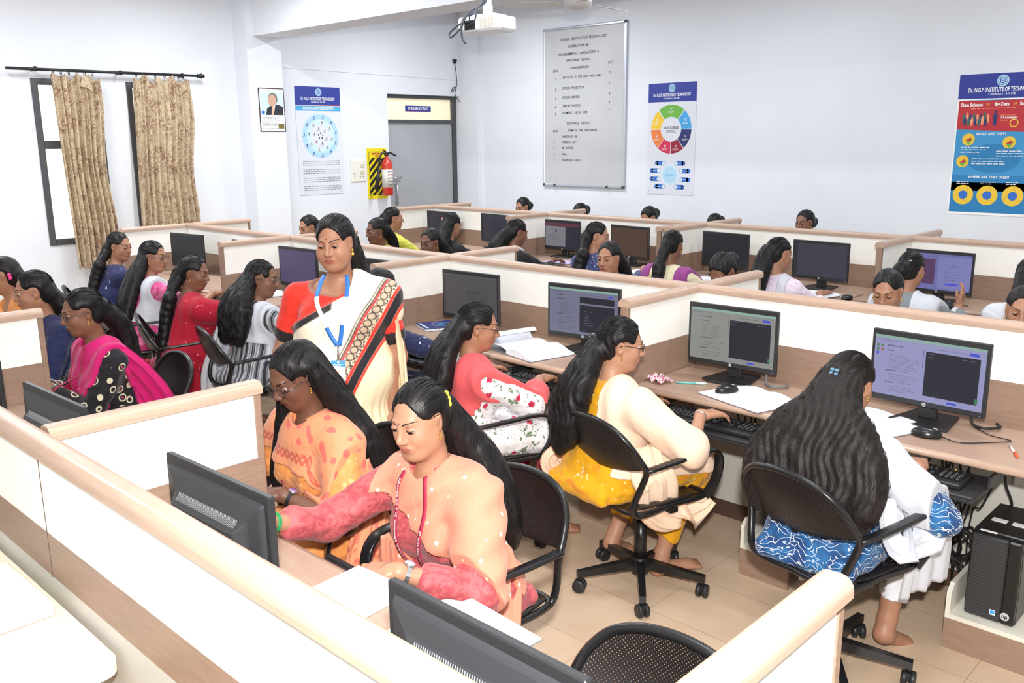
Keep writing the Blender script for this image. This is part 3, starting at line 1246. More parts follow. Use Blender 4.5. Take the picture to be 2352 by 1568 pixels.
def screen_sheet(kind, seed):
    sh = Sheet(MBK @ Matrix.Translation((0, 0, .0405)))
    x0, x1, y0, y1 = -SW / 2, SW / 2, .088, .088 + SH
    X = lambda u: x0 + (x1 - x0) * u
    Y = lambda v: y0 + (y1 - y0) * v
    g = glow
    if kind in ('code_lilac', 'code_grey', 'code_split', 'text_grey'):
        bg = {'code_lilac': (158, 158, 204), 'code_grey': (148, 149, 146), 'code_split': (120, 122, 146), 'text_grey': (84, 82, 80)}[kind]
        bg2 = tuple(int(c * .93) for c in bg)
        ink = g('ink_' + kind, tuple(int(c * .80) for c in bg))
        ink2 = g('ink_dark_' + kind, tuple(int(c * .62) for c in bg))
        sh.rect(X(0), Y(0), X(1), Y(1), g('page_' + kind, bg), 0)
        green = (150, 185, 170) if kind != 'text_grey' else (90, 88, 86)
        sh.rect(X(0), Y(.955), X(1), Y(1), g('bar_' + kind, green), 1)
        sh.bars(X(.04), Y(.92), X(.28), .003, 1, .01, ink, 2, seed=seed, word=.012)
        if kind == 'text_grey':
            for k, v in enumerate((.62, .50, .40, .24)):
                sh.bars(X(.45 - .2 * (k == 3)), Y(v), X(.85), .004 + .003 * (k == 0), 2, .013, ink, 2, seed=seed + k)
            sh.rect(X(.01), Y(.05), X(.035), Y(.88), ink, 1)
            return sh
        for k, (v, n) in enumerate(((.84, 1), (.76, 1), (.68, 7), (.42, 1), (.36, 4), (.22, 1), (.16, 3))):
            bold = n == 1
            sh.bars(X(.12 if bold else .15), Y(v), X(.28 if bold else .44), .0042 if bold else .0026, n, .0098, ink2 if bold else ink, 2, seed=seed * 7 + k, ragged=.35, word=.010)
        sh.rect(X(.455), Y(.55), X(.46), Y(.85), ink2, 2)
        dk = g('editor_dark', (30, 30, 44))
        lt = g('editor_text', (95, 95, 112))
        blu = g('button_blue', (70, 85, 215))
        if kind == 'code_split':
            sh.rect(X(.46), Y(.70), X(.955), Y(.84), dk, 2)
            sh.rect(X(.455), Y(.06), X(.955), Y(.66), dk, 2)
            sh.bars(X(.52), Y(.52), X(.72), .003, 7, .012, lt, 3, seed=seed, ragged=.7)
            sh.rect(X(.865), Y(.865), X(.935), Y(.905), blu, 2)
        else:
            sh.rect(X(.48), Y(.10), X(.955), Y(.83), dk, 2)
            sh.bars(X(.50), Y(.80), X(.56), .004, 2, .014, lt, 3, seed=seed)
            sh.bars(X(.80), Y(.785), X(.92), .003, 1, .01, lt, 3, seed=seed)
            sh.rect(X(.855), Y(.865), X(.94), Y(.91), blu, 2)
            sh.rect(X(.70), Y(.03), X(.785), Y(.065), blu, 2)
            sh.rect(X(.935), Y(.12), X(.96), Y(.20), g('badge_green', (60, 130, 85)), 3)
        if kind == 'code_lilac':
            gg, rr = g('tile_green', (80, 130, 80)), g('tile_red', (185, 85, 75))
            for (u, v, mm_) in ((.02, .80, gg), (.06, .80, gg), (.02, .735, gg), (.06, .735, rr), (.02, .67, g('button_blue', (70, 85, 215)))):
                sh.rect(X(u), Y(v), X(u) + .0095, Y(v) + .0105, mm_, 2)
        sh.bars(X(.60), Y(.885), X(.84), .003, 1, .01, ink, 2, seed=seed + 5, ragged=0, word=.012)
    elif kind == 'slide':
        sh.rect(X(0), Y(0), X(1), Y(1), g('slide_dark', (45, 42, 58)), 0)
        sh.rect(X(0), Y(.84), X(1), Y(.97), g('slide_maroon', (98, 52, 62)), 1)
        sh.rect(X(.0), Y(.05), X(.60), Y(.83), g('slide_grey', (128, 128, 134)), 1)
        sh.disc(X(.32), Y(.66), .014, g('slide_ink', (85, 85, 92)), 2, 12)
        sh.bars(X(.1), Y(.5), X(.5), .003, 4, .016, g('slide_ink', (85, 85, 92)), 2, seed=seed)
        sh.bars(X(.62), Y(.5), X(.8), .003, 3, .012, g('slide_faint', (80, 78, 95)), 2, seed=seed)
    elif kind == 'lilac_login':
        sh.rect(X(0), Y(0), X(1), Y(1), g('login_lilac', (118, 115, 178)), 0)
        sh.rect(X(.05), Y(.15), X(.45), Y(.85), g('login_picture', (92, 62, 100)), 1)
        sh.rect(X(.50), Y(.05), X(1), Y(.93), g('login_page', (132, 132, 190)), 1)
        sh.bars(X(.62), Y(.72), X(.8), .004, 2, .014, g('login_ink', (95, 93, 140)), 2, seed=seed)
        sh.bars(X(.60), Y(.52), X(.88), .003, 4, .018, g('login_ink', (95, 93, 140)), 2, seed=seed)
        sh.disc(X(.72), Y(.18), .05, g('login_blue', (75, 80, 225)), 2, 20, ry=.007)
    else:
        c = {'off': (34, 36, 40), 'brown': (84, 64, 50), 'navy': (62, 62, 74), 'purple': (86, 76, 112), 'dusk': (52, 50, 60)}[kind]
        sh.rect(X(0), Y(0), X(1), Y(1), g('blank_' + kind, c), 0)
        if kind in ('navy', 'dusk'):
            sh.rect(X(0), Y(.05), X(.07), Y(1), g('dock_' + kind, tuple(int(v * .7) for v in c)), 1)
        if kind == 'brown':
            sh.bars(X(.05), Y(.9), X(.4), .003, 2, .014, g('faint_brown', (102, 82, 66)), 1, seed=seed)
        if kind == 'dusk':
            sh.rect(X(.4), Y(.1), X(.95), Y(.9), g('dusk_panel', (40, 40, 58)), 1)
    return sh


def make_monitor(label, kind, seed, back=False):
    t = empty('monitor', (0, 0, 0), 0, label, 'monitor', 'black computer monitors on the desks')
    zb = .09
    b = MB()
    b.box((0, -.034 + .004, zb + .27 / 2 - .018), (.444, .018, .284), ch=.003)
    b.build('bezel', m_bez, t)
    b = MB()
    # stepped back shell
    def ring(x, z0, z1, y):
        return [(-x, y, z0), (x, y, z0), (x, y, z1), (-x, y, z1)]
    secs = [ring(.205, zb + .0, zb + .238, -.021), ring(.20, zb + .004, zb + .232, -.012), ring(.155, zb + .02, zb + .185, -.004), ring(.135, zb + .03, zb + .165, .022)]
    vs = [p for s_ in secs for p in s_]
    fs = []
    for i in range(3):
        for k in range(4):
            fs.append((i * 4 + k, i * 4 + (k + 1) % 4, i * 4 + 4 + (k + 1) % 4, i * 4 + 4 + k))
    fs.append((12, 13, 14, 15))
    b.add(vs, fs)
    o = b.build('back_shell', m_back, t)
    o.modifiers.new('bev', 'BEVEL').width = .004
    b = MB()
    for k in range(46):
        x = -.125 + k * .25 / 45
        b.tube([(x, -.002 + .003, zb + .188), (x, .003, zb + .180), (x, .014, zb + .172)], .0012, n=5)
    b.build('vent_slits', m_slit, t)
    sh = screen_sheet(kind, seed)
    sh.build('screen', t)
    b = MB()
    b.box((0, .012, .085), (.07, .03, .15), ch=.005)
    b.build('neck', m_bez, t)
    b = MB()
    b.prism([(-.115, -.09), (-.07, -.115), (.07, -.115), (.115, -.09), (.085, .11), (-.085, .11)], 0.0, .012)
    o = b.build('base', m_bez, t)
    o.modifiers.new('bev', 'BEVEL').width = .003
    sh = Sheet(MBK @ Matrix.Translation((0, 0, .040)))
    sh.disc(0, zb - .013, .0075, mat('logo_silver', (190, 192, 196), .3), 1, 18)
    sh.text(0, zb - .0125, 'hp', .0110, m_bez, 2, bold=.02)
    sh.build('logo', t)
    MB().box((.205, -.0395, zb - .016), (.003, .001, .002)).build('power_light', mat('power_blue', (110, 130, 255), .4, emit=2.0), t)
    return t


def place_monitor(px, py, ang, label, kind, seed, s=-1):
    t = make_monitor(label, kind, seed)
    off = .04 * (1 if s < 0 else -1)
    a = R(ang) + (0 if s < 0 else PI)
    t.location = (px - math.sin(R(ang)) * off, py + math.cos(R(ang)) * off, .7505)
    t.rotation_euler = (0, 0, a)
    return t


# middle row, lit computers (x, y of the screen face centre)
place_monitor(-.376, 2.81, -2.7, 'monitor with lilac page and dark code editor, in front of the woman in blue', 'code_lilac', 3)
place_monitor(-1.252, 2.857, 2.5, 'monitor with grey page and dark code editor, in front of the woman in yellow', 'code_grey', 4)
place_monitor(-2.142, 2.880, 7.4, 'monitor with a split dark editor, in front of the woman in the coral scarf', 'code_split', 5)
place_monitor(-2.955, 2.837, 3.9, 'monitor with a dim grey page above the blue notebook', 'text_grey', 6)
place_monitor(-3.72, 2.84, 2, 'monitor almost hidden behind the standing woman, only its top corner showing', 'off', 7)
place_monitor(-4.786, 2.862, 3.7, 'monitor with a plain purple screen left of the standing woman', 'purple', 8)
place_monitor(-5.46, 2.85, 0, 'monitor whose dark top shows just left of the brown divider post', 'off', 9)
place_monitor(-6.38, 2.82, 9, 'dark monitor in the leftmost bay near the curtains', 'off', 10)
# nearest row, seen from behind
place_monitor(-1.068, .242, 2, 'monitor seen from behind in front of the woman in dusty pink', 'code_grey', 11, 1)
place_monitor(-.15, .196, 0, 'monitor seen from behind at the bottom edge, nearest the camera', 'code_grey', 12, 1)
place_monitor(-2.06, .237, 2, 'monitor seen from behind, its vented corner showing over the near-left rail', 'code_grey', 13, 1)
place_monitor(-2.87, .262, 0, 'dark monitor edge at the far left edge of the picture', 'code_grey', 14, 1)
# rear row
CM = [(-6.475, 5.762, .9, 'dusk', 'leftmost monitor of the rear row, left of the seated woman with a hair clip'),
      (-5.755, 5.852, -6.8, 'dusk', 'monitor of the rear row half hidden by the front divider'),
      (-4.75, 5.758, -.4, 'slide', 'rear-row monitor with a grey slide and a maroon title bar'),
      (-3.915, 5.69, -5.2, 'brown', 'rear-row monitor with a plain brown screen'),
      (-2.968, 5.698, -4.1, 'off', 'rear-row monitor switched off, right of the cream and purple dress'),
      (-2.113, 5.592, -2.8, 'navy', 'rear-row monitor with a dark blue-grey screen above the white book'),
      (-1.266, 5.552, -2.2, 'lilac_login', 'rear-row monitor with a bright lilac screen at the right')]
for i, (x, y, a, k, lb) in enumerate(CM):
    place_monitor(x, y, a, lb, k, 20 + i)

# ---------------------------------------------------------------- keyboards and mice
m_key = mat('key_black', (30, 31, 33), .4)
m_kbody = mat('keyboard_body', (36, 37, 40), .42)
m_legend = mat('key_legend', (150, 152, 156), .5)


def make_keyboard():
    t = empty('keyboard')
    b = MB()
    b.box((0, 0, .010), (.45, .155, .02), ch=.005)
    b.build('body', m_kbody, t)
    b = MB()
    l = MB()
    def key(x, y, w, h=.015):
        b.box((x, y, .024), (w, h, .009), ch=.0022)
        l.box((x - w * .12, y + .002, .0287), (.0035, .0045, .0006))
    for r_ in range(5):
        y = .038 - r_ * .0185
        if r_ < 4:
            for k in range(14):
                key(-.207 + k * .0188 + (r_ % 2) * .003, y, .0165)
            for k in range(3):
                if r_ != 2:
                    key(.078 + k * .0188, y, .0165)
        else:
            for x, w in ((-.203, .024), (-.174, .02), (-.146, .02), (-.075, .11), (.005, .02), (.035, .02), (.078, .0165), (.0968, .0165), (.1156, .0165)):
                key(x, y, w)
        for k in range(4):
            key(.148 + k * .0188, y, .0165)
    for k in range(12):
        key(-.19 + k * .0205, .062, .0165, .012)
    b.build('keys', m_key, t)
    l.build('key_legends', m_legend, t)
    MB().box((.165, .066, .0205), (.004, .003, .002)).build('indicator_light', mat('led_amber', (255, 170, 60), .4, emit=3), t)
    return t


kb0 = make_keyboard()
_kbu = [0]


def put_keyboard(x, y, z, rz, label, group=None):
    t = kb0 if _kbu[0] == 0 else copy_tree(kb0)
    _kbu[0] += 1
    t.location = (x, y, z)
    t.rotation_euler = (0, 0, rz)
    t['label'] = label
    t['category'] = 'keyboard'
    t['group'] = 'black keyboards on the trays'
    return t


put_keyboard(-.335, 2.515, .6545, 0, 'black keyboard with an amber light, right of the woman in blue')
put_keyboard(-1.13, 2.515, .6545, 0, 'black keyboard under the hand of the woman in yellow')
put_keyboard(-2.05, 2.515, .6545, 0, 'black keyboard under the hand of the woman in the coral scarf')
put_keyboard(-2.85, 2.515, .6545, 0, 'black keyboard by the braceleted hand right of the standing woman')
put_keyboard(-1.02, .545, .6545, PI, 'black keyboard under the hand of the woman in dusty pink')
put_keyboard(-3.72, .545, .6545, PI, 'black keyboard under the hands of the woman in the magenta scarf')
put_keyboard(-2.00, .545, .6545, PI, 'black keyboard in front of the woman in orange')

m_mouse = mat('mouse_black', (26, 27, 29), .25)


def mouse(x, y, z, rz, label, cable=None):
    t = empty('computer_mouse', (x, y, z), rz, label, 'mouse', 'black computer mice on the desks')
    b = MB()
    vs0 = MB().ell((0, 0, .012), (.031, .055, .026), n=20, m=12)
    vv = [(p[0] * (1 - .12 * (p[1] > 0) * p[1] / .055), p[1], max(p[2], .001)) for p in vs0.v]
    b.add(vv, vs0.f, 0, True)
    b.build('shell', m_mouse, t)
    MB().box((0, .028, .034), (.006, .016, .008), ch=.002).build('scroll_wheel', m_legend, t)
    if cable:
        b = MB()
        b.tube(spline([(0, .053, .008)] + cable, 8), .0022, n=6)
        b.build('cable', m_mouse, t)
    return t


mouse(-.305, 2.655, .751, R(-80), 'black mouse with a curling cable on the bare desk at the right', [(.02, .12, .004), (-.05, .22, .004), (-.10, .27, .004), (-.13, .20, .004), (-.20, .14, .004)])
mouse(-1.135, 2.635, .765, R(-30), 'black mouse on the open book beside the woman in yellow', [(-.02, .10, -.006), (.03, .13, -.01), (.08, .18, -.012), (.10, .24, -.012)])
mouse(-1.75, 5.27, .751, R(-10), 'black mouse on the rear desk right of the white book', [(-.02, .12, .004), (-.04, .25, .004)])
mouse(-1.13, 5.40, .751, R(20), 'black mouse under the raised hand by the lilac screen', [(.06, .12, .004), (.12, .10, .004)])
mouse(-.62, 5.40, .751, R(0), 'black mouse near the right edge on the rear desk', [(-.02, .10, .004)])

# ---------------------------------------------------------------- tower stands and computers
m_std_in = noisy('stand_white_laminate', (228, 226, 214), (215, 212, 200), 9, rough=.5)


def stand(x0, label, w=.225):
    t = empty('computer_stand', (x0, 2.545, 0), 0, label, 'stand', 'low stands under the middle desks')
    D = .44
    b = MB()
    b.box((w / 2, .01, .06), (w, .02, .12))
    b.box((.009, D / 2 + .01, .06), (.018, D - .02, .12))
    b.build('plinth', m_lam, t)
    b = MB()
    b.box((w / 2, D / 2, .129), (w, D, .018))
    b.build('shelf_board', m_std_in, t)
    b = MB()
    b.add([(0, 0, .138), (0, D, .138), (0, D, .25), (0, .03, .25), (0, 0, .22), (.016, 0, .138), (.016, D, .138), (.016, D, .25), (.016, .03, .25), (.016, 0, .22)],
          [(4, 3, 2, 1, 0), (5, 6, 7, 8, 9), (0, 1, 6, 5), (1, 2, 7, 6), (2, 3, 8, 7), (3, 4, 9, 8), (4, 0, 5, 9)])
    b.build('side_board', m_std_in, t)
    return t


stand(-.145, 'low white and brown stand under the tower computer at the right edge', .33)
stand(-.985, 'low white and brown stand left of the blue printed dress')
stand(-1.88, 'low white and brown stand beneath the chair of the woman in yellow')


def tower_mat():
    m, nt, b = new_mat('ribbed_black_front')
    L = nt.links
    tc = N(nt, 'ShaderNodeTexCoord')
    wv = N(nt, 'ShaderNodeTexWave', bands_direction='DIAGONAL')
    wv.inputs['Scale'].default_value = 55
    L.new(tc.outputs['Object'], wv.inputs['Vector'])
    rp = N(nt, 'ShaderNodeValToRGB')
    rp.color_ramp.elements[0].color = rgb(30, 30, 32)
    rp.color_ramp.elements[1].color = rgb(66, 66, 70)
    L.new(wv.outputs['Fac'], rp.inputs[0])
    L.new(rp.outputs[0], b.inputs['Base Color'])
    b.inputs['Roughness'].default_value = .45
    return m


m_rib = tower_mat()


def tower(x, y, label):
    t = empty('computer_tower', (x, y, .139), 0, label, 'computer')
    b = MB()
    b.box((.0825, .16, .165), (.165, .30, .33), ch=.004)
    b.build('case', mat('tower_black', (30, 30, 32), .3), t)
    b = MB()
    b.box((.06, -.002, .16), (.12, .022, .315), ch=.006)
    b.build('front_panel', m_rib, t)
    b = MB()
    b.box((.142, -.002, .16), (.045, .022, .315), ch=.006)
    b.box((.15, -.0135, .23), (.008, .002, .02))
    b.box((.15, -.0135, .20), (.008, .002, .012))
    b.build('port_strip', mat('tower_black2', (24, 24, 26), .3), t)
    b = MB()
    b.box((.05, .003, .331), (.055, .012, .002))
    b.box((.05, .13, .331), (.05, .03, .002))
    b.box((.115, .13, .331), (.045, .03, .002))
    b.build('paper_label', m_white, t)
    sh = Sheet(MBK @ Matrix.Translation((0, 0, .0135)))
    sh.disc(.135, .035, .015, mat('logo_silver', (190, 192, 196), .3), 1, 24)
    sh.text(.135, .035, 'hp', .020, mat('tower_black', (30, 30, 32), .3), 2, bold=.02)
    sh.rect(.085, .027, .104, .047, m_white, 1)
    sh.rect(.087, .031, .102, .045, m_sbl, 2)
    sh.build('badge', t)
    return t


tower(-.095, 2.60, 'black tower computer standing upright at the right edge')
tower(-.93, 2.64, 'black tower computer partly hidden by the blue-dressed woman')

# cables under the middle desks
m_cab = mat('cable_black', (30, 29, 30), .5)


def cable_tangle(cx, cy, seed, label, zt=.70, n=9, side=1):
    rd = random.Random(seed)
    t = empty('cable_bundle', (cx, cy, 0), 0, label, 'cables')
    for k in range(n):
        x0 = rd.uniform(-.16, .16)
        pts = [(x0, rd.uniform(-.02, .02), zt - rd.uniform(0, .05))]
        for j in range(4):
            pts.append((x0 * (1 - .22 * j) + rd.uniform(-.06, .06), rd.uniform(-.05, .03), zt - .12 - j * .11 + rd.uniform(-.04, .04)))
        if k % 3 == 0:
            a0 = rd.uniform(0, 6)
            for j in range(6):
                a = a0 + j * 1.1
                pts.append((.05 * math.cos(a) + .02, rd.uniform(-.03, .03), .25 + .07 * math.sin(a)))
        pts.append((rd.uniform(-.15, .25), rd.uniform(-.02, .04), rd.uniform(.03, .12)))
        MB().tube(spline(pts, 6), rd.choice((.0035, .0045, .005)), n=6).build('cable', m_cab, t)
    return t


cable_tangle(-1.05, 2.93, 4, 'tangle of black cables hanging under the desk right of the yellow dress', n=10)
cable_tangle(-.24, 2.93, 9, 'tangle of black cables hanging beside the tower computer', n=11)
for i, (x, y) in enumerate(((-1.02, 3.0), (-.18, 3.0))):
    t = empty('power_socket', (x + .17, 3.035, .55), 0, ('cream power socket under the desk near the yellow dress', 'cream power socket under the desk above the tower computer')[i], 'socket')
    MB().box((0, -.006, 0), (.15, .018, .08), ch=.004).build('plate', m_cream, t)
    MB().box((.02, -.02, 0), (.035, .03, .035), ch=.005).tube(spline([(.02, -.03, 0), (.02, -.05, -.05), (-.03, -.03, -.25), (-.05, -.02, -.5)]), .005, n=6).build('plug', m_cab, t)
# monitor cables on the worktop
for i, (x, y, lb) in enumerate(((-1.07, 2.90, 'grey monitor cable lying behind the screen of the woman in yellow'), (-.20, 2.90, 'black monitor cable lying behind the screen of the woman in blue'))):
    t = MB().tube(spline([(0, 0, .10), (.03, .03, .05), (.05, .0, .012), (.10, -.03, .012), (.14, .02, .012), (.12, .06, .012)], 6), .006, n=8).build('monitor_cable', (mat('cable_grey', (110, 110, 112), .5), m_cab)[i])
    t.location = (x - .07, y, .749)
    tag(t, lb, 'cable')

# ---------------------------------------------------------------- papers, books, pens
m_page = mat('white_paper', (240, 242, 248), .7)
m_printed = None


def paper_mat(name, base=(238, 241, 248), ink=(170, 175, 192)):
    m, nt, b = new_mat(name)
    L = nt.links
    tc = N(nt, 'ShaderNodeTexCoord')
    mp = N(nt, 'ShaderNodeMapping')
    mp.inputs['Scale'].default_value = (60, 1, 1)
    nz = N(nt, 'ShaderNodeTexNoise')
    nz.inputs['Scale'].default_value = 1.0
    sp = N(nt, 'ShaderNodeSeparateXYZ')
    L.new(tc.outputs['Object'], sp.inputs[0])
    ml = N(nt, 'ShaderNodeMath', operation='MULTIPLY')
    ml.inputs[1].default_value = 95
    L.new(sp.outputs['Y'], ml.inputs[0])
    fr = N(nt, 'ShaderNodeMath', operation='FRACT')
    L.new(ml.outputs[0], fr.inputs[0])
    lt = N(nt, 'ShaderNodeMath', operation='LESS_THAN')
    lt.inputs[1].default_value = .16
    L.new(fr.outputs[0], lt.inputs[0])
    mx = N(nt, 'ShaderNodeMix', data_type='RGBA')
    mx.inputs[6].default_value = rgb(*base)
    mx.inputs[7].default_value = rgb(*ink)
    sc = N(nt, 'ShaderNodeMath', operation='MULTIPLY')
    sc.inputs[1].default_value = .45
    L.new(lt.outputs[0], sc.inputs[0])
    L.new(sc.outputs[0], mx.inputs[0])
    L.new(mx.outputs[2], b.inputs['Base Color'])
    b.inputs['Roughness'].default_value = .7
    _mats[name] = m
    return m


m_ruled = paper_mat('ruled_paper')


def open_book(x, y, z, rz, w, h, label, thick=.014, lift=.03, seed=0, cat='book', curl=False, material=None):
    """open book lying on a table; spine along local y"""
    t = empty('open_book', (x, y, z), rz, label, cat, 'open books and papers on the desks')
    for sd in (-1, 1):
        pr_ = []
        n = 14
        for k in range(n + 1):
            u = k / n
            zz = thick * (.35 + .65 * (1 - u) ** .0) + lift * math.sin(min(1, u * 1.25) * PI) * (1 - u * .6) * (.75 if sd < 0 else 1) - thick * .5 * u ** 3
            pr_.append((sd * u * w, max(zz, .003)))
        if curl and sd < 0:
            pr_ = [(p[0] * (1 if p[0] > -w * .7 else 1), p[1]) for p in pr_[:10]]
            cx, cz = pr_[-1][0], pr_[-1][1] + .032
            for k in range(1, 12):
                a = -PI / 2 - k * .38
                pr_.append((cx + .032 * math.cos(a), cz + .032 * math.sin(a)))
        vs, fs = [], []
        for (px, pz) in pr_:
            vs += [(px, -h / 2, pz), (px, h / 2, pz)]
        m = len(pr_)
        for k in range(m - 1):
            f = (2 * k, 2 * k + 2, 2 * k + 3, 2 * k + 1)
            fs.append(f if sd > 0 else f[::-1])
        b = MB().add(vs, fs, 0, True)
        o = b.build('page_block', material or m_ruled, t)
        if not curl or sd > 0:
            b = MB()
            vs = []
            for (px, pz) in pr_:
                vs += [(px, -h / 2, pz - .0005), (px, -h / 2, 0.0015), (px, h / 2, pz - .0005), (px, h / 2, .0015)]
            fs = []
            for k in range(m - 1):
                q = 4 * k
                fs += [(q, q + 1, q + 5, q + 4), (q + 2, q + 6, q + 7, q + 3), (q + 1, q + 3, q + 7, q + 5)]
            q = 4 * (m - 1)
            fs.append((q, q + 1, q + 3, q + 2))
            b.add(vs, fs)
            b.build('page_edge', m_page, t)
    MB().box((0, 0, .001), (w * 2 + .006, h + .006, .002)).build('cover', mat('book_cover_grey', (120, 122, 130), .5), t)
    return t


open_book(-1.045, 2.66, .7515, R(-16), .175, .245, 'open white ruled book beneath the mouse beside the woman in yellow', lift=.012, thick=.012)
open_book(-2.36, 2.69, .7515, R(-12), .22, .28, 'large open book with a rolled page before the woman in the coral scarf', lift=.022, thick=.022, curl=True)
open_book(-.52, 2.70, .7515, R(-22), .17, .24, 'white open book half hidden behind the wavy hair of the woman in blue', lift=.008, thick=.008)
open_book(-6.05, 2.62, .7515, R(-10), .17, .25, 'open white book beside the navy-dressed woman in the leftmost bay', lift=.01)
open_book(-5.02, 2.70, .7515, R(-5), .16, .24, 'open white book with curved pages right of the plaited woman in red', lift=.02)
open_book(-3.86, 2.62, .7515, R(8), .16, .24, 'open white book between the striped dress and the standing woman', lift=.015)
open_book(-5.37, 5.50, .7515, R(-20), .17, .24, 'white open book on the rear desk behind the woman with a hair clip', lift=.01)
open_book(-3.56, 5.38, .7515, R(-15), .15, .22, 'white open book below the brown screen in the rear row', lift=.006)
open_book(-2.92, 5.36, .7515, R(10), .14, .2, 'crumpled white open book right of the cream and purple dress', lift=.02)
open_book(-2.0, 5.34, .7515, R(-12), .14, .22, 'flat white open book on the rear desk right of the white-lilac dress', lift=.004, thick=.006)
open_book(-4.52, 5.47, .7515, R(4), .15, .2, 'sheaf of lilac papers below the maroon-barred screen', lift=.002, thick=.004, material=mat('lilac_paper', (196, 178, 226), .7))

# blue spiral notebook
t = empty('spiral_notebook', (-3.17, 2.80, .7515), R(-22), 'blue spiral notebook on the desk right of the standing woman', 'notebook')
MB().box((0, 0, .007), (.20, .26, .012)).build('page_block', m_page, t)
MB().box((0, 0, .0145), (.205, .265, .0025)).build('cover', mat('notebook_blue', (38, 62, 130), .35), t)
sh = Sheet(Matrix.Translation((0, 0, .0165)))
sh.ring(.0, .0, .055, .058, 0, 360, m_white, 1, 30)
sh.disc(.0, .0, .03, m_cyan, 1, 20)
sh.rect(-.095, .10, .095, .125, m_white, 1)
sh.rect(-.08, -.12, .08, -.105, m_paler, 1)
sh.build('print', t)
b = MB()
for k in range(22):
    yy = -.12 + k * .0114
    b.tube([(.1025 + .008 * math.cos(a_), yy, .008 + .010 * math.sin(a_)) for a_ in [i_ * PI / 5 for i_ in range(10)]], .001, n=5, closed=True)
b.build('spiral', m_dark, t)

# loose papers on the near worktop
t = empty('paper_stack', (-.90, .44, .7515), R(4), 'blank white sheets on the desk beside the hand of the woman in dusty pink', 'paper')
MB().box((0, 0, .003), (.21, .29, .005)).build('sheet_stack', m_page, t)
open_book(-.56, .50, .7515, R(86), .15, .24, 'white open booklet with a curved page behind the nearest monitor', lift=.03)

# pens, pencil and handkerchief
def pen(x, y, z, rz, label, mb_, mt_, tilt=0.0, L_=.14):
    t = empty('pen', (x, y, z), rz, label, 'pen')
    MB().tube([(0, -L_ / 2, .005), (0, L_ * .15, .005)], .0045, n=8).build('barrel', mb_, t)
    b = MB()
    b.tube([(0, L_ * .15, .005), (0, L_ * .43, .005), (0, L_ * .5, .005)], [.0055, .0055, .002], n=8)
    b.build('cap', mt_, t)
    return t


pen(-.02, 2.69, .751, R(206), 'clear pen with an orange end lying at the right end of the desk', mat('pen_clear', (225, 215, 210), .2), mat('pen_orange', (235, 95, 50), .4))
pen(-1.355, 2.70, .751, R(-58), 'turquoise pen beside the checked handkerchief', mat('pen_turquoise', (110, 190, 190), .4), mat('pen_pale', (190, 225, 225), .4))
pen(-3.52, 5.42, .775, R(-20), 'thin pen by the hand below the brown screen', m_black, m_white)


def check_mat():
    m, nt, b = new_mat('checked_cotton')
    L = nt.links
    tc = N(nt, 'ShaderNodeTexCoord')
    br = N(nt, 'ShaderNodeTexChecker')
    br.inputs['Scale'].default_value = 110
    br.inputs['Color1'].default_value = rgb(245, 240, 240)
    br.inputs['Color2'].default_value = rgb(175, 80, 110)
    L.new(tc.outputs['Object'], br.inputs['Vector'])
    L.new(br.outputs[0], b.inputs['Base Color'])
    b.inputs['Roughness'].default_value = .8
    return m


t = empty('handkerchief', (-1.50, 2.64, .7515), R(-15), 'small pink and white checked handkerchief beside the turquoise pen', 'handkerchief')
b = MB()
vs, fs = [], []
nn = 16
for j in range(nn + 1):
    for i in range(nn + 1):
        u, v = i / nn - .5, j / nn - .5
        vs.append((u * .13, v * .08, .010 + .009 * math.sin(u * 17) * math.cos(v * 6) + .010 * abs(math.sin(v * 9 + 1 + u * 4))))
for j in range(nn):
    for i in range(nn):
        a = j * (nn + 1) + i
        fs.append((a, a + 1, a + nn + 2, a + nn + 1))
b.add(vs, fs, 0, True)
o = b.build('cloth', check_mat(), t)
o.modifiers.new('t', 'SOLIDIFY').thickness = .003

# the near-left table with a white file
m_tab = mat('cream_tabletop', (236, 228, 208), .4)
m_ply = noisy('plywood_edge', (214, 178, 124), (196, 158, 104), 20, (1, 1, 12), rough=.6)
t = empty('side_table', (-1.40, -.32, 0), 0, 'cream-topped table against the nearest partition, bottom left corner', 'table')
b = MB()
r_ = .04
poly = [(-.60, .285), (-.60, -.30), (.36, -.30), (.36, .285 - r_)]
for k in range(6):
    a = PI / 2 * k / 5
    poly.append((.36 - r_ + r_ * math.cos(a), .285 - r_ + r_ * math.sin(a)))
b.prism(poly, .722, .75)
b.build('tabletop', m_tab, t)
for (px, py) in ((.31, .22), (.31, -.25), (-.55, .22), (-.55, -.25)):
    MB().box((px, py, .361), (.05, .05, .722), ch=.004).build('leg', m_ply, t)
MB().box((-.12, .24, .68), (.82, .02, .08)).build('apron', m_ply, t)
t = empty('box_file', (-1.50, -.20, .7505), R(1), 'white file with a pink lettered spine on the side table', 'file')
b = MB()
b.box((0, 0, .02), (.31, .27, .034), ch=.003)
b.build('case', mat('file_white', (244, 242, 228), .5), t)
b = MB()
b.box((.157, 0, .02), (.006, .268, .032), ch=.002)
b.build('spine', mat('file_pink', (236, 190, 205), .5), t)
Ms = Matrix(((0, 0, 1, 0), (1, 0, 0, 0), (0, 1, 0, 0), (0, 0, 0, 1))) @ Matrix.Translation((0, 0, .1605))
sh = Sheet(Ms)
sh.text(-.10, .02, 'DOC', .022, m_red, 1, bold=.02)
sh.build('lettering', t)

# ---------------------------------------------------------------- chairs
m_chair = mat('chair_black_enamel', (26, 26, 28), .28)
m_plastic = mat('caster_plastic', (34, 35, 37), .45)


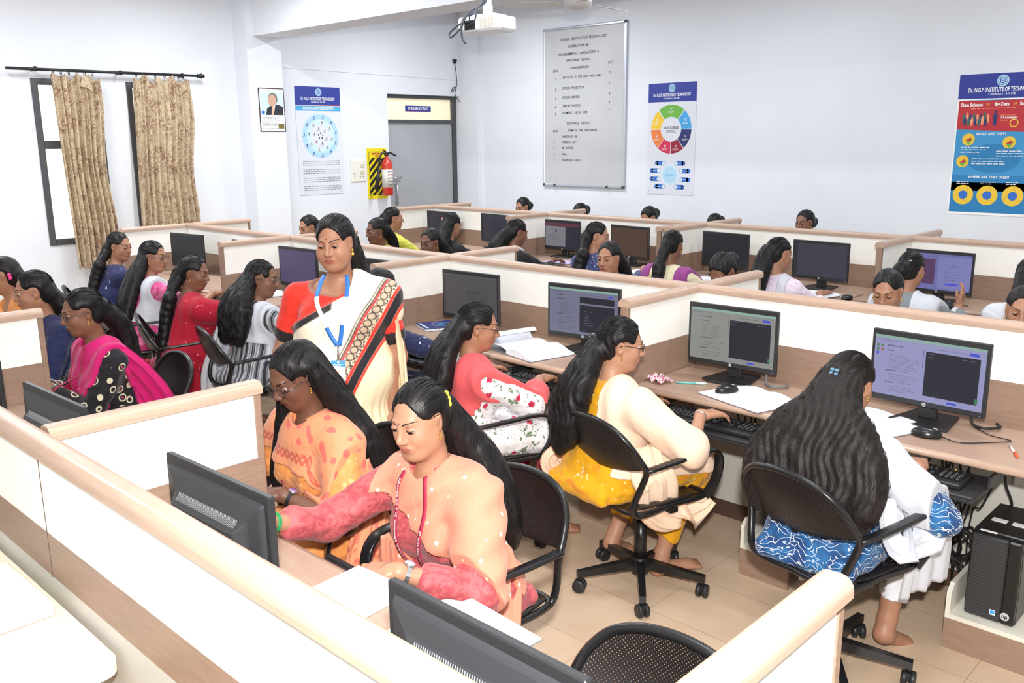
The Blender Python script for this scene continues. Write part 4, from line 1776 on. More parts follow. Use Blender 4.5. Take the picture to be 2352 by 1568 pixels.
def mesh_mat():
    m, nt, b = new_mat('perforated_black_steel')
    L = nt.links
    tc = N(nt, 'ShaderNodeTexCoord')
    sp = N(nt, 'ShaderNodeSeparateXYZ')
    L.new(tc.outputs['Object'], sp.inputs[0])
    def mth(op, a, bv=None, c=None):
        n = N(nt, 'ShaderNodeMath', operation=op)
        for i, q in enumerate((a, bv, c)):
            if q is None:
                continue
            if isinstance(q, (int, float)):
                n.inputs[i].default_value = q
            else:
                L.new(q, n.inputs[i])
        return n.outputs[0]
    P = .0105
    u = mth('MULTIPLY', sp.outputs['X'], 1 / P)
    v = mth('MULTIPLY', sp.outputs['Z'], 2 / P)
    row = mth('FLOOR', v)
    odd = mth('MULTIPLY', mth('MODULO', mth('ABSOLUTE', row), 2.0), .5)
    fu = mth('SUBTRACT', mth('FRACT', mth('ADD', u, odd)), .5)
    fv = mth('MULTIPLY', mth('SUBTRACT', mth('FRACT', v), .5), .5)
    d2 = mth('ADD', mth('MULTIPLY', fu, fu), mth('MULTIPLY', fv, fv))
    hole = mth('LESS_THAN', d2, .034)
    tr = N(nt, 'ShaderNodeBsdfTransparent')
    mx = N(nt, 'ShaderNodeMixShader')
    out = nt.nodes['Material Output']
    L.new(hole, mx.inputs[0])
    L.new(b.outputs[0], mx.inputs[1])
    L.new(tr.outputs[0], mx.inputs[2])
    L.new(mx.outputs[0], out.inputs[0])
    b.inputs['Base Color'].default_value = rgb(30, 26, 26)
    b.inputs['Roughness'].default_value = .4
    return m


m_perf = mesh_mat()


def make_chair():
    t = empty('office_chair')
    # seat: thin dished board
    b = MB()
    nn = 14
    vs, fs = [], []
    for j in range(nn + 1):
        for i in range(nn + 1):
            u, v = (i / nn - .5) * 2, (j / nn - .5) * 2
            x = u * .19 * math.sqrt(1 - .18 * v * v)
            y = v * .205 * math.sqrt(1 - .18 * u * u)
            vs.append((x, y, .435 + .012 * (u * u) - .018 * max(0, v) ** 3))
    for j in range(nn):
        for i in range(nn):
            a = j * (nn + 1) + i
            fs.append((a, a + 1, a + nn + 2, a + nn + 1))
    b.add(vs, fs, 0, True)
    o = b.build('seat', m_perf, t)
    o.modifiers.new('t', 'SOLIDIFY').thickness = .006
    b = MB()
    b.tube(spline([(.175, .19, .425), (.187, 0, .43), (.175, -.195, .43), (0, -.205, .43), (-.175, -.195, .43), (-.187, 0, .43), (-.175, .19, .425), (0, .205, .415)], 6, True), .011, n=8, closed=True)
    b.box((0, 0, .405), (.38, .04, .02))
    b.box((0, 0, .40), (.16, .18, .03), ch=.004)
    b.build('seat_frame', m_chair, t)
    # hoop frame with kinked sides
    side = [(.165, -.02, .415), (.175, -.14, .415), (.180, -.20, .43), (.188, -.215, .48), (.210, -.195, .56), (.224, -.188, .615), (.218, -.212, .660), (.200, -.245, .715), (.155, -.272, .765), (.085, -.287, .792), (0, -.292, .800)]
    hoop = side + [(-x, y, z) for x, y, z in side[-2::-1]]
    b = MB()
    b.tube(spline(hoop, 6), .0125, n=10)
    b.build('back_frame', m_chair, t)
    # oval perforated back panel between the hoop and a lower arc
    b = MB()
    nu, nv = 28, 12
    vs, fs = [], []
    top = [Vector(p) for p in ((.221, -.198, .632), (.214, -.222, .674), (.192, -.252, .725), (.145, -.275, .770), (.08, -.288, .792), (0, -.292, .799))]
    topc = spline(top + [Vector((-p.x, p.y, p.z)) for p in top[-2::-1]], 6)
    nT = len(topc)
    for i in range(nT):
        p = topc[i]
        u = p.x / .221
        zl = .624 - .030 * (1 - u * u)
        yl = -.197 - .040 * (1 - u * u)
        for j in range(nv + 1):
            v = j / nv
            vs.append((p.x, p.y + (yl - p.y) * v - .022 * math.sin(v * PI) * (1 - u * u) * .8, p.z + (zl - p.z) * v))
    for i in range(nT - 1):
        for j in range(nv):
            a = i * (nv + 1) + j
            fs.append((a, a + nv + 1, a + nv + 2, a + 1))
    b.add(vs, fs, 0, True)
    o = b.build('backrest', m_perf, t)
    o.modifiers.new('t', 'SOLIDIFY').thickness = .003
    for sd in (-1, 1):
        b = MB()
        arm = [(.222, -.185, .618), (.238, -.15, .628), (.245, .0, .640), (.245, .10, .648), (.240, .165, .632), (.232, .20, .58), (.215, .20, .50), (.19, .17, .425)]
        b.tube(spline([(sd * x, y, z) for x, y, z in arm], 6), .01, n=12, flat=(.019, .008))
        b.build('armrest', m_chair, t)
    b = MB()
    b.tube([(0, 0, .39), (0, 0, .25)], .016, n=14)
    b.tube([(0, 0, .30), (0, 0, .10)], .026, n=16)
    b.tube([(0, 0, .135), (0, 0, .065)], .036, n=16)
    b.build('gas_column', m_chair, t)
    b = MB()
    for k in range(5):
        a = R(90 + 72 * k + 14)
        Mz = rotm(rz=a)
        b.M = Mz
        vs = [(.02, -.017, .085), (.02, .017, .085), (.02, .017, .125), (.02, -.017, .125), (.275, -.013, .068), (.275, .013, .068), (.275, .013, .095), (.275, -.013, .095)]
        b.add(vs, [(0, 1, 2, 3), (7, 6, 5, 4), (0, 4, 5, 1), (1, 5, 6, 2), (2, 6, 7, 3), (3, 7, 4, 0)])
        b.M = None
    b.build('star_base', m_chair, t)
    for k in range(5):
        a = R(90 + 72 * k + 14)
        cx, cy = .265 * math.cos(a), .265 * math.sin(a)
        b = MB()
        Mw = rotm(rz=a + .6 + k)
        T = Matrix.Translation((cx, cy, 0))
        b.M = T @ Mw
        for sd in (-1, 1):
            b.lathe([(.012, -.009), (.026, -.009), (.028, -.005), (.028, .005), (.024, .009), (.01, .009)], (0, sd * .014, .0285), n=16, M=rotm(rx=PI / 2))
        b.box((0, 0, .038), (.03, .012, .03))
        b.tube([(0, 0, .05), (0, 0, .075)], .007, n=8)
        b.build('caster', m_plastic, t)
    return t


chair0 = make_chair()
_chu = [0]


def put_chair(x, y, rz, label):
    t = chair0 if _chu[0] == 0 else copy_tree(chair0)
    _chu[0] += 1
    t.location = (x, y, 0)
    t.rotation_euler = (0, 0, R(rz))
    t['label'] = label
    t['category'] = 'chair'
    t['group'] = 'black perforated office chairs'
    return t
# ---------------------------------------------------------------- implicit surfaces (for people, hair and clothes)
BIG = 9.0


def npv(v):
    return np.array([v[0], v[1], v[2]], dtype=np.float64)


def unit(v):
    v = np.array(v, float)
    return v / (np.linalg.norm(v) + 1e-12)


def basis(y, z):
    """rotation matrix with columns x,y,z : y axis kept, z made square to it"""
    y = unit(y)
    z = np.array(z, float)
    z = unit(z - y * z.dot(y))
    x = np.cross(y, z)
    return np.stack([x, y, z], 1)


class Sdf:
    def __init__(s):
        s.p = []
        s.post = []

    def copy(s):
        c = Sdf()
        c.p = list(s.p)
        c.post = list(s.post)
        return c

    def cap(s, a, b, ra, rb=None, k=.02, op=1):
        s.p.append(('c', npv(a), npv(b), ra, ra if rb is None else rb, k, op))
        return s

    def chain(s, pts, rs, k=.02):
        if not isinstance(rs, (list, tuple)):
            rs = [rs] * len(pts)
        for i in range(len(pts) - 1):
            s.cap(pts[i], pts[i + 1], rs[i], rs[i + 1], k)
        return s

    def ell(s, c, r, M=None, k=.02, op=1):
        s.p.append(('e', npv(c), np.array(r, float), np.eye(3) if M is None else np.array(M), 0, k, op))
        return s

    def box(s, c, h, M=None, rd=.01, k=.02, op=1):
        s.p.append(('b', npv(c), np.array(h, float), np.eye(3) if M is None else np.array(M), rd, k, op))
        return s

    def bounds(s):
        lo, hi = np.full(3, 1e9), np.full(3, -1e9)
        for q in s.p:
            if q[6] < 0:
                continue
            if q[0] == 'c':
                for c, r in ((q[1], q[3]), (q[2], q[4])):
                    lo = np.minimum(lo, c - r)
                    hi = np.maximum(hi, c + r)
            else:
                e = np.abs(q[3]) @ q[2]
                lo = np.minimum(lo, q[1] - e)
                hi = np.maximum(hi, q[1] + e)
        return lo - .03, hi + .03

    @staticmethod
    def _d(q, P):
        if q[0] == 'c':
            a, b, ra, rb = q[1], q[2], q[3], q[4]
            ab = b - a
            Q = P - a.astype(P.dtype)
            t = np.clip((Q @ ab.astype(P.dtype)) * P.dtype.type(1 / (ab @ ab + 1e-12)), 0, 1)
            Q -= t[:, None] * ab.astype(P.dtype)
            return np.sqrt(np.einsum('ij,ij->i', Q, Q)) - (ra + (rb - ra) * t)
        L = (P - q[1].astype(P.dtype)) @ q[3].astype(P.dtype)
        if q[0] == 'e':
            L *= (1 / q[2]).astype(P.dtype)
            k0 = np.sqrt(np.einsum('ij,ij->i', L, L))
            L *= (1 / q[2]).astype(P.dtype)
            k1 = np.sqrt(np.einsum('ij,ij->i', L, L))
            return k0 * (k0 - 1) / (k1 + 1e-6)
        h = (q[2] - q[4]).astype(P.dtype)
        a = np.abs(L) - h
        return np.linalg.norm(np.maximum(a, 0), axis=1) + np.minimum(a.max(1), 0) - q[4]

    @staticmethod
    def _mix(o, dd, k, op):
        if op > 0:
            h = np.maximum(k - np.abs(o - dd), 0) / k
            return np.minimum(o, dd) - h * h * k * .25
        dd = -dd
        h = np.maximum(k - np.abs(o - dd), 0) / k
        return np.maximum(o, dd) + h * h * k * .25

    def raw(s, P):
        d = np.full(len(P), BIG)
        for q in s.p:
            d = s._mix(d, s._d(q, P), q[5], q[6])
        return d

    def __call__(s, P):
        d = s.raw(P)
        for f in s.post:
            d = f(P, d)
        return d

    def far(s, P):
        """safe for points far from the surface"""
        return s(P)


def surface(sdf, h, lo=None, hi=None):
    """surface nets on a block-culled grid -> verts, quads"""
    if lo is None:
        lo, hi = sdf.bounds()
    lo = np.array(lo, float)
    hi = np.array(hi, float)
    B = 8
    nb = np.ceil((hi - lo) / (h * B)).astype(int) + 1
    n = nb * B
    D = np.ones(n + 1, np.float32)
    g = np.stack(np.meshgrid(*[np.arange(k) for k in nb], indexing='ij'), -1).reshape(-1, 3)
    ctr = lo + (g + .5) * B * h
    dr = sdf.raw(ctr)
    dc = dr
    for f in sdf.post:
        dc = f(ctr, dc)
    br = B * h * .87
    rad = br * 1.25 + .012
    act = np.abs(dc) < rad
    neg = dc <= -rad
    if neg.any():
        for c in g[neg]:
            D[c[0] * B:c[0] * B + B, c[1] * B:c[1] * B + B, c[2] * B:c[2] * B + B] = -1
    ga = g[act]
    if not len(ga):
        return np.zeros((0, 3)), np.zeros((0, 4), int)
    ca, da = ctr[act], dr[act]
    off = np.stack(np.meshgrid(*[np.arange(B)] * 3, indexing='ij'), -1).reshape(-1, 3)
    idx = ga[:, None, :] * B + off[None]
    P = (lo + idx * h).astype(np.float32)
    d = np.full(P.shape[:2], BIG, np.float32)
    for q in sdf.p:
        k = q[5]
        dq = sdf._d(q, ca)
        m = np.nonzero(dq < (np.maximum(da, -.02) if q[6] > 0 else 0) + k + 2.2 * br + .012)[0]
        if not len(m):
            continue
        Pm = P[m].reshape(-1, 3)
        d[m] = sdf._mix(d[m], sdf._d(q, Pm).reshape(len(m), -1), k, q[6])
    d = d.reshape(-1)
    Pf = P.reshape(-1, 3)
    for f in sdf.post:
        d = f(Pf, d)
    ix = idx.reshape(-1, 3)
    D[ix[:, 0], ix[:, 1], ix[:, 2]] = d
    ins = D < 0
    # mixed cells
    c = ins[:-1, :-1, :-1].astype(np.int8)
    tot = np.zeros_like(c)
    for a in (0, 1):
        for b in (0, 1):
            for e in (0, 1):
                tot += ins[a:D.shape[0] - 1 + a, b:D.shape[1] - 1 + b, e:D.shape[2] - 1 + e]
    cells = np.argwhere((tot > 0) & (tot < 8))
    if not len(cells):
        return np.zeros((0, 3)), np.zeros((0, 4), int)
    cs = np.array([(a, b, e) for a in (0, 1) for b in (0, 1) for e in (0, 1)])
    V = D[cells[:, None, 0] + cs[None, :, 0], cells[:, None, 1] + cs[None, :, 1], cells[:, None, 2] + cs[None, :, 2]].astype(float)
    acc = np.zeros((len(cells), 3))
    cnt = np.zeros(len(cells))
    for i in range(8):
        for ax in range(3):
            if cs[i][ax] == 0:
                j = i + (4, 2, 1)[ax]
                a, b = V[:, i], V[:, j]
                m = (a < 0) != (b < 0)
                t = np.where(m, a / np.where(m, a - b, 1), 0)
                p = np.tile(cs[i].astype(float), (len(cells), 1))
                p[:, ax] += t
                acc[m] += p[m]
                cnt[m] += 1
    verts = lo + (cells + acc / cnt[:, None]) * h
    vid = np.full(c.shape, -1, np.int32)
    vid[cells[:, 0], cells[:, 1], cells[:, 2]] = np.arange(len(cells))
    quads = []
    for ax in range(3):
        sl0 = [slice(None)] * 3
        sl1 = [slice(None)] * 3
        sl0[ax] = slice(0, -1)
        sl1[ax] = slice(1, None)
        A, Bq = ins[tuple(sl0)], ins[tuple(sl1)]
        e = np.argwhere(A != Bq)
        if not len(e):
            continue
        u, w = (ax + 1) % 3, (ax + 2) % 3
        ok = (e[:, u] > 0) & (e[:, w] > 0) & (e[:, u] < c.shape[u]) & (e[:, w] < c.shape[w])
        e = e[ok]
        q = []
        for (du, dw) in ((-1, -1), (0, -1), (0, 0), (-1, 0)):
            f = e.copy()
            f[:, u] += du
            f[:, w] += dw
            q.append(vid[f[:, 0], f[:, 1], f[:, 2]])
        q = np.stack(q, 1)
        flip = ~A[e[:, 0], e[:, 1], e[:, 2]]
        q[flip] = q[flip][:, ::-1]
        q = q[(q >= 0).all(1)]
        quads.append(q)
    return verts, np.concatenate(quads)


def relax(v, q, it=1, lam=.5):
    for _ in range(it):
        acc = np.zeros_like(v)
        cnt = np.zeros(len(v))
        for i in range(4):
            a, b = q[:, i], q[:, (i + 1) % 4]
            for k in range(3):
                acc[:, k] += np.bincount(a, v[b, k], len(v)) + np.bincount(b, v[a, k], len(v))
            cnt += np.bincount(a, minlength=len(v)) + np.bincount(b, minlength=len(v))
        m = cnt > 0
        v[m] = v[m] * (1 - lam) + lam * acc[m] / cnt[m, None]
    return v


def np_mesh(name, v, q, mats, parent=None, col=None, smooth=True):
    me = bpy.data.meshes.new(name)
    n, m = len(v), len(q)
    k = q.shape[1]
    me.vertices.add(n)
    me.vertices.foreach_set('co', v.astype(np.float32).ravel())
    me.loops.add(m * k)
    me.loops.foreach_set('vertex_index', q.astype(np.int32).ravel())
    me.polygons.add(m)
    me.polygons.foreach_set('loop_start', np.arange(0, m * k, k, dtype=np.int32))
    me.polygons.foreach_set('use_smooth', np.full(m, smooth))
    me.update(calc_edges=True)
    if not isinstance(mats, (list, tuple)):
        mats = [mats]
    for mm_ in mats:
        me.materials.append(mm_)
    if col is not None:
        at_ = me.attributes.new('tint', 'FLOAT_COLOR', 'POINT')
        c4 = np.ones((n, 4), np.float32)
        c4[:, :3] = col
        at_.data.foreach_set('color', c4.ravel())
    o = bpy.data.objects.new(name, me)
    C.objects.link(o)
    o.parent = parent
    return o


def wob(P, f, seed=0):
    """cheap smooth pseudo-noise in [-1,1]"""
    x, y, z = P[:, 0] * f, P[:, 1] * f, P[:, 2] * f
    s = seed * 1.7
    return (np.sin(x * 1.3 + 1.7 * np.sin(y * 1.1 + s) + s) + np.sin(y * 1.7 + 1.3 * np.sin(z * .9 + x * .4 + s * 2)) + np.sin(z * 1.5 + 1.9 * np.sin(x * .8 - s))) / 3


# ---------------------------------------------------------------- materials of skin, hair, cloth
def skin_mat(name, c):
    if name in _mats:
        return _mats[name]
    m, nt, b = new_mat(name)
    L = nt.links
    at_ = N(nt, 'ShaderNodeAttribute')
    at_.attribute_name = 'tint'
    mx = N(nt, 'ShaderNodeMix', data_type='RGBA', blend_type='MULTIPLY')
    mx.inputs[0].default_value = 1
    tc = N(nt, 'ShaderNodeTexCoord')
    nz = N(nt, 'ShaderNodeTexNoise')
    nz.inputs['Scale'].default_value = 18
    nz.inputs['Detail'].default_value = 5
    L.new(tc.outputs['Object'], nz.inputs['Vector'])
    rp = N(nt, 'ShaderNodeValToRGB')
    rp.color_ramp.elements[0].position = .3
    rp.color_ramp.elements[0].color = rgb(*[int(v * .95) for v in c])
    rp.color_ramp.elements[1].position = .7
    rp.color_ramp.elements[1].color = rgb(*c)
    L.new(nz.outputs[0], rp.inputs[0])
    L.new(rp.outputs[0], mx.inputs[6])
    L.new(at_.outputs['Color'], mx.inputs[7])
    L.new(mx.outputs[2], b.inputs['Base Color'])
    b.inputs['Roughness'].default_value = .48
    b.inputs['Specular IOR Level'].default_value = .45
    b.inputs['Subsurface Weight'].default_value = .0
    _mats[name] = m
    return m


def hair_mat(name, c=(13, 12, 13), c2=(33, 30, 32), rough=.45, vert=True):
    if name in _mats:
        return _mats[name]
    m, nt, b = new_mat(name)
    L = nt.links
    tc = N(nt, 'ShaderNodeTexCoord')
    mp = N(nt, 'ShaderNodeMapping')
    mp.inputs['Scale'].default_value = (1, 1, .10)
    nz = N(nt, 'ShaderNodeTexNoise')
    nz.inputs['Scale'].default_value = 160
    nz.inputs['Detail'].default_value = 4
    nz.inputs['Distortion'].default_value = .4
    L.new(tc.outputs['Object'], mp.inputs[0])
    L.new(mp.outputs[0], nz.inputs['Vector'])
    rp = N(nt, 'ShaderNodeValToRGB')
    rp.color_ramp.elements[0].position = .35
    rp.color_ramp.elements[0].color = rgb(*c)
    rp.color_ramp.elements[1].position = .75
    rp.color_ramp.elements[1].color = rgb(*c2)
    L.new(nz.outputs[0], rp.inputs[0])
    L.new(rp.outputs[0], b.inputs['Base Color'])
    bp = N(nt, 'ShaderNodeBump')
    bp.inputs['Strength'].default_value = .4
    bp.inputs['Distance'].default_value = .003
    L.new(nz.outputs[0], bp.inputs['Height'])
    L.new(bp.outputs[0], b.inputs['Normal'])
    b.inputs['Roughness'].default_value = rough
    b.inputs['Specular IOR Level'].default_value = .3
    _mats[name] = m
    return m


def cloth_mat(name, base, kind='plain', c2=(255, 255, 255), c3=None, scale=30, rough=.8, sheen=.15, lo=None):
    """base * tint attribute, with a printed pattern of colour c2 / c3"""
    if name in _mats:
        return _mats[name]
    m, nt, b = new_mat(name)
    L = nt.links
    tc = N(nt, 'ShaderNodeTexCoord')
    at_ = N(nt, 'ShaderNodeAttribute')
    at_.attribute_name = 'tint'
    base_n = N(nt, 'ShaderNodeMix', data_type='RGBA', blend_type='MULTIPLY')
    base_n.inputs[0].default_value = 1
    base_n.inputs[6].default_value = rgb(*base)
    L.new(at_.outputs['Color'], base_n.inputs[7])
    cur = base_n.outputs[2]

    def mixin(fac, col, cur):
        mx = N(nt, 'ShaderNodeMix', data_type='RGBA')
        L.new(fac, mx.inputs[0])
        L.new(cur, mx.inputs[6])
        mx.inputs[7].default_value = rgb(*col)
        return mx.outputs[2]

    def ramp(src, p0, p1, inv=False):
        r = N(nt, 'ShaderNodeValToRGB')
        e = r.color_ramp.elements
        e[0].position, e[1].position = p0, p1
        e[0].color = (1, 1, 1, 1) if inv else (0, 0, 0, 1)
        e[1].color = (0, 0, 0, 1) if inv else (1, 1, 1, 1)
        L.new(src, r.inputs[0])
        return r.outputs[0]

    def noise(sc, det=2, dist=0.0, off=0.0):
        mp = N(nt, 'ShaderNodeMapping')
        mp.inputs['Location'].default_value = (off, off * .7, off * .3)
        L.new(tc.outputs['Object'], mp.inputs[0])
        n = N(nt, 'ShaderNodeTexNoise')
        n.inputs['Scale'].default_value = sc
        n.inputs['Detail'].default_value = det
        n.inputs['Distortion'].default_value = dist
        L.new(mp.outputs[0], n.inputs['Vector'])
        return n.outputs[0]

    def voro(sc, feat='F1', rnd=1.0):
        v = N(nt, 'ShaderNodeTexVoronoi', feature=feat)
        v.inputs['Scale'].default_value = sc
        v.inputs['Randomness'].default_value = rnd
        L.new(tc.outputs['Object'], v.inputs['Vector'])
        return v.outputs['Distance']

    if kind == 'dots':
        cur = mixin(ramp(voro(scale, rnd=.45), .14, .17, True), c2, cur)
    elif kind == 'rings':
        d = voro(scale, rnd=.5)
        cur = mixin(ramp(d, .33, .35, True), c2, cur)
        cur = mixin(ramp(d, .23, .25, True), base, cur)
        if c3:
            cur = mixin(ramp(d, .12, .14, True), c3, cur)
    elif kind == 'floral':
        cur = mixin(ramp(noise(scale, 3, 1.5, 3), .60, .62), c3 or (90, 120, 90), cur)
        d = voro(scale * .45, rnd=.9)
        n = noise(scale * 2.2, 2, .8)
        ad = N(nt, 'ShaderNodeMath', operation='MULTIPLY_ADD')
        L.new(n, ad.inputs[0])
        ad.inputs[1].default_value = .35
        L.new(d, ad.inputs[2])
        cur = mixin(ramp(ad.outputs[0], .36, .39, True), c2, cur)
        cur = mixin(ramp(ad.outputs[0], .24, .27, True), tuple(int(v * .8) for v in c2), cur)
    elif kind == 'marks':
        cur = mixin(ramp(noise(scale, 3, 1.8), .655, .67), c2, cur)
        if c3:
            cur = mixin(ramp(noise(scale * .35, 2, .5, 9), .58, .64), c3, cur)
    elif kind == 'brocade':
        cur = mixin(ramp(noise(scale, 4, 2.2), .5, .54), c2, cur)
        if c3:
            cur = mixin(ramp(noise(scale * .3, 2, .6, 5), .52, .62), c3, cur)
    elif kind == 'batik':
        f = noise(scale * .35, 3, .4, 2)
        cur = mixin(ramp(f, .42, .6), c3 or base, cur)
        d = voro(scale, 'DISTANCE_TO_EDGE')
        n = noise(scale * .8, 1, .3, 4)
        lt = ramp(d, .020, .030, True)
        gate = ramp(n, .55, .57)
        mm_ = N(nt, 'ShaderNodeMath', operation='MULTIPLY')
        L.new(lt, mm_.inputs[0])
        L.new(gate, mm_.inputs[1])
        cur = mixin(mm_.outputs[0], c2, cur)
        wv = N(nt, 'ShaderNodeTexWave', wave_type='RINGS')
        wv.inputs['Scale'].default_value = scale * .36
        wv.inputs['Distortion'].default_value = 14
        wv.inputs['Detail'].default_value = 1
        wv.inputs['Detail Scale'].default_value = 1.3
        L.new(tc.outputs['Object'], wv.inputs['Vector'])
        cur = mixin(ramp(wv.outputs['Fac'], .97, .98), c2, cur)
    elif kind == 'stripes':
        sp = N(nt, 'ShaderNodeSeparateXYZ')
        L.new(tc.outputs['Object'], sp.inputs[0])
        for fr_, col, lo_, hi_ in ((scale, c2, .55, .60), (scale * 2.3, c3 or base, .70, .76)):
            a = N(nt, 'ShaderNodeMath', operation='MULTIPLY_ADD')
            a.inputs[1].default_value = fr_
            L.new(sp.outputs['X'], a.inputs[0])
            a2 = N(nt, 'ShaderNodeMath', operation='MULTIPLY')
            a2.inputs[1].default_value = fr_ * .45
            L.new(sp.outputs['Y'], a2.inputs[0])
            L.new(a2.outputs[0], a.inputs[2])
            sn = N(nt, 'ShaderNodeMath', operation='SINE')
            L.new(a.outputs[0], sn.inputs[0])
            ab = N(nt, 'ShaderNodeMath', operation='MULTIPLY_ADD')
            ab.inputs[1].default_value = .5
            ab.inputs[2].default_value = .5
            L.new(sn.outputs[0], ab.inputs[0])
            cur = mixin(ramp(ab.outputs[0], lo_, hi_), col, cur)
    elif kind == 'sparkle':
        cur = mixin(ramp(noise(scale, 2, .2), .60, .64), c2, cur)
        if c3:
            cur = mixin(ramp(noise(scale * .7, 2, .2, 7), .62, .66), c3, cur)
    L.new(cur, b.inputs['Base Color'])
    b.inputs['Roughness'].default_value = rough
    b.inputs['Specular IOR Level'].default_value = .3
    b.inputs['Sheen Weight'].default_value = sheen
    b.inputs['Sheen Roughness'].default_value = .5
    nz = N(nt, 'ShaderNodeTexNoise')
    nz.inputs['Scale'].default_value = 22
    nz.inputs['Detail'].default_value = 3
    nz.inputs['Distortion'].default_value = 1.0
    mp = N(nt, 'ShaderNodeMapping')
    mp.inputs['Scale'].default_value = (1, 1, .45)
    L.new(tc.outputs['Object'], mp.inputs[0])
    L.new(mp.outputs[0], nz.inputs['Vector'])
    bp = N(nt, 'ShaderNodeBump')
    bp.inputs['Strength'].default_value = .35
    bp.inputs['Distance'].default_value = .012
    L.new(nz.outputs[0], bp.inputs['Height'])
    L.new(bp.outputs[0], b.inputs['Normal'])
    _mats[name] = m
    return m
# ---------------------------------------------------------------- people
def rotz3(a):
    c, s = math.cos(a), math.sin(a)
    return np.array([[c, -s, 0], [s, c, 0], [0, 0, 1.0]])


def rotx3(a):
    c, s = math.cos(a), math.sin(a)
    return np.array([[1.0, 0, 0], [0, c, -s], [0, s, c]])


def roty3(a):
    c, s = math.cos(a), math.sin(a)
    return np.array([[c, 0, s], [0, 1.0, 0], [-s, 0, c]])


def ik(S_, W_, a, b, hint):
    d = W_ - S_
    L = np.linalg.norm(d)
    L2 = min(L, (a + b) * .985)
    d = d / L
    W2 = S_ + d * L2
    x = (a * a - b * b + L2 * L2) / (2 * L2)
    h = math.sqrt(max(a * a - x * x, 0))
    hn = hint - d * hint.dot(d)
    return S_ + d * x + unit(hn) * h, W2


def np_tubes(paths, r, n=3):
    """many thin tubes: paths (K,m,3)"""
    P = np.asarray(paths, float)
    K, m, _ = P.shape
    T = np.gradient(P, axis=1)
    T /= np.linalg.norm(T, axis=2, keepdims=True) + 1e-9
    up = np.array([.31, .17, .93])
    A = np.cross(T, up)
    A /= np.linalg.norm(A, axis=2, keepdims=True) + 1e-9
    Bv = np.cross(T, A)
    taper = np.ones(m)
    taper[-3:] = (.8, .55, .25)
    rr = (r * taper)[None, :, None]
    V = []
    for k in range(n):
        a = 2 * PI * k / n
        V.append(P + (A * math.cos(a) + Bv * math.sin(a)) * rr)
    V = np.stack(V, 2).reshape(-1, 3)
    base = (np.arange(K)[:, None, None] * m + np.arange(m - 1)[None, :, None]) * n + np.arange(n)[None, None, :]
    nxt = (np.arange(K)[:, None, None] * m + np.arange(m - 1)[None, :, None]) * n + (np.arange(n)[None, None, :] + 1) % n
    q = np.stack([base, nxt, nxt + n, base + n], -1).reshape(-1, 4)
    return V, q


def catmull(P, m):
    """resample control points smoothly to m points"""
    P = np.array(P, float)
    n = len(P)
    Q = np.vstack([2 * P[0] - P[1], P, 2 * P[-1] - P[-2]])
    s = np.linspace(0, n - 1 - 1e-6, m)
    i = s.astype(int)
    t = (s - i)[:, None]
    p0, p1, p2, p3 = Q[i], Q[i + 1], Q[i + 2], Q[i + 3]
    return .5 * (2 * p1 + (p2 - p0) * t + (2 * p0 - 5 * p1 + 4 * p2 - p3) * t * t + (3 * p1 - p0 - 3 * p2 + p3) * t ** 3)


def ray_hit(sdf, O, Dn, n=64, far=.45):
    """march many rays at once; returns hit points"""
    O = np.atleast_2d(np.array(O, float))
    Dn = unit(Dn)
    t = np.zeros(len(O))
    for _ in range(n):
        d = sdf.far(O + t[:, None] * Dn)
        t = np.minimum(t + np.where(d > .0003, d * .85, 0), far)
        if (d <= .0004).all():
            break
    return O + t[:, None] * Dn


SKINS = {'dark': (134, 92, 72), 'mid': (172, 124, 98), 'light': (182, 134, 107), 'deep': (112, 76, 60)}
m_gold = mat('gold', (215, 170, 80), .25, metal=.9)
m_eye = mat('eye_white', (176, 166, 160), .35)
m_iris = mat('iris_dark_brown', (30, 18, 14), .12)
m_rim = mat('spectacle_rim', (28, 28, 30), .3)
m_metalrim = mat('spectacle_metal', (90, 90, 95), .25, metal=.7)


def lens_mat():
    m, nt, b = new_mat('spectacle_lens')
    tr = N(nt, 'ShaderNodeBsdfTransparent')
    gl = N(nt, 'ShaderNodeBsdfGlossy')
    gl.inputs['Roughness'].default_value = .05
    mx = N(nt, 'ShaderNodeMixShader')
    mx.inputs[0].default_value = .10
    nt.links.new(tr.outputs[0], mx.inputs[1])
    nt.links.new(gl.outputs[0], mx.inputs[2])
    nt.links.new(mx.outputs[0], nt.nodes['Material Output'].inputs[0])
    return m


m_lens = lens_mat()


HS = .92


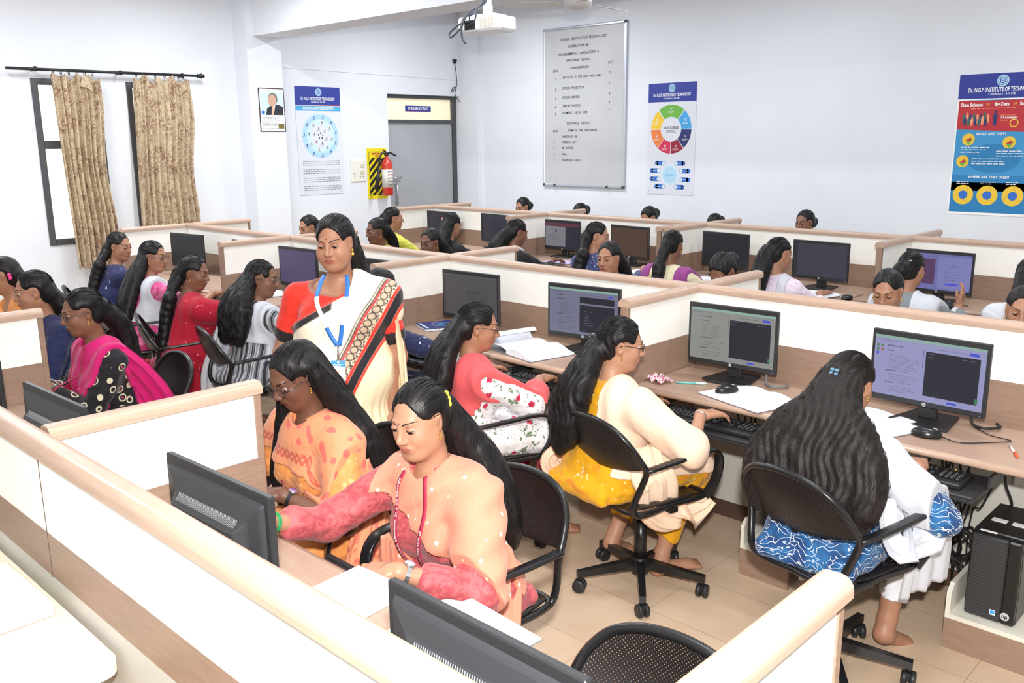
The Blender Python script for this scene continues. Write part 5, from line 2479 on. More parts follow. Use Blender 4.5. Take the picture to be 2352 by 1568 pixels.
class Person:
    def __init__(p, label, head, facing=0, lean=.16, side=0.0, yaw=0, pitch=10, roll=0, hands=None, skin='mid', q=1, build=1.0,
                 seat=.44, pelvis=None, standing=False, feet=(.34, .34), knees=.40, scale=1.0, cat='person', elbow=(.45, .45), twist=0, knee_w=.11):
        p.q = q
        p.label = label
        p.sc = scale
        psi = R(facing)
        Rz = rotz3(psi)
        hw = np.array(head, float)
        rootxy = hw - Rz @ np.array([side, lean, 0])
        p.root = empty('person', (rootxy[0], rootxy[1], 0), psi, label, cat)
        p.Rz = Rz
        p.org = np.array([rootxy[0], rootxy[1], 0])
        p.HC = Rz.T @ (hw - p.org)
        p.Rh = rotz3(R(yaw)) @ rotx3(-R(pitch)) @ roty3(R(roll))
        HC = p.HC
        pt = math.sin(R(pitch))
        p.N = HC + np.array([0, -.045 - .03 * pt, -.175]) - .3 * (rotz3(R(yaw)) @ np.array([0, .05, 0]) - np.array([0, .05, 0]))
        p.P = np.array([0, 0, (.905 if standing else seat + .085)])
        t = unit(p.N - p.P)
        p.t = t
        p.L = np.linalg.norm(p.N - p.P)
        sx = rotz3(R(twist)) @ np.array([1.0, 0, 0])
        s = unit(sx - t * sx.dot(t))
        p.s = s
        p.f = np.cross(t, s)
        p.M = np.stack([p.s, p.f, p.t], 1)
        p.b = build
        p.standing = standing
        p.skin = skin_mat('skin_' + skin, SKINS[skin])
        # arms
        p.arms = []
        for i, sg in enumerate((1, -1)):
            Sh = p.N + s * sg * .158 * (build * .5 + .5) - t * .048
            hd = hands[i] if hands else None
            if hd is None:
                W_w = None
                Wl = np.array([sg * .16, .36, .66]) if not standing else Sh + np.array([sg * .06, .03, -.52])
                hdir = np.array([-sg * .15, 1, -.12]) if not standing else np.array([0, .05, -1])
            else:
                Wl = Rz.T @ (np.array(hd[:3], float) - p.org)
                hdir = Rz.T @ np.array(hd[3:6], float) if len(hd) >= 6 else np.array([-sg * .15, 1, -.1])
            hdir = unit(hdir)
            wrist = Wl - hdir * .085
            hint = np.array([sg * elbow[i], -.35, -1.0])
            E, W = ik(Sh, wrist, .265, .235, hint)
            p.arms.append((sg, Sh, E, W, hdir))
        # legs
        p.legs = []
        for i, sg in enumerate((1, -1)):
            if standing:
                Hp = p.P + np.array([sg * .085, 0, -.03])
                K = np.array([sg * .085, .02, .47])
                A = np.array([sg * .085, -.01, .075])
            else:
                Hp = p.P + np.array([sg * .085, -.01, -.01])
                K = np.array([sg * knee_w, knees, seat + .045])
                A = np.array(feet[i], float) if isinstance(feet[i], tuple) else np.array([sg * (knee_w - .01), feet[i], .085])
            p.legs.append((sg, Hp, K, A))
        p.kids = {}

    def w(p, u, v, w):
        """torso frame (right, forward, up from the neck base) -> local"""
        return p.N + p.s * u + p.f * v + p.t * w

    def h(p, x, y, z):
        return p.HC + p.Rh @ (np.array([x, y, z]) * HS)

    # ---- bodies
    def head_sdf(p, S_):
        h, Rh = p.h, p.Rh

        def EL(c, r, M, k, op=1):
            S_.ell(c, tuple(v * HS for v in r), M, k * HS, op)
        EL(h(0, -.016, .026), (.0715, .090, .084), Rh, .03)
        EL(h(0, .018, -.028), (.0555, .063, .080), Rh, .03)
        S_.cap(h(-.020, .042, -.082), h(.020, .042, -.082), .024, k=.03)
        EL(h(0, .058, -.094), (.018, .016, .015), Rh, .03)
        for sg in (-1, 1):
            EL(h(sg * .034, .051, -.028), (.021, .021, .024), Rh, .03)
            EL(h(sg * .044, .004, -.055), (.016, .028, .026), Rh, .03)
        S_.cap(h(-.030, .0720, .025), h(.030, .0720, .025), .0060, k=.02)
        for sg in (-1, 1):
            EL(h(sg * .031, .094, .006), (.0175, .017, .0125), Rh, .016, -1)
        S_.cap(h(0, .078, .018), h(0, .097, -.020), .0055, .0085, k=.016)
        EL(h(0, .0985, -.0265), (.0105, .0105, .0095), Rh, .008)
        for sg in (-1, 1):
            EL(h(sg * .0115, .089, -.0305), (.0075, .010, .0075), Rh, .006)
        if getattr(p, 'full', 0):
            for sg in (-1, 1):
                EL(h(sg * .043, .036, -.042), (.029, .034, .040), Rh, .03)
            EL(h(0, .045, -.088), (.034, .030, .022), Rh, .03)
        EL(h(0, .0762, -.057), (.024, .012, .016), Rh, .016)
        EL(h(0, .0850, -.0528), (.020, .0060, .0045), Rh, .006)
        EL(h(0, .0842, -.0628), (.017, .0062, .0054), Rh, .006)
        for sg in (-1, 1):
            Mr = Rh @ roty3(R(sg * 8)) @ rotz3(R(sg * -22))
            EL(h(sg * .073, -.012, -.006), (.0065, .018, .030), Mr, .008)
            if p.q > 1:
                EL(h(sg * .082, -.008, -.002), (.006, .010, .018), Mr, .006, -1)
        S_.cap(h(0, -.024, -.065), p.w(0, -.005, -.02), .044, .050 * (p.b * .4 + .6), k=.035)

    def torso(p, S_, e=0.0, k=.06):
        w, b, L, M = p.w, p.b, p.L, p.M
        S_.ell(p.P + np.array([0, 0, .0]), (.160 * b + e, .115 * b + e, .115 + e), M, k)
        S_.ell(w(0, .0, -L * .70), (.125 * b + e, .092 * b + e, .12 + e), M, k)
        S_.ell(w(0, .012, -L * .40), (.135 * b + e, .096 * b + e, .15 + e), M, k)
        S_.cap(w(-.105, -.01, -.055), w(.105, -.01, -.055), .052 + e, k=k)
        S_.cap(w(-.05, -.005, -.02), w(.05, -.005, -.02), .040 + e, k=k)
        for sg in (-1, 1):
            S_.ell(w(sg * .066, .080 * b, -L * .40), (.056 * b + e, .050 * b + e, .056 * b + e), M, .045)

    def arm_sdf(p, S_, e=0.0, upto=2.0, k=.02, flare=0.0):
        b = p.b
        for (sg, Sh, E, W, hd) in p.arms:
            r0, r1, r2, r3 = .045 * b, .036 * b, .034 * b, .0225 * (b * .5 + .5)
            t1 = min(upto, 1.0)
            S_.cap(Sh, Sh + (E - Sh) * t1, r0 + e, r0 + (r1 - r0) * t1 + e + flare, k=.04 if e else .03)
            if upto > 1.02:
                t2 = min(upto - 1, 1.0)
                S_.cap(E, E + (W - E) * t2, r2 + e, r2 + (r3 - r2) * t2 + e + flare, k=k)

    def hand_sdf(p, S_, i, curl=.35, spread=1.0):
        sg, Sh, E, W, d = p.arms[i]
        up = np.array([0, 0, 1.0])
        if abs(d[2]) > .8:
            up = np.array([sg * 1.0, 0, 0])
        n = unit(up - d * up.dot(d))
        sd = np.cross(d, n)       # to the right of the hand seen from its back
        M = np.stack([sd, d, n], 1)
        S_.cap(W - d * .005, W + d * .02, .0225, .022, k=.015)
        S_.box(W + d * .052, (.036, .044, .0125), M, .012, .014)
        th = -sg                   # thumb side
        ln = (.066, .074, .069, .055)
        for j in range(4):
            o = (-.0285, -.0095, .0095, .0275)[j] * (1 if th < 0 else -1)
            base = W + d * (.090 - .004 * abs(j - 1.3)) + sd * o
            dirj = unit(d + sd * (o * 2.4) * spread)
            l = ln[j]
            c = curl * (1 + .12 * (j - 1.5))
            p0 = base - dirj * .012
            ang = c * .5
            r = .0082
            for seg, fr in enumerate((.46, .30, .26)):
                dv = dirj * math.cos(ang) - n * math.sin(ang)
                p1 = p0 + dv * (l * fr + (.012 if seg == 0 else 0))
                S_.cap(p0, p1, r, r - .0007, k=.0035)
                p0 = p1
                r -= .0007
                ang += c
        b0 = W + d * .028 + sd * th * .026 - n * .004
        b1 = b0 + unit(d * .75 + sd * th * .75 - n * .25) * .038
        b2 = b1 + unit(d * .95 + sd * th * .30 - n * .25) * .030
        S_.cap(b0, b1, .0125, .0098, k=.012)
        S_.cap(b1, b2, .0096, .0080, k=.004)

    def foot_sdf(p, S_, i):
        sg, Hp, K, A = p.legs[i]
        d = unit(np.array([sg * .25, 1, -.10 if A[2] < .12 else -.6]))
        heel = A + np.array([0, -.022, -.052])
        if A[2] > .12:
            heel = A - d * .03 + np.array([0, 0, -.05])
        ball = heel + d * .15
        ball[2] = max(ball[2], .024) if A[2] < .12 else ball[2]
        S_.cap(A, heel, .033, .031, k=.02)
        S_.cap(heel, ball, .030, .026, k=.03)
        S_.ell(ball + d * .015, (.040, .045, .018), basis(d, (0, 0, 1)), .02)
        for j in range(5):
            o = (-.032 + .016 * j)
            ln_ = .05 - .005 * (j if sg > 0 else 4 - j)
            x = np.cross(d, [0, 0, 1.0])
            S_.cap(ball + d * .02 + x * o, ball + d * (.02 + ln_) + x * o - np.array([0, 0, .004]), .010, .0085, k=.006)

    def body(p, curl=(.35, .35), feet=False):
        h = {1: .011, 2: .0085, 3: .0055}[p.q]
        S_ = Sdf()
        p.torso(S_, -.006)
        p.head_sdf(S_)
        p.arm_sdf(S_, 0)
        for i in (0, 1):
            p.hand_sdf(S_, i, curl[i])
        for i, (sg, Hp, K, A) in enumerate(p.legs):
            S_.cap(Hp, K, .078 * p.b, .056, k=.03)
            S_.cap(K, A + (K - A) * .6, .052, .052, k=.02)
            S_.cap(A + (K - A) * .6, A, .052, .031, k=.02)
            p.foot_sdf(S_, i)
        p.S = S_
        boxes = []
        if p.q > 1:
            hh = {2: .0042, 3: .0027}[p.q]
            c = p.h(0, .005, -.01)
            boxes.append((c - np.array([.115, .13, .155]), c + np.array([.115, .13, .14]), hh))
            for (sg, Sh, E, W, hd) in p.arms:
                c = W + hd * .085
                boxes.append((c - .105, c + .105, {2: .0040, 3: .0029}[p.q]))
        V, Q = surface(S_, h)
        vs, qs = [], []
        if boxes:
            fc = V[Q].mean(1)
            keep = np.ones(len(Q), bool)
            for lo, hi, _ in boxes:
                keep &= ~((fc > lo + 2 * h) & (fc < hi - 2 * h)).all(1)
            Q = Q[keep]
        vs.append(V)
        qs.append(Q)
        n = len(V)
        for lo, hi, hb in boxes:
            v2, q2 = surface(S_, hb, lo, hi)
            v2 = relax(v2, q2, 1, .35) if p.q == 3 else v2
            vs.append(v2)
            qs.append(q2 + n)
            n += len(v2)
        V = np.concatenate(vs)
        Q = np.concatenate(qs)
        H = (V - p.HC) @ p.Rh / HS
        col = np.ones((len(V), 3))
        x, y, z = H[:, 0], H[:, 1], H[:, 2]
        ax = np.abs(x)
        lip = (y > .07) & (((x / .022) ** 2 + ((z + .0578) / .0115) ** 2) < 1)
        near = np.clip(1.25 - np.sqrt((x / .022) ** 2 + ((z + .0578) / .0115) ** 2), 0, .35) / .35
        near = np.where(y > .06, near, 0)
        col *= 1 - near[:, None] * np.array([.18, .46, .40])
        line = np.where(y > .07, np.exp(-((z + .0580 - .02 * ax) / .0013) ** 2) * (ax < .021), 0)
        col *= 1 - line[:, None] * .55
        nost = np.where((y > .08), np.exp(-(((ax - .0065) / .0032) ** 2 + ((z + .0375) / .0022) ** 2)), 0)
        col *= 1 - nost[:, None] * .7
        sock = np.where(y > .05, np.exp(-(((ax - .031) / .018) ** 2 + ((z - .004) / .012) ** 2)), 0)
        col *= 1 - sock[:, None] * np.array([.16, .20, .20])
        V2, Q2, c2 = p.face_bits() if p.q > 1 else (np.zeros((0, 3)), np.zeros((0, 4), int), np.zeros((0, 3)))
        if p.q == 1:
            V2, Q2, c2 = p.face_bits(simple=True)
        V, Q, col = np.concatenate([V, V2]), np.concatenate([Q, Q2 + len(V)]), np.concatenate([col, c2])
        o = np_mesh('body', V, Q, p.skin, p.root, col)
        if p.q > 1:
            p.eyes()
        return o

    def face_bits(p, simple=False):
        """eyelids, lash lines and eyebrows, joined to the body mesh"""
        vs, qs, cs = [], [], []
        n = 0
        gz = getattr(p, 'lid', 14)

        def put(v, q, c):
            nonlocal n
            vs.append(v)
            qs.append(q + n)
            cs.append(np.tile(np.array(c, float), (len(v), 1)))
            n += len(v)
        for sg in (-1, 1):
            ec = np.array([sg * .031, .0710, .006])
            if not simple:
                for (a0, a1, r) in ((80, gz, .0132), (-80, -34, .0130)):
                    na, nb = 9, 18
                    g = []
                    for i in range(na + 1):
                        el = R(a0 + (a1 - a0) * i / na)
                        for j in range(nb + 1):
                            az = R(-82 + 164 * j / nb)
                            # lid edge closes toward the corners
                            e2 = el * (1 if i < na else 1) * (.35 + .65 * math.cos(az * .95)) if abs(a0) > 0 and i == na else el
                            g.append((r * math.cos(e2) * math.sin(az) * 1.12, r * math.cos(e2) * math.cos(az), r * math.sin(e2)))
                    g = np.array(g) + ec
                    q = np.array([(i * (nb + 1) + j, i * (nb + 1) + j + 1, (i + 1) * (nb + 1) + j + 1, (i + 1) * (nb + 1) + j) for i in range(na) for j in range(nb)])
                    put(np.array([p.h(*v) for v in g]), q, (.86, .84, .84))
                    edge = g[-(nb + 1):][1:-1]
                    v, q = np_tubes([np.array([p.h(*(e_ * 1.0 + (e_ - ec) * .03)) for e_ in edge])], .0011 if a0 > 0 else .0005, 5)
                    put(v, q, (.10, .10, .11))
            # eyebrow
            m = 12
            u = np.linspace(0, 1, m)
            bx = sg * (.012 + .040 * u)
            bz = .0245 + .0095 * np.sin(u * PI * .72) - .004 * u * u
            O = np.array([p.h(a, .14, b) for a, b in zip(bx, bz)])
            D_ = p.Rh @ np.array([0, -1.0, 0])
            hit = ray_hit(p.S, O, D_, 40, .12)
            wv = .0030 * (1 - u * .65)
            vv = []
            for k in range(m):
                up = p.Rh @ np.array([0, 0, 1.0])
                vv += [hit[k] + up * wv[k] - D_ * .0010, hit[k] - D_ * .0020, hit[k] - up * wv[k] - D_ * .0010]
            q = []
            for k in range(m - 1):
                for e in (0, 1):
                    a = 3 * k + e
                    q.append((a, a + 1, a + 4, a + 3))
            put(np.array(vv), np.array(q), (.13, .13, .15))
            if simple:
                ln_ = np.array([p.h(sg * (.017 + .028 * t_), 0, .006 + .003 * math.sin(t_ * PI)) for t_ in np.linspace(0, 1, 8)]) + p.Rh @ np.array([0, .12, 0])
                hit = ray_hit(p.S, ln_, D_, 40, .12)
                v, q = np_tubes([hit], .0035, 5)
                put(v, q, (.12, .12, .13))
        return np.concatenate(vs), np.concatenate(qs), np.concatenate(cs)

    def eyes(p):
        g = R(getattr(p, 'gaze', -12))
        gy = R(getattr(p, 'gaze_yaw', 0))
        for sg in (-1, 1):
            b = MB()
            b.ell((0, 0, 0), (.0116, .0116, .0116), n=16, m=12)
            prof = [(.0001, .01295), (.0028, .0128), (.0058, .0117)]
            Mh = Matrix(p.Rh.tolist()).to_4x4() @ rotm(rz=gy) @ rotm(rx=g)
            b.lathe([(.0068, .0094), (.0064, .0101), (.0034, .0115), (.0002, .0120)], (0, 0, 0), 1, n=16, M=rotm(rx=-PI / 2))
            c = p.h(sg * .031, .0700, .006)
            b.v = [tuple((Mh @ Vector(v)) + Vector(c)) for v in b.v]
            b.build('eye', [m_eye, m_iris], p.root)

    # ---- hair
    def hair(p, chains, style='back', strands=220, seed=1, tie=(0, -.108, .0), matl=None, wave=.004, part=0.0, puff=1.0, h=None, ears=True, cut=(0, .088, -.038, .074, .090, .128), r=.0010, freq=3.0):
        S_ = Sdf()
        Rh = p.Rh

        def EL(c, r, M, k, op=1):
            S_.ell(c, tuple(v * HS for v in r), M, k, op)
        hh = p.h
        EL(hh(0, -.022, .028), (.0790 * puff, .0985 * puff, .0930 * puff), Rh, .02)
        EL(hh(0, -.045, -.025), (.066 * puff, .066 * puff, .062), Rh, .03)
        c = cut
        EL(hh(c[0], c[1], c[2]), c[3:6], Rh, .010, -1)
        if ears:
            for sg in (-1, 1):
                EL(hh(sg * .085, .014, -.022), (.032, .050, .046), Rh, .028, -1)
        S_.cap(hh(0, -.018, -.13), hh(0, .0, -.20), .055, k=.02, op=-1)
        rd = np.random.RandomState(seed)
        P_ = []
        for (pts, rs) in chains:
            loc = [hh(*q[1:]) if q[0] == 'h' else p.w(*q[1:]) for q in pts]
            m = max(8, len(loc) * 4)
            cp = catmull(loc, m)
            rr = np.interp(np.linspace(0, len(rs) - 1, m), np.arange(len(rs)), rs)
            S_.chain([c_ for c_ in cp], list(rr), k=.025)
            P_.append((cp, rr))
        amp = wave
        S_.post.append(lambda P, d: d + amp * .55 * np.sin(P[:, 0] * 230 + 2 * np.sin(P[:, 2] * 31) + 4 * wob(P, 21, seed)) * .5 + amp * .5 * wob(P, 55, seed))
        V, Q = surface(S_, h or {1: .0085, 2: .0055, 3: .0042}[p.q])
        vs, qs = [V], [Q]
        n = len(V)
        if strands:
            T = hh(*tie)
            paths = []
            m = 14
            nc = int(strands * .55)
            k = 0
            cc = np.array([0, -.022, .028])
            rad = np.array([.0790, .0985, .0930]) * puff * 1.012
            tl = np.array(tie) - cc
            tl = tl / np.linalg.norm(tl / rad)
            while k < nc:
                v = rd.normal(size=3)
                v /= np.linalg.norm(v)
                q_ = cc + v * rad
                if ((q_ - np.array(c[:3])) / (np.array(c[3:6]) * 1.01)) @ ((q_ - np.array(c[:3])) / (np.array(c[3:6]) * 1.01)) < 1:
                    continue
                if q_[2] < -.02 - q_[1] * .2 and q_[1] > -.06:
                    continue
                if ears and (((q_ - np.array([.085 * np.sign(q_[0]), .014, -.022])) / np.array([.032, .048, .048])) ** 2).sum() < 1:
                    continue
                s_ = np.linspace(0, 1, m)[:, None]
                # start near the hairline: go from q_ to the tie on the shell
                l = (1 - s_) * (v * rad) + s_ * tl
                l += np.array([0, 0, .012]) * np.sin(s_ * PI)
                l = l / np.linalg.norm(l / rad, axis=1, keepdims=True)
                l *= 1 + .010 * rd.rand()
                k += 1
                g_ = cc + l
                paths.append(np.array([hh(*a) for a in g_]))
            paths = np.array(paths)
            far_ = S_.far(paths.reshape(-1, 3)).reshape(paths.shape[:2])
            paths = paths[(far_ < .007).all(1)]
            v, q = np_tubes(paths, r)
            vs.append(v)
            qs.append(q + n)
            n += len(v)
            if P_:
                paths = []
                m = 30
                per = max(10, int(strands * 1.1 / len(P_)))
                for (cp, rr) in P_:
                    base = catmull(cp, m)
                    r2 = np.interp(np.linspace(0, 1, m), np.linspace(0, 1, len(rr)), rr)
                    Tn = np.gradient(base, axis=0)
                    Tn /= np.linalg.norm(Tn, axis=1, keepdims=True) + 1e-9
                    A = np.cross(Tn, np.array([0, 1.0, .1]))
                    A /= np.linalg.norm(A, axis=1, keepdims=True) + 1e-9
                    Bv = np.cross(Tn, A)
                    for _ in range(per):
                        a = rd.uniform(0, 2 * PI)
                        rho = rd.uniform(.9, 1.10)
                        s_ = np.linspace(0, 1, m)
                        wv = wave * 1.6 * np.sin(s_ * freq * 2 * PI * rd.uniform(.7, 1.3) + rd.uniform(0, 6))
                        wv2 = wave * 1.6 * np.cos(s_ * freq * 2 * PI * rd.uniform(.7, 1.3) + rd.uniform(0, 6))
                        a_ = a + .5 * s_ * rd.uniform(-1, 1)
                        pt = base + A * (np.cos(a_) * r2 * rho + wv)[:, None] + Bv * (np.sin(a_) * r2 * rho + wv2)[:, None]
                        ext = rd.uniform(.75, 1.0)
                        kk = max(6, int(m * ext))
                        pt = catmull(pt[:kk], m)
                        paths.append(pt)
                v, q = np_tubes(paths, r)
                vs.append(v)
                qs.append(q + n)
        o = np_mesh('hair', np.concatenate(vs), np.concatenate(qs), matl or hair_mat('black_hair'), p.root)
        p.hairS = S_
        return o

    # ---- clothes
    def garment(p, matl, sleeve=1.3, name='kurta', e=.014, lap=True, neck=(.075, .065, .055), fold=.004, seed=1, h=None, colf=None, hem=.0, neckc=(0, .055, .005), flare=.004, kneedrop=.16):
        G = Sdf()
        p.torso(G, e)
        for (sg, Sh, E, W, hd) in p.arms:
            pass
        p.arm_sdf(G, e - .001, sleeve, flare=flare)
        if lap and not p.standing:
            for (sg, Hp, K, A) in p.legs:
                G.cap(Hp, K, .098 * (p.b * .6 + .4), .076, k=.05)
            K0, K1 = p.legs[0][2], p.legs[1][2]
            H0, H1 = p.legs[0][1], p.legs[1][1]
            G.cap((H0 + H1) / 2, (K0 + K1) / 2, .085, .062, k=.05)
            if kneedrop > 0:
                G.cap(K0 + [0, .035, -.0], K0 + [.0, .055, -kneedrop], .045, .04, k=.05)
                G.cap(K1 + [0, .035, -.0], K1 + [.0, .055, -kneedrop], .045, .04, k=.05)
                G.cap((K0 + K1) / 2 + [0, .035, -.02], (K0 + K1) / 2 + [0, .05, -kneedrop], .04, .03, k=.06)
            # cloth spreading on the seat
            G.box((0, -.02, p.P[2] - .055), (.175 * p.b, .14, .035), None, .03, .05)
        if p.standing and lap:
            G.chain([(0, 0, .90), (0, 0, .6), (0, .0, .12)], [.15 * p.b, .17 * p.b, .20 * p.b], k=.08)
        nk = p.w(*neckc)
        p.G0 = G.copy()
        G.ell(nk, neck, p.M, .010, -1)
        sd = seed
        if fold:
            fo = fold

            def f(P, d):
                return d + fo * wob(P, 34, sd) + fo * .7 * wob(P * np.array([1, 1, 1.8]), 60, sd + 3)
            G.post.append(f)
        p.G = G
        V, Q = surface(G, h or {1: .010, 2: .0075, 3: .0055}[p.q])
        col = np.ones((len(V), 3))
        if colf:
            T = (V - p.N) @ p.M
            col = colf(V, T, col)
        return np_mesh(name, V, Q, matl, p.root, col)

    def _under(p):
        """everything a shawl can lie on"""
        U = Sdf()
        U.p = [q for q in p.G0.p] + [q for q in getattr(p, 'armskin', [])]
        return U

    def wrap(p, matl, region, off=.011, name='dupatta', tails=(), fold=.005, freq=(60, 0, 20), h=None, colf=None, arms=True, seed=2, arm_to=1.9):
        U = p.G0.copy()
        if arms:
            A_ = Sdf()
            p.arm_sdf(A_, .004, arm_to)
            U.p += A_.p
        fr = np.array(freq, float)

        def f(P, d):
            T = (P - p.N) @ p.M
            ph = T @ fr + 1.5 * wob(P, 14, seed)
            dd = d - off + fold * np.sin(ph)
            return np.maximum(dd, region(T[:, 0], T[:, 1], T[:, 2], P))
        p.U = U.copy()
        U.post.append(f)
        V, Q = surface(U, h or {1: .009, 2: .0065, 3: .0048}[p.q])
        V = relax(V, Q, 2, .45)
        vs, qs = [V], [Q]
        n = len(V)
        for pts, rs, flat in tails:
            v, q = p.tail(pts, rs, flat, seed)
            vs.append(v)
            qs.append(q + n)
            n += len(v)
        V, Q = np.concatenate(vs), np.concatenate(qs)
        col = np.ones((len(V), 3))
        if colf:
            col = colf(V, (V - p.N) @ p.M, col)
        return np_mesh(name, V, Q, matl, p.root, col)

    def tail(p, pts, ws, flat, seed=0):
        """a hanging pleated strip: centre line pts (local), half widths ws, width direction flat (local)"""
        m = 40
        cp = catmull(pts, m)
        w_ = np.interp(np.linspace(0, len(ws) - 1, m), np.arange(len(ws)), ws)
        fl = unit(flat)
        nn = 26
        T = np.gradient(cp, axis=0)
        T /= np.linalg.norm(T, axis=1, keepdims=True)
        A = fl[None] - T * (T @ fl)[:, None]
        A /= np.linalg.norm(A, axis=1, keepdims=True)
        B_ = np.cross(T, A)
        th = .006
        u = np.linspace(-1, 1, nn)
        dep = .010 * np.sin(u[None, :] * 8 + seed + .6 * np.sin(np.linspace(0, 5, m))[:, None]) + .004 * np.sin(u[None, :] * 19 + seed)
        edge = np.sqrt(np.clip(1 - u ** 4, .0, 1))
        F = cp[:, None] + A[:, None] * (w_[:, None] * u[None])[:, :, None] + B_[:, None] * (dep + th * edge[None])[:, :, None]
        K = cp[:, None] + A[:, None] * (w_[:, None] * u[None])[:, :, None] + B_[:, None] * (dep - th * edge[None])[:, :, None]
        V = np.concatenate([F.reshape(-1, 3), K.reshape(-1, 3)])
        q = []
        o = m * nn
        for i in range(m - 1):
            for j in range(nn - 1):
                a = i * nn + j
                q.append((a, a + 1, a + nn + 1, a + nn))
                q.append((o + a, o + a + nn, o + a + nn + 1, o + a + 1))
        for i in range(m - 1):
            a = i * nn
            q.append((a, a + nn, o + a + nn, o + a))
            a = i * nn + nn - 1
            q.append((a, o + a, o + a + nn, a + nn))
        for j in range(nn - 1):
            q.append((j, o + j, o + j + 1, j + 1))
            a = (m - 1) * nn + j
            q.append((a, a + 1, o + a + 1, o + a))
        return V, np.array(q)

    def trousers(p, matl, e=.018, to=.12, name='trousers', h=None):
        G = Sdf()
        for (sg, Hp, K, A) in p.legs:
            G.cap(Hp + (K - Hp) * .5, K, .078, .068, k=.03)
            e_ = A + (K - A) * to
            G.cap(K, e_, .066, .048, k=.03)
        G.post.append(lambda P, d: d + .005 * wob(P, 38, 5))
        for (sg, Hp, K, A) in p.legs:
            G.cap(A + (K - A) * to * .55, A - (K - A) * .3, .07, .07, k=.004, op=-1)
        V, Q = surface(G, h or {1: .012, 2: .009, 3: .0065}[p.q])
        return np_mesh(name, V, Q, matl, p.root, np.ones((len(V), 3)))

    # ---- small worn things
    def glasses(p, matl=None, rx=.0225, rz=.0175, parent=None):
        b = MB()
        for sg in (-1, 1):
            ring = [p.h(sg * .0315 + rx * math.cos(a), .0935 - .004 * abs(math.cos(a)), .003 + rz * math.sin(a)) for a in np.linspace(0, 2 * PI, 25)[:-1]]
            b.tube(ring, .0013, n=6, closed=True)
            b.tube([p.h(sg * .054, .090, .008), p.h(sg * .070, .070, .010), p.h(sg * .0785, .0, .010), p.h(sg * .078, -.02, .0)], .0014, n=6)
        b.tube([p.h(-.0095, .094, .006), p.h(0, .098, .009), p.h(.0095, .094, .006)], .0013, n=6)
        o = b.build('glasses', matl or m_metalrim, p.root)
        b = MB()
        for sg in (-1, 1):
            ring = [tuple(p.h(sg * .0315 + rx * .97 * math.cos(a), .0935 - .004 * abs(math.cos(a)), .003 + rz * .97 * math.sin(a))) for a in np.linspace(0, 2 * PI, 21)[:-1]]
            b.add(ring, [tuple(range(20))])
        b.build('lens', m_lens, o)
        return o

    def earring(p, sides=(1, -1), kind='drop'):
        for sg in sides:
            b = MB()
            c = p.h(sg * .0765, .0, -.036)
            b.ell(c, (.0038, .0038, .0038), n=10, m=6)
            if kind == 'drop':
                b.ell(c - np.array([0, 0, .009]), (.0028, .0028, .0045), n=10, m=6)
                b.ell(c - np.array([0, 0, .016]), (.0036, .0036, .0036), n=10, m=6)
            elif kind == 'jhumka':
                b.ell(c, (.006, .006, .006), n=12, m=8)
                b.lathe([(.002, .0), (.006, -.004), (.010, -.012), (.0095, -.014), (.002, -.012)], c - np.array([0, 0, .006]), n=14)
            b.build('earring', m_gold, p.root)

    def bindi(p, z=.034, r=.0022, col=(110, 20, 25)):
        hit = ray_hit(p.S, [p.h(0, .13, z)], p.Rh @ np.array([0, -1.0, 0]), 40, .12)[0]
        MB().ell(hit, (r, r, r * 1.3), n=10, m=6).build('bindi', mat('bindi_%d_%d' % (col[0], col[2]), col, .4), p.root)

    def bangle(p, i, t, r, matl, name='bangle', rr=.0025, n=1, gap=.006):
        sg, Sh, E, W, hd = p.arms[i]
        d = unit(W - E)
        c = E + (W - E) * t
        M = basis(d, (0, .3, 1))
        b = MB()
        for k in range(n):
            cc = c + d * gap * k
            b.tube([cc + M[:, 0] * r * math.cos(a) + M[:, 2] * r * math.sin(a) for a in np.linspace(0, 2 * PI, 21)[:-1]], rr, n=8, closed=True)
        return b.build(name, matl, p.root)

    def watch(p, i, t=.93, strap=None, dial=(205, 212, 250), case=None, r=.0155):
        sg, Sh, E, W, hd = p.arms[i]
        d = unit(W - E)
        c = E + (W - E) * t
        up = unit(np.array([0, 0, 1.0]) - d * d[2])
        x = np.cross(d, up)
        rad = .0285
        b = MB()
        ring = [c + x * rad * .95 * math.cos(a) + up * rad * math.sin(a) for a in np.linspace(0, 2 * PI, 25)[:-1]]
        n0 = len(ring)
        vs, fs = [], []
        for q_ in ring:
            o_ = unit(q_ - c)
            vs += [q_ - d * .006, q_ + d * .006, q_ + d * .006 + o_ * .003, q_ - d * .006 + o_ * .003]
        for k in range(n0):
            a, b2 = 4 * k, 4 * ((k + 1) % n0)
            for e in range(4):
                fs.append((a + e, a + (e + 1) % 4, b2 + (e + 1) % 4, b2 + e))
        b.add([tuple(v) for v in vs], fs)
        o = b.build('watch', strap or m_steel, p.root)
        Mr = Matrix([list(r_) for r_ in np.stack([x, d, up], 1)]).to_4x4()
        b = MB()
        b.lathe([(r, 0), (r, .006), (r * .85, .0075)], c + up * (rad - .002), n=24, M=Mr)
        b.build('watch_case', case or m_steel, o)
        b = MB()
        b.lathe([(r * .82, 0), (r * .82, .0005)], c + up * (rad + .0056), n=24, M=Mr)
        b.build('watch_dial', mat('dial_%d' % dial[2], dial, .3), o)

    def front(p, U, W_, off=.0015):
        """points on the clothes seen from the front, for torso coordinates"""
        U, W_ = np.atleast_1d(U), np.atleast_1d(W_)
        O = np.array([p.w(u, .42, w) for u, w in zip(U, W_)])
        S_ = p.cover
        return ray_hit(S_, O, -p.f, 70, .5) + p.f * off

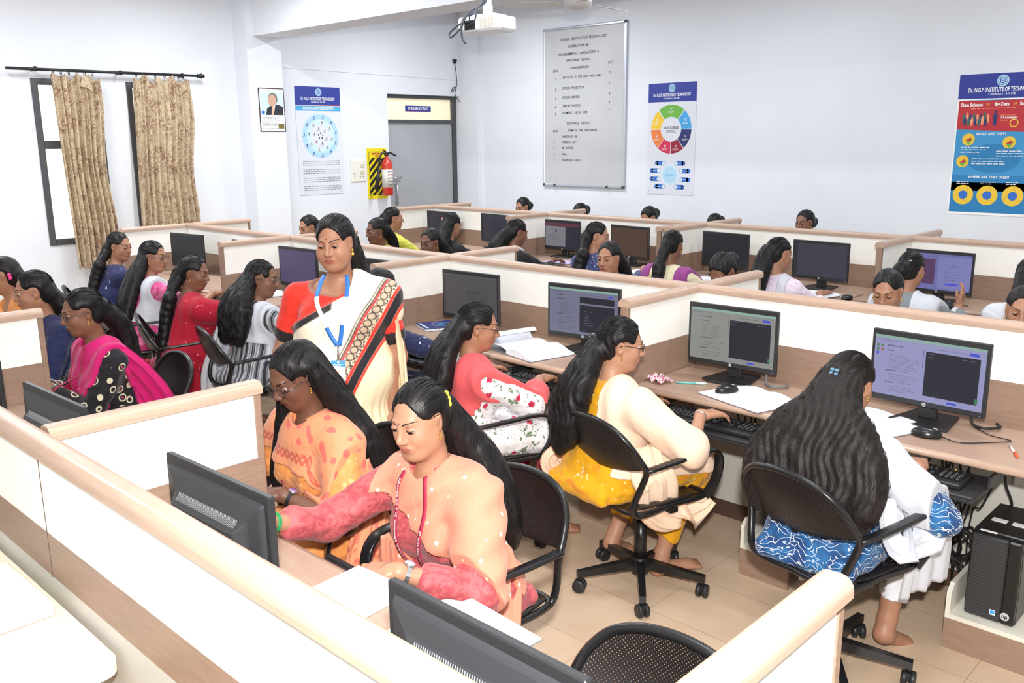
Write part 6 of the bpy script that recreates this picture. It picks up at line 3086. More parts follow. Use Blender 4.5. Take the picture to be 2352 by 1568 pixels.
    def lanyard(p, matl, pts_l, pts_r, wd=.006, text=None, tm=None, gap=None, name='lanyard', seed=1):
        """two ribbons given in torso (u,w) coordinates, meeting at the end"""
        o = None
        vs, fs = [], []
        for pts in (pts_l, pts_r):
            c = catmull([(a, b, 0) for a, b in pts], 36)[:, :2]
            T = np.gradient(c, axis=0)
            T /= np.linalg.norm(T, axis=1, keepdims=True)
            Nn = np.stack([-T[:, 1], T[:, 0]], 1)
            e = len(vs)
            for sg in (-1, 1):
                q = c + Nn * wd * sg
                hit = p.front(q[:, 0], q[:, 1], .0022)
                vs += [tuple(v) for v in hit]
            for k in range(35):
                fs.append((e + k, e + k + 1, e + 37 + k, e + 36 + k))
        b = MB().add(vs, fs, 0, True)
        if gap:
            b.mi = [1 if gap[0] <= i % 35 <= gap[1] else 0 for i in range(len(b.f))]
        o = b.build(name, [matl, m_white], p.root)
        o.modifiers.new('t', 'SOLIDIFY').thickness = .0016
        if text:
            b = MB()
            for pts, start in ((pts_l, .30), (pts_r, .10)):
                c = catmull([(a, b_, 0) for a, b_ in pts], 200)[:, :2]
                seg = np.concatenate([[0], np.cumsum(np.linalg.norm(np.diff(c, axis=0), axis=1))])
                tv, tf = text_geo(text, wd * 1.7, 'LEFT', .02)
                tv = np.array(tv)
                sgn = 1 if c[0][0] > c[-1][0] else -1
                x = tv[:, 0]
                tot = seg[-1]
                x = x + start * tot
                if sgn > 0:
                    # read upwards on this side
                    x = tot - (tv[:, 0] + .12 * tot)
                ok = (x > .04 * tot) & (x < .97 * tot)
                px = np.interp(x, seg, c[:, 0])
                py = np.interp(x, seg, c[:, 1])
                T = np.gradient(c, axis=0)
                tx, ty = np.interp(x, seg, T[:, 0]), np.interp(x, seg, T[:, 1])
                ln_ = np.hypot(tx, ty)
                tx, ty = tx / ln_, ty / ln_
                if sgn > 0:
                    tx, ty = -tx, -ty
                qx, qy = px - ty * tv[:, 1], py + tx * tv[:, 1]
                # snap only a coarse set then interpolate along the strip
                hit = p.front(qx, qy, .0042)
                f2 = [f for f in tf if all(ok[i] for i in f)]
                b.add([tuple(v) for v in hit], f2)
            b.build('lettering', tm or m_white, o)
        return o
hair_mat('black_hair')
hair_mat('brown_black_hair', (26, 21, 20), (62, 50, 46), .5)
m_crlan = mat('lanyard_crimson', (165, 35, 70), .5)
m_lanblue = mat('lanyard_blue', (50, 120, 205), .4)


class Off:
    def __init__(s, a, e):
        s.a, s.e = a, e

    def far(s, P):
        return s.a.far(P) - s.e


class Multi:
    def __init__(s, *a):
        s.a = a

    def far(s, P):
        d = s.a[0].far(P)
        for b in s.a[1:]:
            d = np.minimum(d, b.far(P))
        return d


def lin(c):
    return np.array(s2l(c))


def cover(p, e=.015):
    nk = Sdf().cap(p.h(0, -.024, -.065), p.w(0, -.005, -.02), .043, .050 * (p.b * .4 + .6))
    p.cover = Multi(Off(getattr(p, 'U', p.G0), e), nk)


def rel(c, base):
    return lin(c) / lin(base)


def shoulder(side, wf=-.36, wb=-.36, c=.105, hw=.065, slope=0.0):
    """a folded scarf over one shoulder, front and back"""
    def f(U, V, W, P):
        cc = c * side + slope * np.clip(-W, 0, .4)
        return np.maximum(np.abs(U - cc) - hw, np.where(V > 0, wf, wb) - W)
    return f


def cape(wl, wr, wb=-.36, neck=.062, umax=.21, nslope=.8, prof=None, vmax=.17):
    """covers both shoulders; front lower edge runs from wl (left, u<0) to wr (right)"""
    def f(U, V, W, P):
        k = np.clip((U + .18) / .36, 0, 1)
        low = np.where(V > -.03, np.interp(U, *prof) if prof else wl + (wr - wl) * k, wb)
        nk = neck - np.sqrt(U ** 2 + (V * .9) ** 2) - nslope * np.clip(-W - .035, 0, .2)
        nk = np.where(W > -.12, nk, -1)
        return np.maximum(np.maximum(low - W, nk), np.maximum(np.abs(U) - umax, V - vmax))
    return f


# --- the woman in dusty pink, nearest the camera
p = Person('woman in a dusty pink tunic and peach scarf, reaching behind the nearest computer', (-1.087, .858, 1.075), 180, lean=.165, yaw=9, pitch=13, roll=2,
           hands=[(-1.40, .46, .80, -.85, -.45, -.1), (-1.005, .600, .738, -.85, -.42, -.08)], skin='light', q=3, elbow=(.7, .9), twist=4)
p.lid, p.gaze, p.gaze_yaw = 6, -20, 12
p.body(curl=(.3, .34))
mk = cloth_mat('dusty_pink_print', (188, 92, 96), 'brocade', (170, 74, 82), scale=26, rough=.55)
p.garment(mk, sleeve=1.58, name='tunic', e=.016, fold=.0045, seed=4, neck=(.06, .05, .05), flare=.006)
base = (222, 142, 116)


def reg(U, V, W, P):
    lowF = np.where(V > -.02, np.interp(U, [-.22, -.12, .04, .14, .2], [-.31, -.17, -.065, -.038, -.03]), -.42)
    r = lowF - W
    nk = .057 - np.sqrt(U ** 2 + (V * .9 + .0) ** 2) - 1.8 * np.clip(-W - .035, 0, .2)
    nk = np.where(W > -.10, nk, -1)
    rt = np.maximum(U - .168, V - .17)
    return np.maximum(np.maximum(r, nk), rt)


mp_ = cloth_mat('peach_dotted_voile', base, 'dots', (250, 226, 205), scale=24, rough=.7)
tails = [([p.w(.10, .125, -.17), p.w(.115, .14, -.28), p.w(.12, .125, -.42), (.16, .24, .48), (.17, .25, .30)], [.045, .05, .045, .04, .04], p.s * 1 + p.f * .5),
         ([p.w(-.13, -.04, -.22), p.w(-.17, -.02, -.34), (-.215, .04, .44), (-.225, .10, .26)], [.04, .055, .065, .07], (.0, 1, 0))]
p.wrap(mp_, reg, off=.014, name='scarf', tails=tails, fold=.005, freq=(30, 0, 75), seed=3)
# chains start high on the crown and fall behind the shoulder away from the camera
p.hair([([('h', 0, -.10, .01), ('w', -.03, -.135, .03), ('w', -.07, -.15, -.08), ('w', -.09, -.15, -.22), ('w', -.09, -.145, -.34)], [.036, .046, .05, .045, .02]),
        ([('h', 0, -.10, .01), ('w', -.01, -.13, .02), ('w', -.02, -.145, -.10), ('w', -.03, -.145, -.26)], [.034, .04, .04, .02])],
       strands=420, seed=5, wave=.0035, cut=(0, .088, -.037, .075, .090, .127))
p.earring()
p.bindi(.030, .0016, (60, 20, 22))
MB().ell(p.h(-.055, -.088, .035), (.009, .009, .012)).ell(p.h(-.052, -.090, .052), (.008, .007, .010)).ell(p.h(-.060, -.084, .020), (.008, .008, .009)).build('hair_flower', mat('flower_yellow', (232, 214, 70), .5), p.root)
cover(p, .018)
p.lanyard(m_crlan, [(-.042, .04), (-.056, .0), (-.056, -.08), (-.040, -.17), (-.012, -.30), (.012, -.385)], [(.042, .04), (.056, .0), (.050, -.08), (.040, -.17), (.026, -.28), (.014, -.385)], wd=.0062,
          text='Dr. N.G.P. INSTITUTE OF TECHNOLOGY (Autonomous)  Dr. N.G.P. INSTITUTE OF TECHNOLOGY')
p.bangle(0, .90, .028, mat('thread_green', (30, 140, 80), .6), 'thread_bracelet', .0035, 2, .006)
p.watch(1, .90)
sg, Sh, E, W, hd = p.arms[1]
MB().tube([W + hd * .112 + np.array([.0, 0, .0]) + basis(hd, (0, 0, 1)) @ np.array([.0095 * math.cos(a) + .009, 0, .0098 * math.sin(a) - .003]) for a in np.linspace(0, 2 * PI, 15)[:-1]], .0011, n=6, closed=True).build('ring', m_gold, p.root)
PINK = p


# --- the woman in orange behind the divider
p = Person('woman in an orange tunic and printed peach shawl, glasses, long loose hair, looking down', (-1.745, .875, 1.082), 180, lean=.15, yaw=2, pitch=27, roll=-4,
           hands=[(-2.0, .60, .705, .2, -1, -.1), (-1.735, .690, .735, .75, -.62, -.05)], skin='deep', q=3, elbow=(.7, 1.0))
p.arms[1] = (p.arms[1][0], p.arms[1][1], *ik(p.arms[1][1], p.Rz.T @ (np.array([-1.655, .745, .725]) - p.org), .265, .235, np.array([-1.0, -.5, -.6])), unit(p.Rz.T @ np.array([-.8, -.5, 0])))
p.lid, p.gaze, p.gaze_yaw = -12, -34, 0
p.body(curl=(.4, .4))
mo = cloth_mat('orange_silk', (226, 148, 84), 'sparkle', (240, 178, 120), scale=20, rough=.45)
p.garment(mo, sleeve=.72, name='tunic', e=.014, fold=.005, seed=9, neck=(.05, .04, .05), flare=.01)
b_ = (224, 148, 108)


OX, OY = [-.26, -.17, -.10, .18], [-.46, -.24, -.115, -.095]


def band_col(V, T, col):
    low = np.interp(T[:, 0], OX, OY)
    d = T[:, 2] - low
    w_ = ((d > .028) & (d < .058) & (T[:, 1] > -.02))
    dk = rel((196, 96, 78), b_)
    m = w_ & (np.sin(T[:, 0] * 230) * np.sin(d * 260) > -.35)
    col[m] = dk
    m = (d > .066) & (d < .072)
    col[m] = rel((226, 150, 115), b_)
    fl = (d > .08) & (wob(V, 75, 3) > .42)
    col[fl] = rel((222, 108, 96), b_)
    return col


p.wrap(cloth_mat('peach_shawl', b_, 'plain', rough=.6), cape(0, 0, -.45, neck=.056, umax=.235, nslope=1.3, prof=(OX, OY)), off=.012, name='shawl', colf=band_col, freq=(25, 0, 40), fold=.003, h=.0042,
       tails=[([p.w(-.20, .0, -.12), p.w(-.235, .01, -.30), (-.25, .08, .46), (-.25, .12, .2)], [.06, .075, .08, .09], (.1, 1, 0))])
long_l = [([('h', -.055, -.04, .03), ('w', -.075, -.09, .03), ('w', -.115, -.120, -.10), ('w', -.130, -.125, -.24), ('w', -.135, -.12, -.40)], [.034, .040, .042, .038, .016]),
          ([('h', 0, -.07, .04), ('w', 0, -.11, .02), ('w', .0, -.14, -.15), ('w', .0, -.15, -.40)], [.05, .06, .06, .03]),
          ([('h', .062, .0, .03), ('h', .078, .0, -.06), ('w', .115, .05, -.06), ('w', .125, .10, -.20), ('w', .13, .12, -.40)], [.026, .028, .036, .036, .018])]
p.hair(long_l, strands=420, seed=7, wave=.0028, tie=(0, -.09, .05), cut=(0, .088, -.040, .071, .089, .124), freq=1.6)
MB().ell(p.h(-.045, -.085, .055), (.012, .007, .010)).ell(p.h(-.035, -.092, .045), (.010, .007, .008)).build('hair_clip', mat('clip_olive_gold', (160, 140, 50), .3), p.root)
p.glasses(m_metalrim, .0235, .0185)
p.earring()
cover(p, .013)
p.lanyard(m_crlan, [(-.035, -.16), (-.030, -.22), (-.012, -.30), (-.004, -.355)], [(.020, -.15), (.012, -.22), (.004, -.30), (-.002, -.355)], wd=.0055, text='Dr. N.G.P. INSTITUTE OF TECHNOLOGY (Autonomous)')
p.watch(1, .86, strap=mat('strap_black', (30, 30, 32), .4), dial=(150, 110, 170), case=m_steel, r=.0145)

# --- the standing woman
p = Person('woman standing in a cream sari with a red and black border and red blouse', (-2.268, 1.432, 1.440), 222, lean=.0, yaw=-10, pitch=10, roll=3,
           hands=None, skin='mid', q=3, build=1.24, standing=True, elbow=(.4, .4))
p.lid, p.gaze, p.gaze_yaw, p.full = 2, -26, -4, 1
for i in (0, 1):
    sg, Sh, E, W, hd = p.arms[i]
    Sh = p.N + p.s * sg * .178 - p.t * .055
    Wt = Sh + np.array([sg * (.085 if i == 0 else .02), .02, -.50])
    E, W = ik(Sh, Wt, .265, .235, np.array([sg * .9, -.5, 0]))
    p.arms[i] = (sg, Sh, E, W, hd)
p.body()
mb_ = cloth_mat('red_blouse_cotton', (214, 48, 34), 'plain', rough=.7)


def bl_col(V, T, col):
    for (sg, Sh, E, W, hd) in p.arms:
        d = unit(E - Sh)
        t = (V - Sh) @ d
        dist = np.linalg.norm(V - Sh - t[:, None] * d, axis=1)
        m = (t > .265 * .62 - .018) & (dist < .10)
        col[m] = rel((30, 24, 26), (214, 48, 34))
    nk = np.linalg.norm((V - p.w(0, .045, .012)) @ p.M / np.array([.112, .085, .085]), axis=1)
    m = (nk < 1.14) & (T[:, 1] > -.04)
    col[m] = rel((150, 108, 92), (214, 48, 34))
    return col


p.garment(mb_, sleeve=.62, name='blouse', e=.007, fold=.002, seed=2, neck=(.112, .085, .085), neckc=(0, .045, .012), colf=bl_col, lap=False, h=.005)
G = p.G0
sbase = (240, 230, 208)


def sreg(U, V, W, P):
    edge = np.where(U > -.06, -.03 - .56 * (U + .06), .2)
    edge = np.where(V < -.02, .02 - .8 * np.clip(U, -.1, .3), edge)
    r = W - edge
    arm = np.minimum(-.162 - U + 0 * W, -(W + .10))
    armR = np.minimum(U - .155, -(W + .16))
    out = np.where((W < np.where(U > 0, -.10, -.23)) & (np.abs(U) > .22) & (P[:, 2] > .80), np.abs(U) - .22, -1)
    nk = .055 - np.sqrt(U ** 2 + V ** 2)
    nk = np.where(W > -.05, nk, -1)
    return np.maximum(np.maximum(r, out), nk)


def scol(V, T, col):
    U, W = T[:, 0], T[:, 2]
    front = T[:, 1] > -.02
    c = -.893 * U - .45 * W - .158
    t = .45 * U - .893 * W
    B_ = lin(sbase)

    F = np.clip((T[:, 1] + .022) / .004, 0, 1) * (W > -.75)
    q = .0034

    def put(m, rgb_):
        m = (m * F)[:, None]
        col[:] = col * (1 - m) + m * lin(rgb_) / B_

    def bd(c, a, b):
        return np.clip((c - a) / q + .5, 0, 1) * np.clip((b - c) / q + .5, 0, 1)
    put(bd(c, .0, .005), (60, 40, 40))
    put(bd(c, .009, .016), (40, 30, 32))
    put(bd(c, .016, .025), (196, 40, 45))
    put(bd(c, .025, .068), (226, 206, 180))
    tt = (t / .030) % 1.0 - .5
    rr = np.hypot(tt * .030, c - .041)
    put(bd(rr, -1, .0165) * bd(c, .025, .060), (36, 28, 28))
    put(bd(rr, -1, .0118), (196, 172, 146))
    put(bd(c, .056, .068) * (wob(V, 300, 1) > .1), (80, 70, 62))
    put(bd(c, .068, .080), (224, 52, 36))
    put(bd(c, .080, .112), (34, 32, 38))
    put(bd(c, .112, .122), (226, 56, 38))
    put(bd(c, .122, 9), (240, 222, 188))
    edge = np.where(U > -.06, -.03 - .56 * (U + .06), .2)
    de = (edge - W) / 1.15
    put(bd(de, -1, .010) * (U > -.06), (220, 48, 36))
    put(bd(de, .010, .036) * np.clip((U + .01) / .01, 0, 1), (44, 38, 42))
    return col


G2 = Sdf()
p.torso(G2, .016)
for (sg, Sh, E, W, hd) in p.arms:
    G2.cap(Sh, Sh + (E - Sh) * .25, .056 * p.b, .05 * p.b, k=.04)
G2.chain([(0, 0, .92), (0, 0, .6), (.01, .03, .10)], [.165, .175, .21], k=.08)
p.G0 = G2


def pleat(P, d):
    a = np.arctan2(P[:, 0], P[:, 1])
    return d + .009 * np.sin(a * 26 + 2 * np.sin(P[:, 2] * 3)) * np.clip((.86 - P[:, 2]) * 4, 0, 1)


G2.post.append(pleat)
sa = cloth_mat('cream_silk_sari', sbase, 'plain', rough=.55)
p.wrap(sa, sreg, off=.014, name='sari', colf=scol, arms=False, fold=.0035, freq=(28, 0, 22), h=.0034,
       tails=[([p.w(-.135, -.01, .005), p.w(-.205, -.03, -.09), p.w(-.245, -.03, -.26), p.w(-.26, -.02, -.50), p.w(-.26, -.01, -.80)], [.055, .075, .08, .085, .09], p.f * 1 + p.s * -.25)])
p.hair([([('h', -.01, -.10, -.01), ('w', -.05, -.12, .03), ('w', -.09, -.135, -.05), ('w', -.11, -.14, -.20)], [.045, .05, .05, .03])],
       strands=380, seed=3, wave=.0025, tie=(0, -.10, .0), cut=(0, .088, -.038, .075, .090, .130), puff=1.04)
p.earring((1, -1), 'jhumka')
p.bindi(.040, .0028)
p.bindi(.056, .0018)
MB().ell(p.h(-.0155, .0925, -.028), (.0016, .0016, .0016)).build('nose_pin', m_gold, p.root)
hitc = [p.h(-.06, -.01, -.10), p.w(-.075, .055, -.03), p.w(-.05, .10, -.09), p.w(0, .115, -.12), p.w(.05, .10, -.09), p.w(.075, .055, -.03)]
p.G0 = G
p.U = G2
cover(p, .021)
p.lanyard(m_lanblue, [(-.046, .035), (-.056, .0), (-.060, -.06), (-.056, -.12), (-.046, -.19), (-.036, -.245)], [(.046, .035), (.056, .0), (.058, -.06), (.030, -.13), (.0, -.20), (-.028, -.245)], wd=.0085, gap=(13, 24))
fr = lambda u, w, o=.006: p.front(u, w, o)[0]
a = fr(-.032, -.24, .006)
b = fr(-.034, -.30, .008)
MB().tube([a, (a + b) / 2 + p.f * .004, b], .0045, n=8).build('strap_hook', m_steel, p.root)
Mc = np.stack([-p.s, p.f, p.t], 1)
c = fr(-.036, -.345, .014)
nrm = unit(p.f + np.array([0, 0, .12]))
X = -p.s
Yv = np.cross(nrm, X)
Mx = Matrix(((X[0], Yv[0], nrm[0], c[0]), (X[1], Yv[1], nrm[1], c[1]), (X[2], Yv[2], nrm[2], c[2]), (0, 0, 0, 1)))
card = MB().box((0, 0, 0), (.058, .088, .003), ch=.001)
card.v = [tuple(Mx @ Vector(v)) for v in card.v]
co = card.build('identity_card', m_white, p.root)
sh = Sheet(Mx @ Matrix.Translation((0, 0, .002)))
sh.rect(-.029, .018, .029, .044, m_cyan)
sh.disc(0, .036, .0045, m_white, 2, 12)
sh.bars(-.02, .027, .02, .003, 2, .006, m_white, 2, seed=1, word=.01)
sh.rect(-.029, -.044, .029, -.036, m_sbl)
sh.rect(-.010, -.022, .010, .008, m_paper, 2)
sh.disc(0, -.001, .005, m_skinp, 3, 12)
sh.poly([(-.009, -.022), (.009, -.022), (.005, -.009), (-.005, -.009)], m_suit, 3)
sh.build('card_print', co)
# --- hair arrangements: (chains, keyword arguments)
def h_long(w=.10, ln=.38, r=.045, v=-.13):
    return [([('h', x * .5, -.06, .02), ('w', x * .8, v + .02, .03), ('w', x, v, -.10), ('w', x * 1.05, v - .01, -ln * .7), ('w', x, v, -ln)], [r * .8, r, r, r * .9, r * .35]) for x in (-w, 0, w)]


def h_pony(u=0.0, ln=.36, r=.036, v=-.135, z=.0):
    return [([('h', u * .2, -.10, z), ('w', u * .6, v - .01, .04), ('w', u, v, -.10), ('w', u, v, -ln * .6), ('w', u * 1.1, v, -ln)], [r, r * 1.1, r * 1.1, r, r * .35])]


def h_plait(u=0.0, ln=.36, r=.026, v=-.13):
    pts, rs = [('h', 0, -.10, -.02)], [.04]
    n = int(ln / .024)
    for k in range(n):
        pts.append(('w', u * min(1, k / 4) + (.004 if k % 2 else -.004), v, .02 - k * .024))
        rs.append(r * (1.15 if k % 2 else .72) * (1 - .35 * k / n))
    return [(pts, rs)]


def h_bun(r=.04):
    return [([('h', 0, -.105, -.01), ('h', 0, -.125, -.02), ('h', 0, -.115, -.035)], [r, r, r * .8])]


class NS:
    pass


def put(label, head, facing, hair, top, lean=.15, yaw=0, pitch=12, roll=0, hands=None, skin='mid', q=1, dup=None, glasses=False, sleeve=1.3,
        pants=None, ear=True, seed=1, strands=0, hw={}, elbow=(.5, .5), neck=(.06, .05, .05), arm_to=.45, doff=.011, build=1.0, lid=2, gaze=-16, feet=(.34, .34), tails=None, garm={}, lap=True, dfold=.004, knee_w=.11):
    p = Person(label, head, facing, lean=lean, yaw=yaw, pitch=pitch, roll=roll, hands=hands, skin=skin, q=q, elbow=elbow, build=build, feet=feet, knee_w=knee_w)
    p.lid, p.gaze = lid, gaze
    p.body()
    p.garment(top, sleeve=sleeve, name='tunic', seed=seed, neck=neck, lap=lap, **garm)
    if dup:
        p.wrap(dup[0], dup[1], off=doff, name='scarf', seed=seed, fold=dfold, arm_to=arm_to, tails=tails(p) if tails else ())
    p.hair(hair, strands=strands, seed=seed, **hw)
    if glasses:
        p.glasses(m_metalrim if glasses == 1 else m_rim)
    if ear:
        p.earring()
    if pants:
        p.trousers(pants)
    return p


# --- the woman in blue with wavy hair, right
m_bl = cloth_mat('blue_batik_cotton', (26, 62, 112), 'batik', (222, 228, 236), (40, 104, 158), scale=42, rough=.7)
m_wd = cloth_mat('white_cotton_voile', (204, 208, 217), 'plain', rough=.7)
wavy = []
for x in (-.165, -.095, -.03, .035, .10, .165):
    wavy.append(([('h', x * .22, -.08, .02), ('w', x * .38, -.135, .085), ('w', x * .72, -.150, .02), ('w', x * 1.08, -.160, -.09), ('w', x * 1.12, -.165, -.20), ('w', x * .98, -.15, -.325 + abs(x) * .25)], [.032, .040, .047, .050, .046, .018]))
BLUE = put('woman in blue print and white scarf with very long wavy hair, back to the camera', (-.433, 2.24, 1.015), 0, wavy, m_bl, arm_to=1.3, lean=.15, pitch=18, yaw=-8,
           hands=[(-.27, 2.475, .715, -.35, .93, -.05), (-.62, 2.50, .72, .2, 1, 0)], q=3, strands=1100, seed=21, skin='mid', elbow=(1.15, .9),
           hw=dict(matl=hair_mat('brown_black_hair2', (20, 16, 16), (40, 32, 31), .55), wave=.0060, tie=(0, -.10, .02), puff=1.03, freq=5.5, r=.0009), feet=((.14, .30, .12), (-.12, .20, .12)),
           dup=(m_wd, lambda U, V, W, P: np.maximum(np.maximum(np.where(V > 0, -.24, -.20 - .25 * np.abs(U)) - W, np.abs(U) - .32), np.where(W > -.05, .05 - np.hypot(U, V), -1))), doff=.014, dfold=.005,
           tails=lambda p: [([p.w(.205, .0, -.16), p.w(.25, .02, -.28), (.285, .16, .58), (.27, .26, .44), (.25, .30, .28)], [.07, .09, .10, .11, .12], (.35, 1, 0))],
           pants=cloth_mat('white_trousers', (220, 223, 230), 'plain'), knee_w=.15, garm=dict(kneedrop=.05, flare=.01))
b = MB()
for sx in (-1, 1):
    for k in range(3):
        b.box(BLUE.h(sx * .009 + .0, -.134, .022 + (k - 1) * .014), (.014, .010, .011), ch=.003)
b.build('hair_clip', mat('clip_pale_blue', (120, 165, 195), .15, metal=.4), BLUE.root)

# --- the woman in yellow
m_ye = cloth_mat('yellow_printed_silk', (226, 162, 14), 'marks', (232, 214, 150), (222, 138, 36), scale=26, rough=.8)
m_cr = cloth_mat('cream_voile', (244, 214, 188), 'plain', rough=.65)
pony = [([('h', -.01, -.10, .0), ('w', -.045, -.14, .05), ('w', -.080, -.155, -.04), ('w', -.09, -.16, -.15), ('w', -.09, -.155, -.27)], [.028, .044, .052, .052, .026]),
        ([('h', -.0, -.10, -.01), ('w', -.01, -.135, .04), ('w', -.03, -.15, -.05), ('w', -.04, -.155, -.16), ('w', -.045, -.155, -.24)], [.026, .036, .044, .044, .02])]
YEL = put('woman in a mustard yellow tunic and cream scarf, glasses, thick ponytail, barefoot', (-1.345, 2.155, 1.032), -10, pony, m_ye, lean=.10, yaw=-38, pitch=10,
          hands=[(-1.075, 2.455, .728, .30, .95, -.05), (-1.42, 2.50, .715, .25, .97, 0)], q=3, strands=750, seed=31, skin='light', glasses=2, elbow=(1.3, .9),
          arm_to=1.12, sleeve=1.1, hw=dict(wave=.0055, tie=(-.01, -.11, .0), freq=6, r=.0009, puff=1.02), feet=((.10, .26, .10), (-.13, .20, .13)),
          dup=(m_cr, lambda U, V, W, P: np.maximum(np.maximum(np.where(U > .15, -.33, np.where(V > 0, -.34, -.17 - .25 * U)) - W, .035 + .10 * np.clip(-W, 0, .3) - U), np.where(W > -.04, .05 - np.hypot(U, V), -1))), doff=.014, dfold=.005,
          tails=lambda p: [([p.w(.20, .02, -.20), p.w(.235, .03, -.30), (.255, .06, .52), (.235, .10, .40), (.245, .20, .335), (.27, .30, .36), (.29, .34, .40)], [.06, .08, .09, .085, .06, .04], (.3, 1, .2)),
                           ([p.w(-.17, -.02, -.26), (-.225, -.08, .52), (-.22, -.05, .45)], [.035, .05, .055], (.2, 1, 0))],
          pants=cloth_mat('mustard_trousers', (218, 156, 20), 'plain'), garm=dict(kneedrop=.12), knee_w=.13)
b = MB()
cc = YEL.h(-.012, -.123, .004)
for k in range(3):
    b.tube([tuple(cc + np.array([.020 * math.cos(a), -.002 * k - .008, .010 * math.sin(a) + (k - 1) * .010])) for a in np.linspace(0, 2 * PI, 15)[:-1]], .0035, n=6, closed=True)
b.build('hair_clip', mat('clip_silver', (150, 150, 155), .15, metal=.9), YEL.root)
YEL.bangle(0, .93, .027, m_steel, 'bracelet', .0015, 2, .005)
cover(YEL, .004)

# --- the woman in the coral scarf
m_fl = cloth_mat('white_floral_cotton', (238, 236, 240), 'floral', (204, 52, 84), (118, 136, 110), scale=30, rough=.7)
m_co = cloth_mat('coral_voile', (226, 92, 96), 'plain', rough=.65)
half = [([('h', x * .5, -.085, .01), ('w', x * .8, -.13, .05), ('w', x, -.14, -.06), ('w', x * 1.15, -.145, -.18), ('w', x * 1.15 + .01, -.14, -.30)], [.030, .036, .040, .036, .012]) for x in (-.08, -.02, .04)]
COR = put('woman in a white floral tunic and coral scarf, glasses, long black half-tied hair', (-2.092, 2.075, 1.015), -20, half, m_fl, lean=.10, yaw=-22, pitch=12,
          hands=[(-2.00, 2.445, .722, -.25, .96, -.05), (-2.35, 2.42, .72, .2, .97, 0)], q=3, strands=650, seed=41, skin='mid', glasses=1, elbow=(1.6, .8),
          hw=dict(wave=.0040, tie=(0, -.115, -.005), freq=2.5), sleeve=1.45,
          dup=(m_co, lambda U, V, W, P: np.maximum(np.maximum(np.where(V > .0, -.13, np.where(U < 0, -.14, np.where(U > .135, -.20, -.33))) - W, np.maximum(.05 - np.abs(U + .02), np.where(U < 0, -U - .21, U - .205))), np.where(W > -.04, .05 - np.hypot(U, V), -1))), arm_to=.62, doff=.013, dfold=.004,
          tails=lambda p: [([p.w(.095, -.115, -.24), (.13, -.13, .56), (.13, -.14, .42), (.12, -.15, .30)], [.065, .06, .055, .05], (1, .1, 0))],
          pants=cloth_mat('crimson_trousers', (176, 24, 62), 'plain'), garm=dict(flare=.012), knee_w=.15)
b = MB()
for k in range(4):
    b.tube([tuple(COR.h(-.022 + .014 * k, -.118, .012)), tuple(COR.h(-.022 + .014 * k, -.128, -.004)), tuple(COR.h(-.022 + .014 * k, -.118, -.018))], .003, n=6)
b.build('hair_clip', m_dark, COR.root)

# --- the woman whose arm reaches past the standing woman
m_nv = cloth_mat('navy_printed_cotton', (36, 42, 78), 'marks', (196, 204, 226), scale=22)
HID = put('woman in navy almost hidden behind the standing woman, her braceleted forearm on the desk', (-2.985, 2.22, 1.075), -10, h_pony(), m_nv, lean=.14, pitch=14,
          hands=[(-2.70, 2.66, .79, .1, 1, -.12), (-3.0, 2.52, .72, 0, 1, 0)], q=2, skin='deep', sleeve=1.0, seed=5, elbow=(.8, .5))
HID.bangle(0, .88, .026, m_gold, 'bracelet', .0015)

# --- middle row, left of the standing woman
m_st = cloth_mat('grey_striped_cotton', (180, 180, 186), 'stripes', (50, 52, 60), (120, 122, 130), scale=150)
curly = [([('h', x * .5, -.08, .0), ('w', x, -.13, .04), ('w', x * 1.25, -.14, -.06), ('w', x * 1.2, -.14, -.20)], [.038, .046, .05, .03]) for x in (-.07, 0, .06)]
P4 = put('woman in grey stripes and a white scarf, glasses, curly hair with a pale clip', (-3.935, 2.075, 1.052), 0, curly, m_st, lean=.12, yaw=-48, pitch=10,
         hands=[(-3.80, 2.48, .72, 0, 1, 0), (-4.1, 2.5, .72, 0, 1, 0)], q=2, skin='dark', glasses=1, strands=260, seed=51, hw=dict(wave=.007, freq=6), elbow=(.9, .7),
         dup=(m_wd, shoulder(1, -.30, -.20, c=.12, hw=.05)), tails=lambda p: [([p.w(-.20, -.06, -.05), p.w(-.235, -.08, -.25), (-.25, -.12, .45), (-.25, -.12, .15)], [.05, .06, .07, .07], (.3, 1, 0))],
         pants=cloth_mat('grey_trousers', (90, 92, 100), 'plain'))
MB().ell(P4.h(-.03, -.12, .012), (.012, .008, .018)).ell(P4.h(.0, -.126, .012), (.012, .008, .018)).build('hair_clip', mat('clip_blush', (225, 190, 185), .3), P4.root)
m_rd = cloth_mat('crimson_printed_cotton', (140, 28, 58), 'brocade', (168, 60, 90), (120, 20, 48), scale=40)
m_rs = cloth_mat('red_scarf_print', (172, 18, 46), 'marks', (220, 110, 120), scale=20)
P3 = put('woman in a crimson printed tunic and red scarf, long plait, dark slim profile', (-4.560, 1.965, 1.040), 0, h_plait(-.02, .38, .029), m_rd, lean=.13, yaw=-50, pitch=14,
         hands=[(-4.42, 2.50, .76, -.1, 1, 0), (-4.75, 2.5, .72, 0, 1, 0)], q=2, skin='dark', strands=200, seed=61, elbow=(.8, .7),
         dup=(m_rs, lambda U, V, W, P: np.maximum(np.maximum(-.42 - W, .045 - U), U - .24)), arm_to=.95, doff=.014,
         tails=lambda p: [([(-.18, -.16, .50), (-.19, -.17, .35), (-.19, -.17, .14)], [.07, .075, .08], (1, .2, 0)), ([p.w(.17, .0, -.35), (.20, .02, .42), (.20, .0, .28)], [.08, .09, .10], (.3, 1, 0))],
         pants=cloth_mat('crimson_trousers', (176, 24, 62), 'plain'))
m_pk = cloth_mat('pink_tie_dye', (205, 66, 130), 'brocade', (222, 120, 165), scale=5, rough=.6)
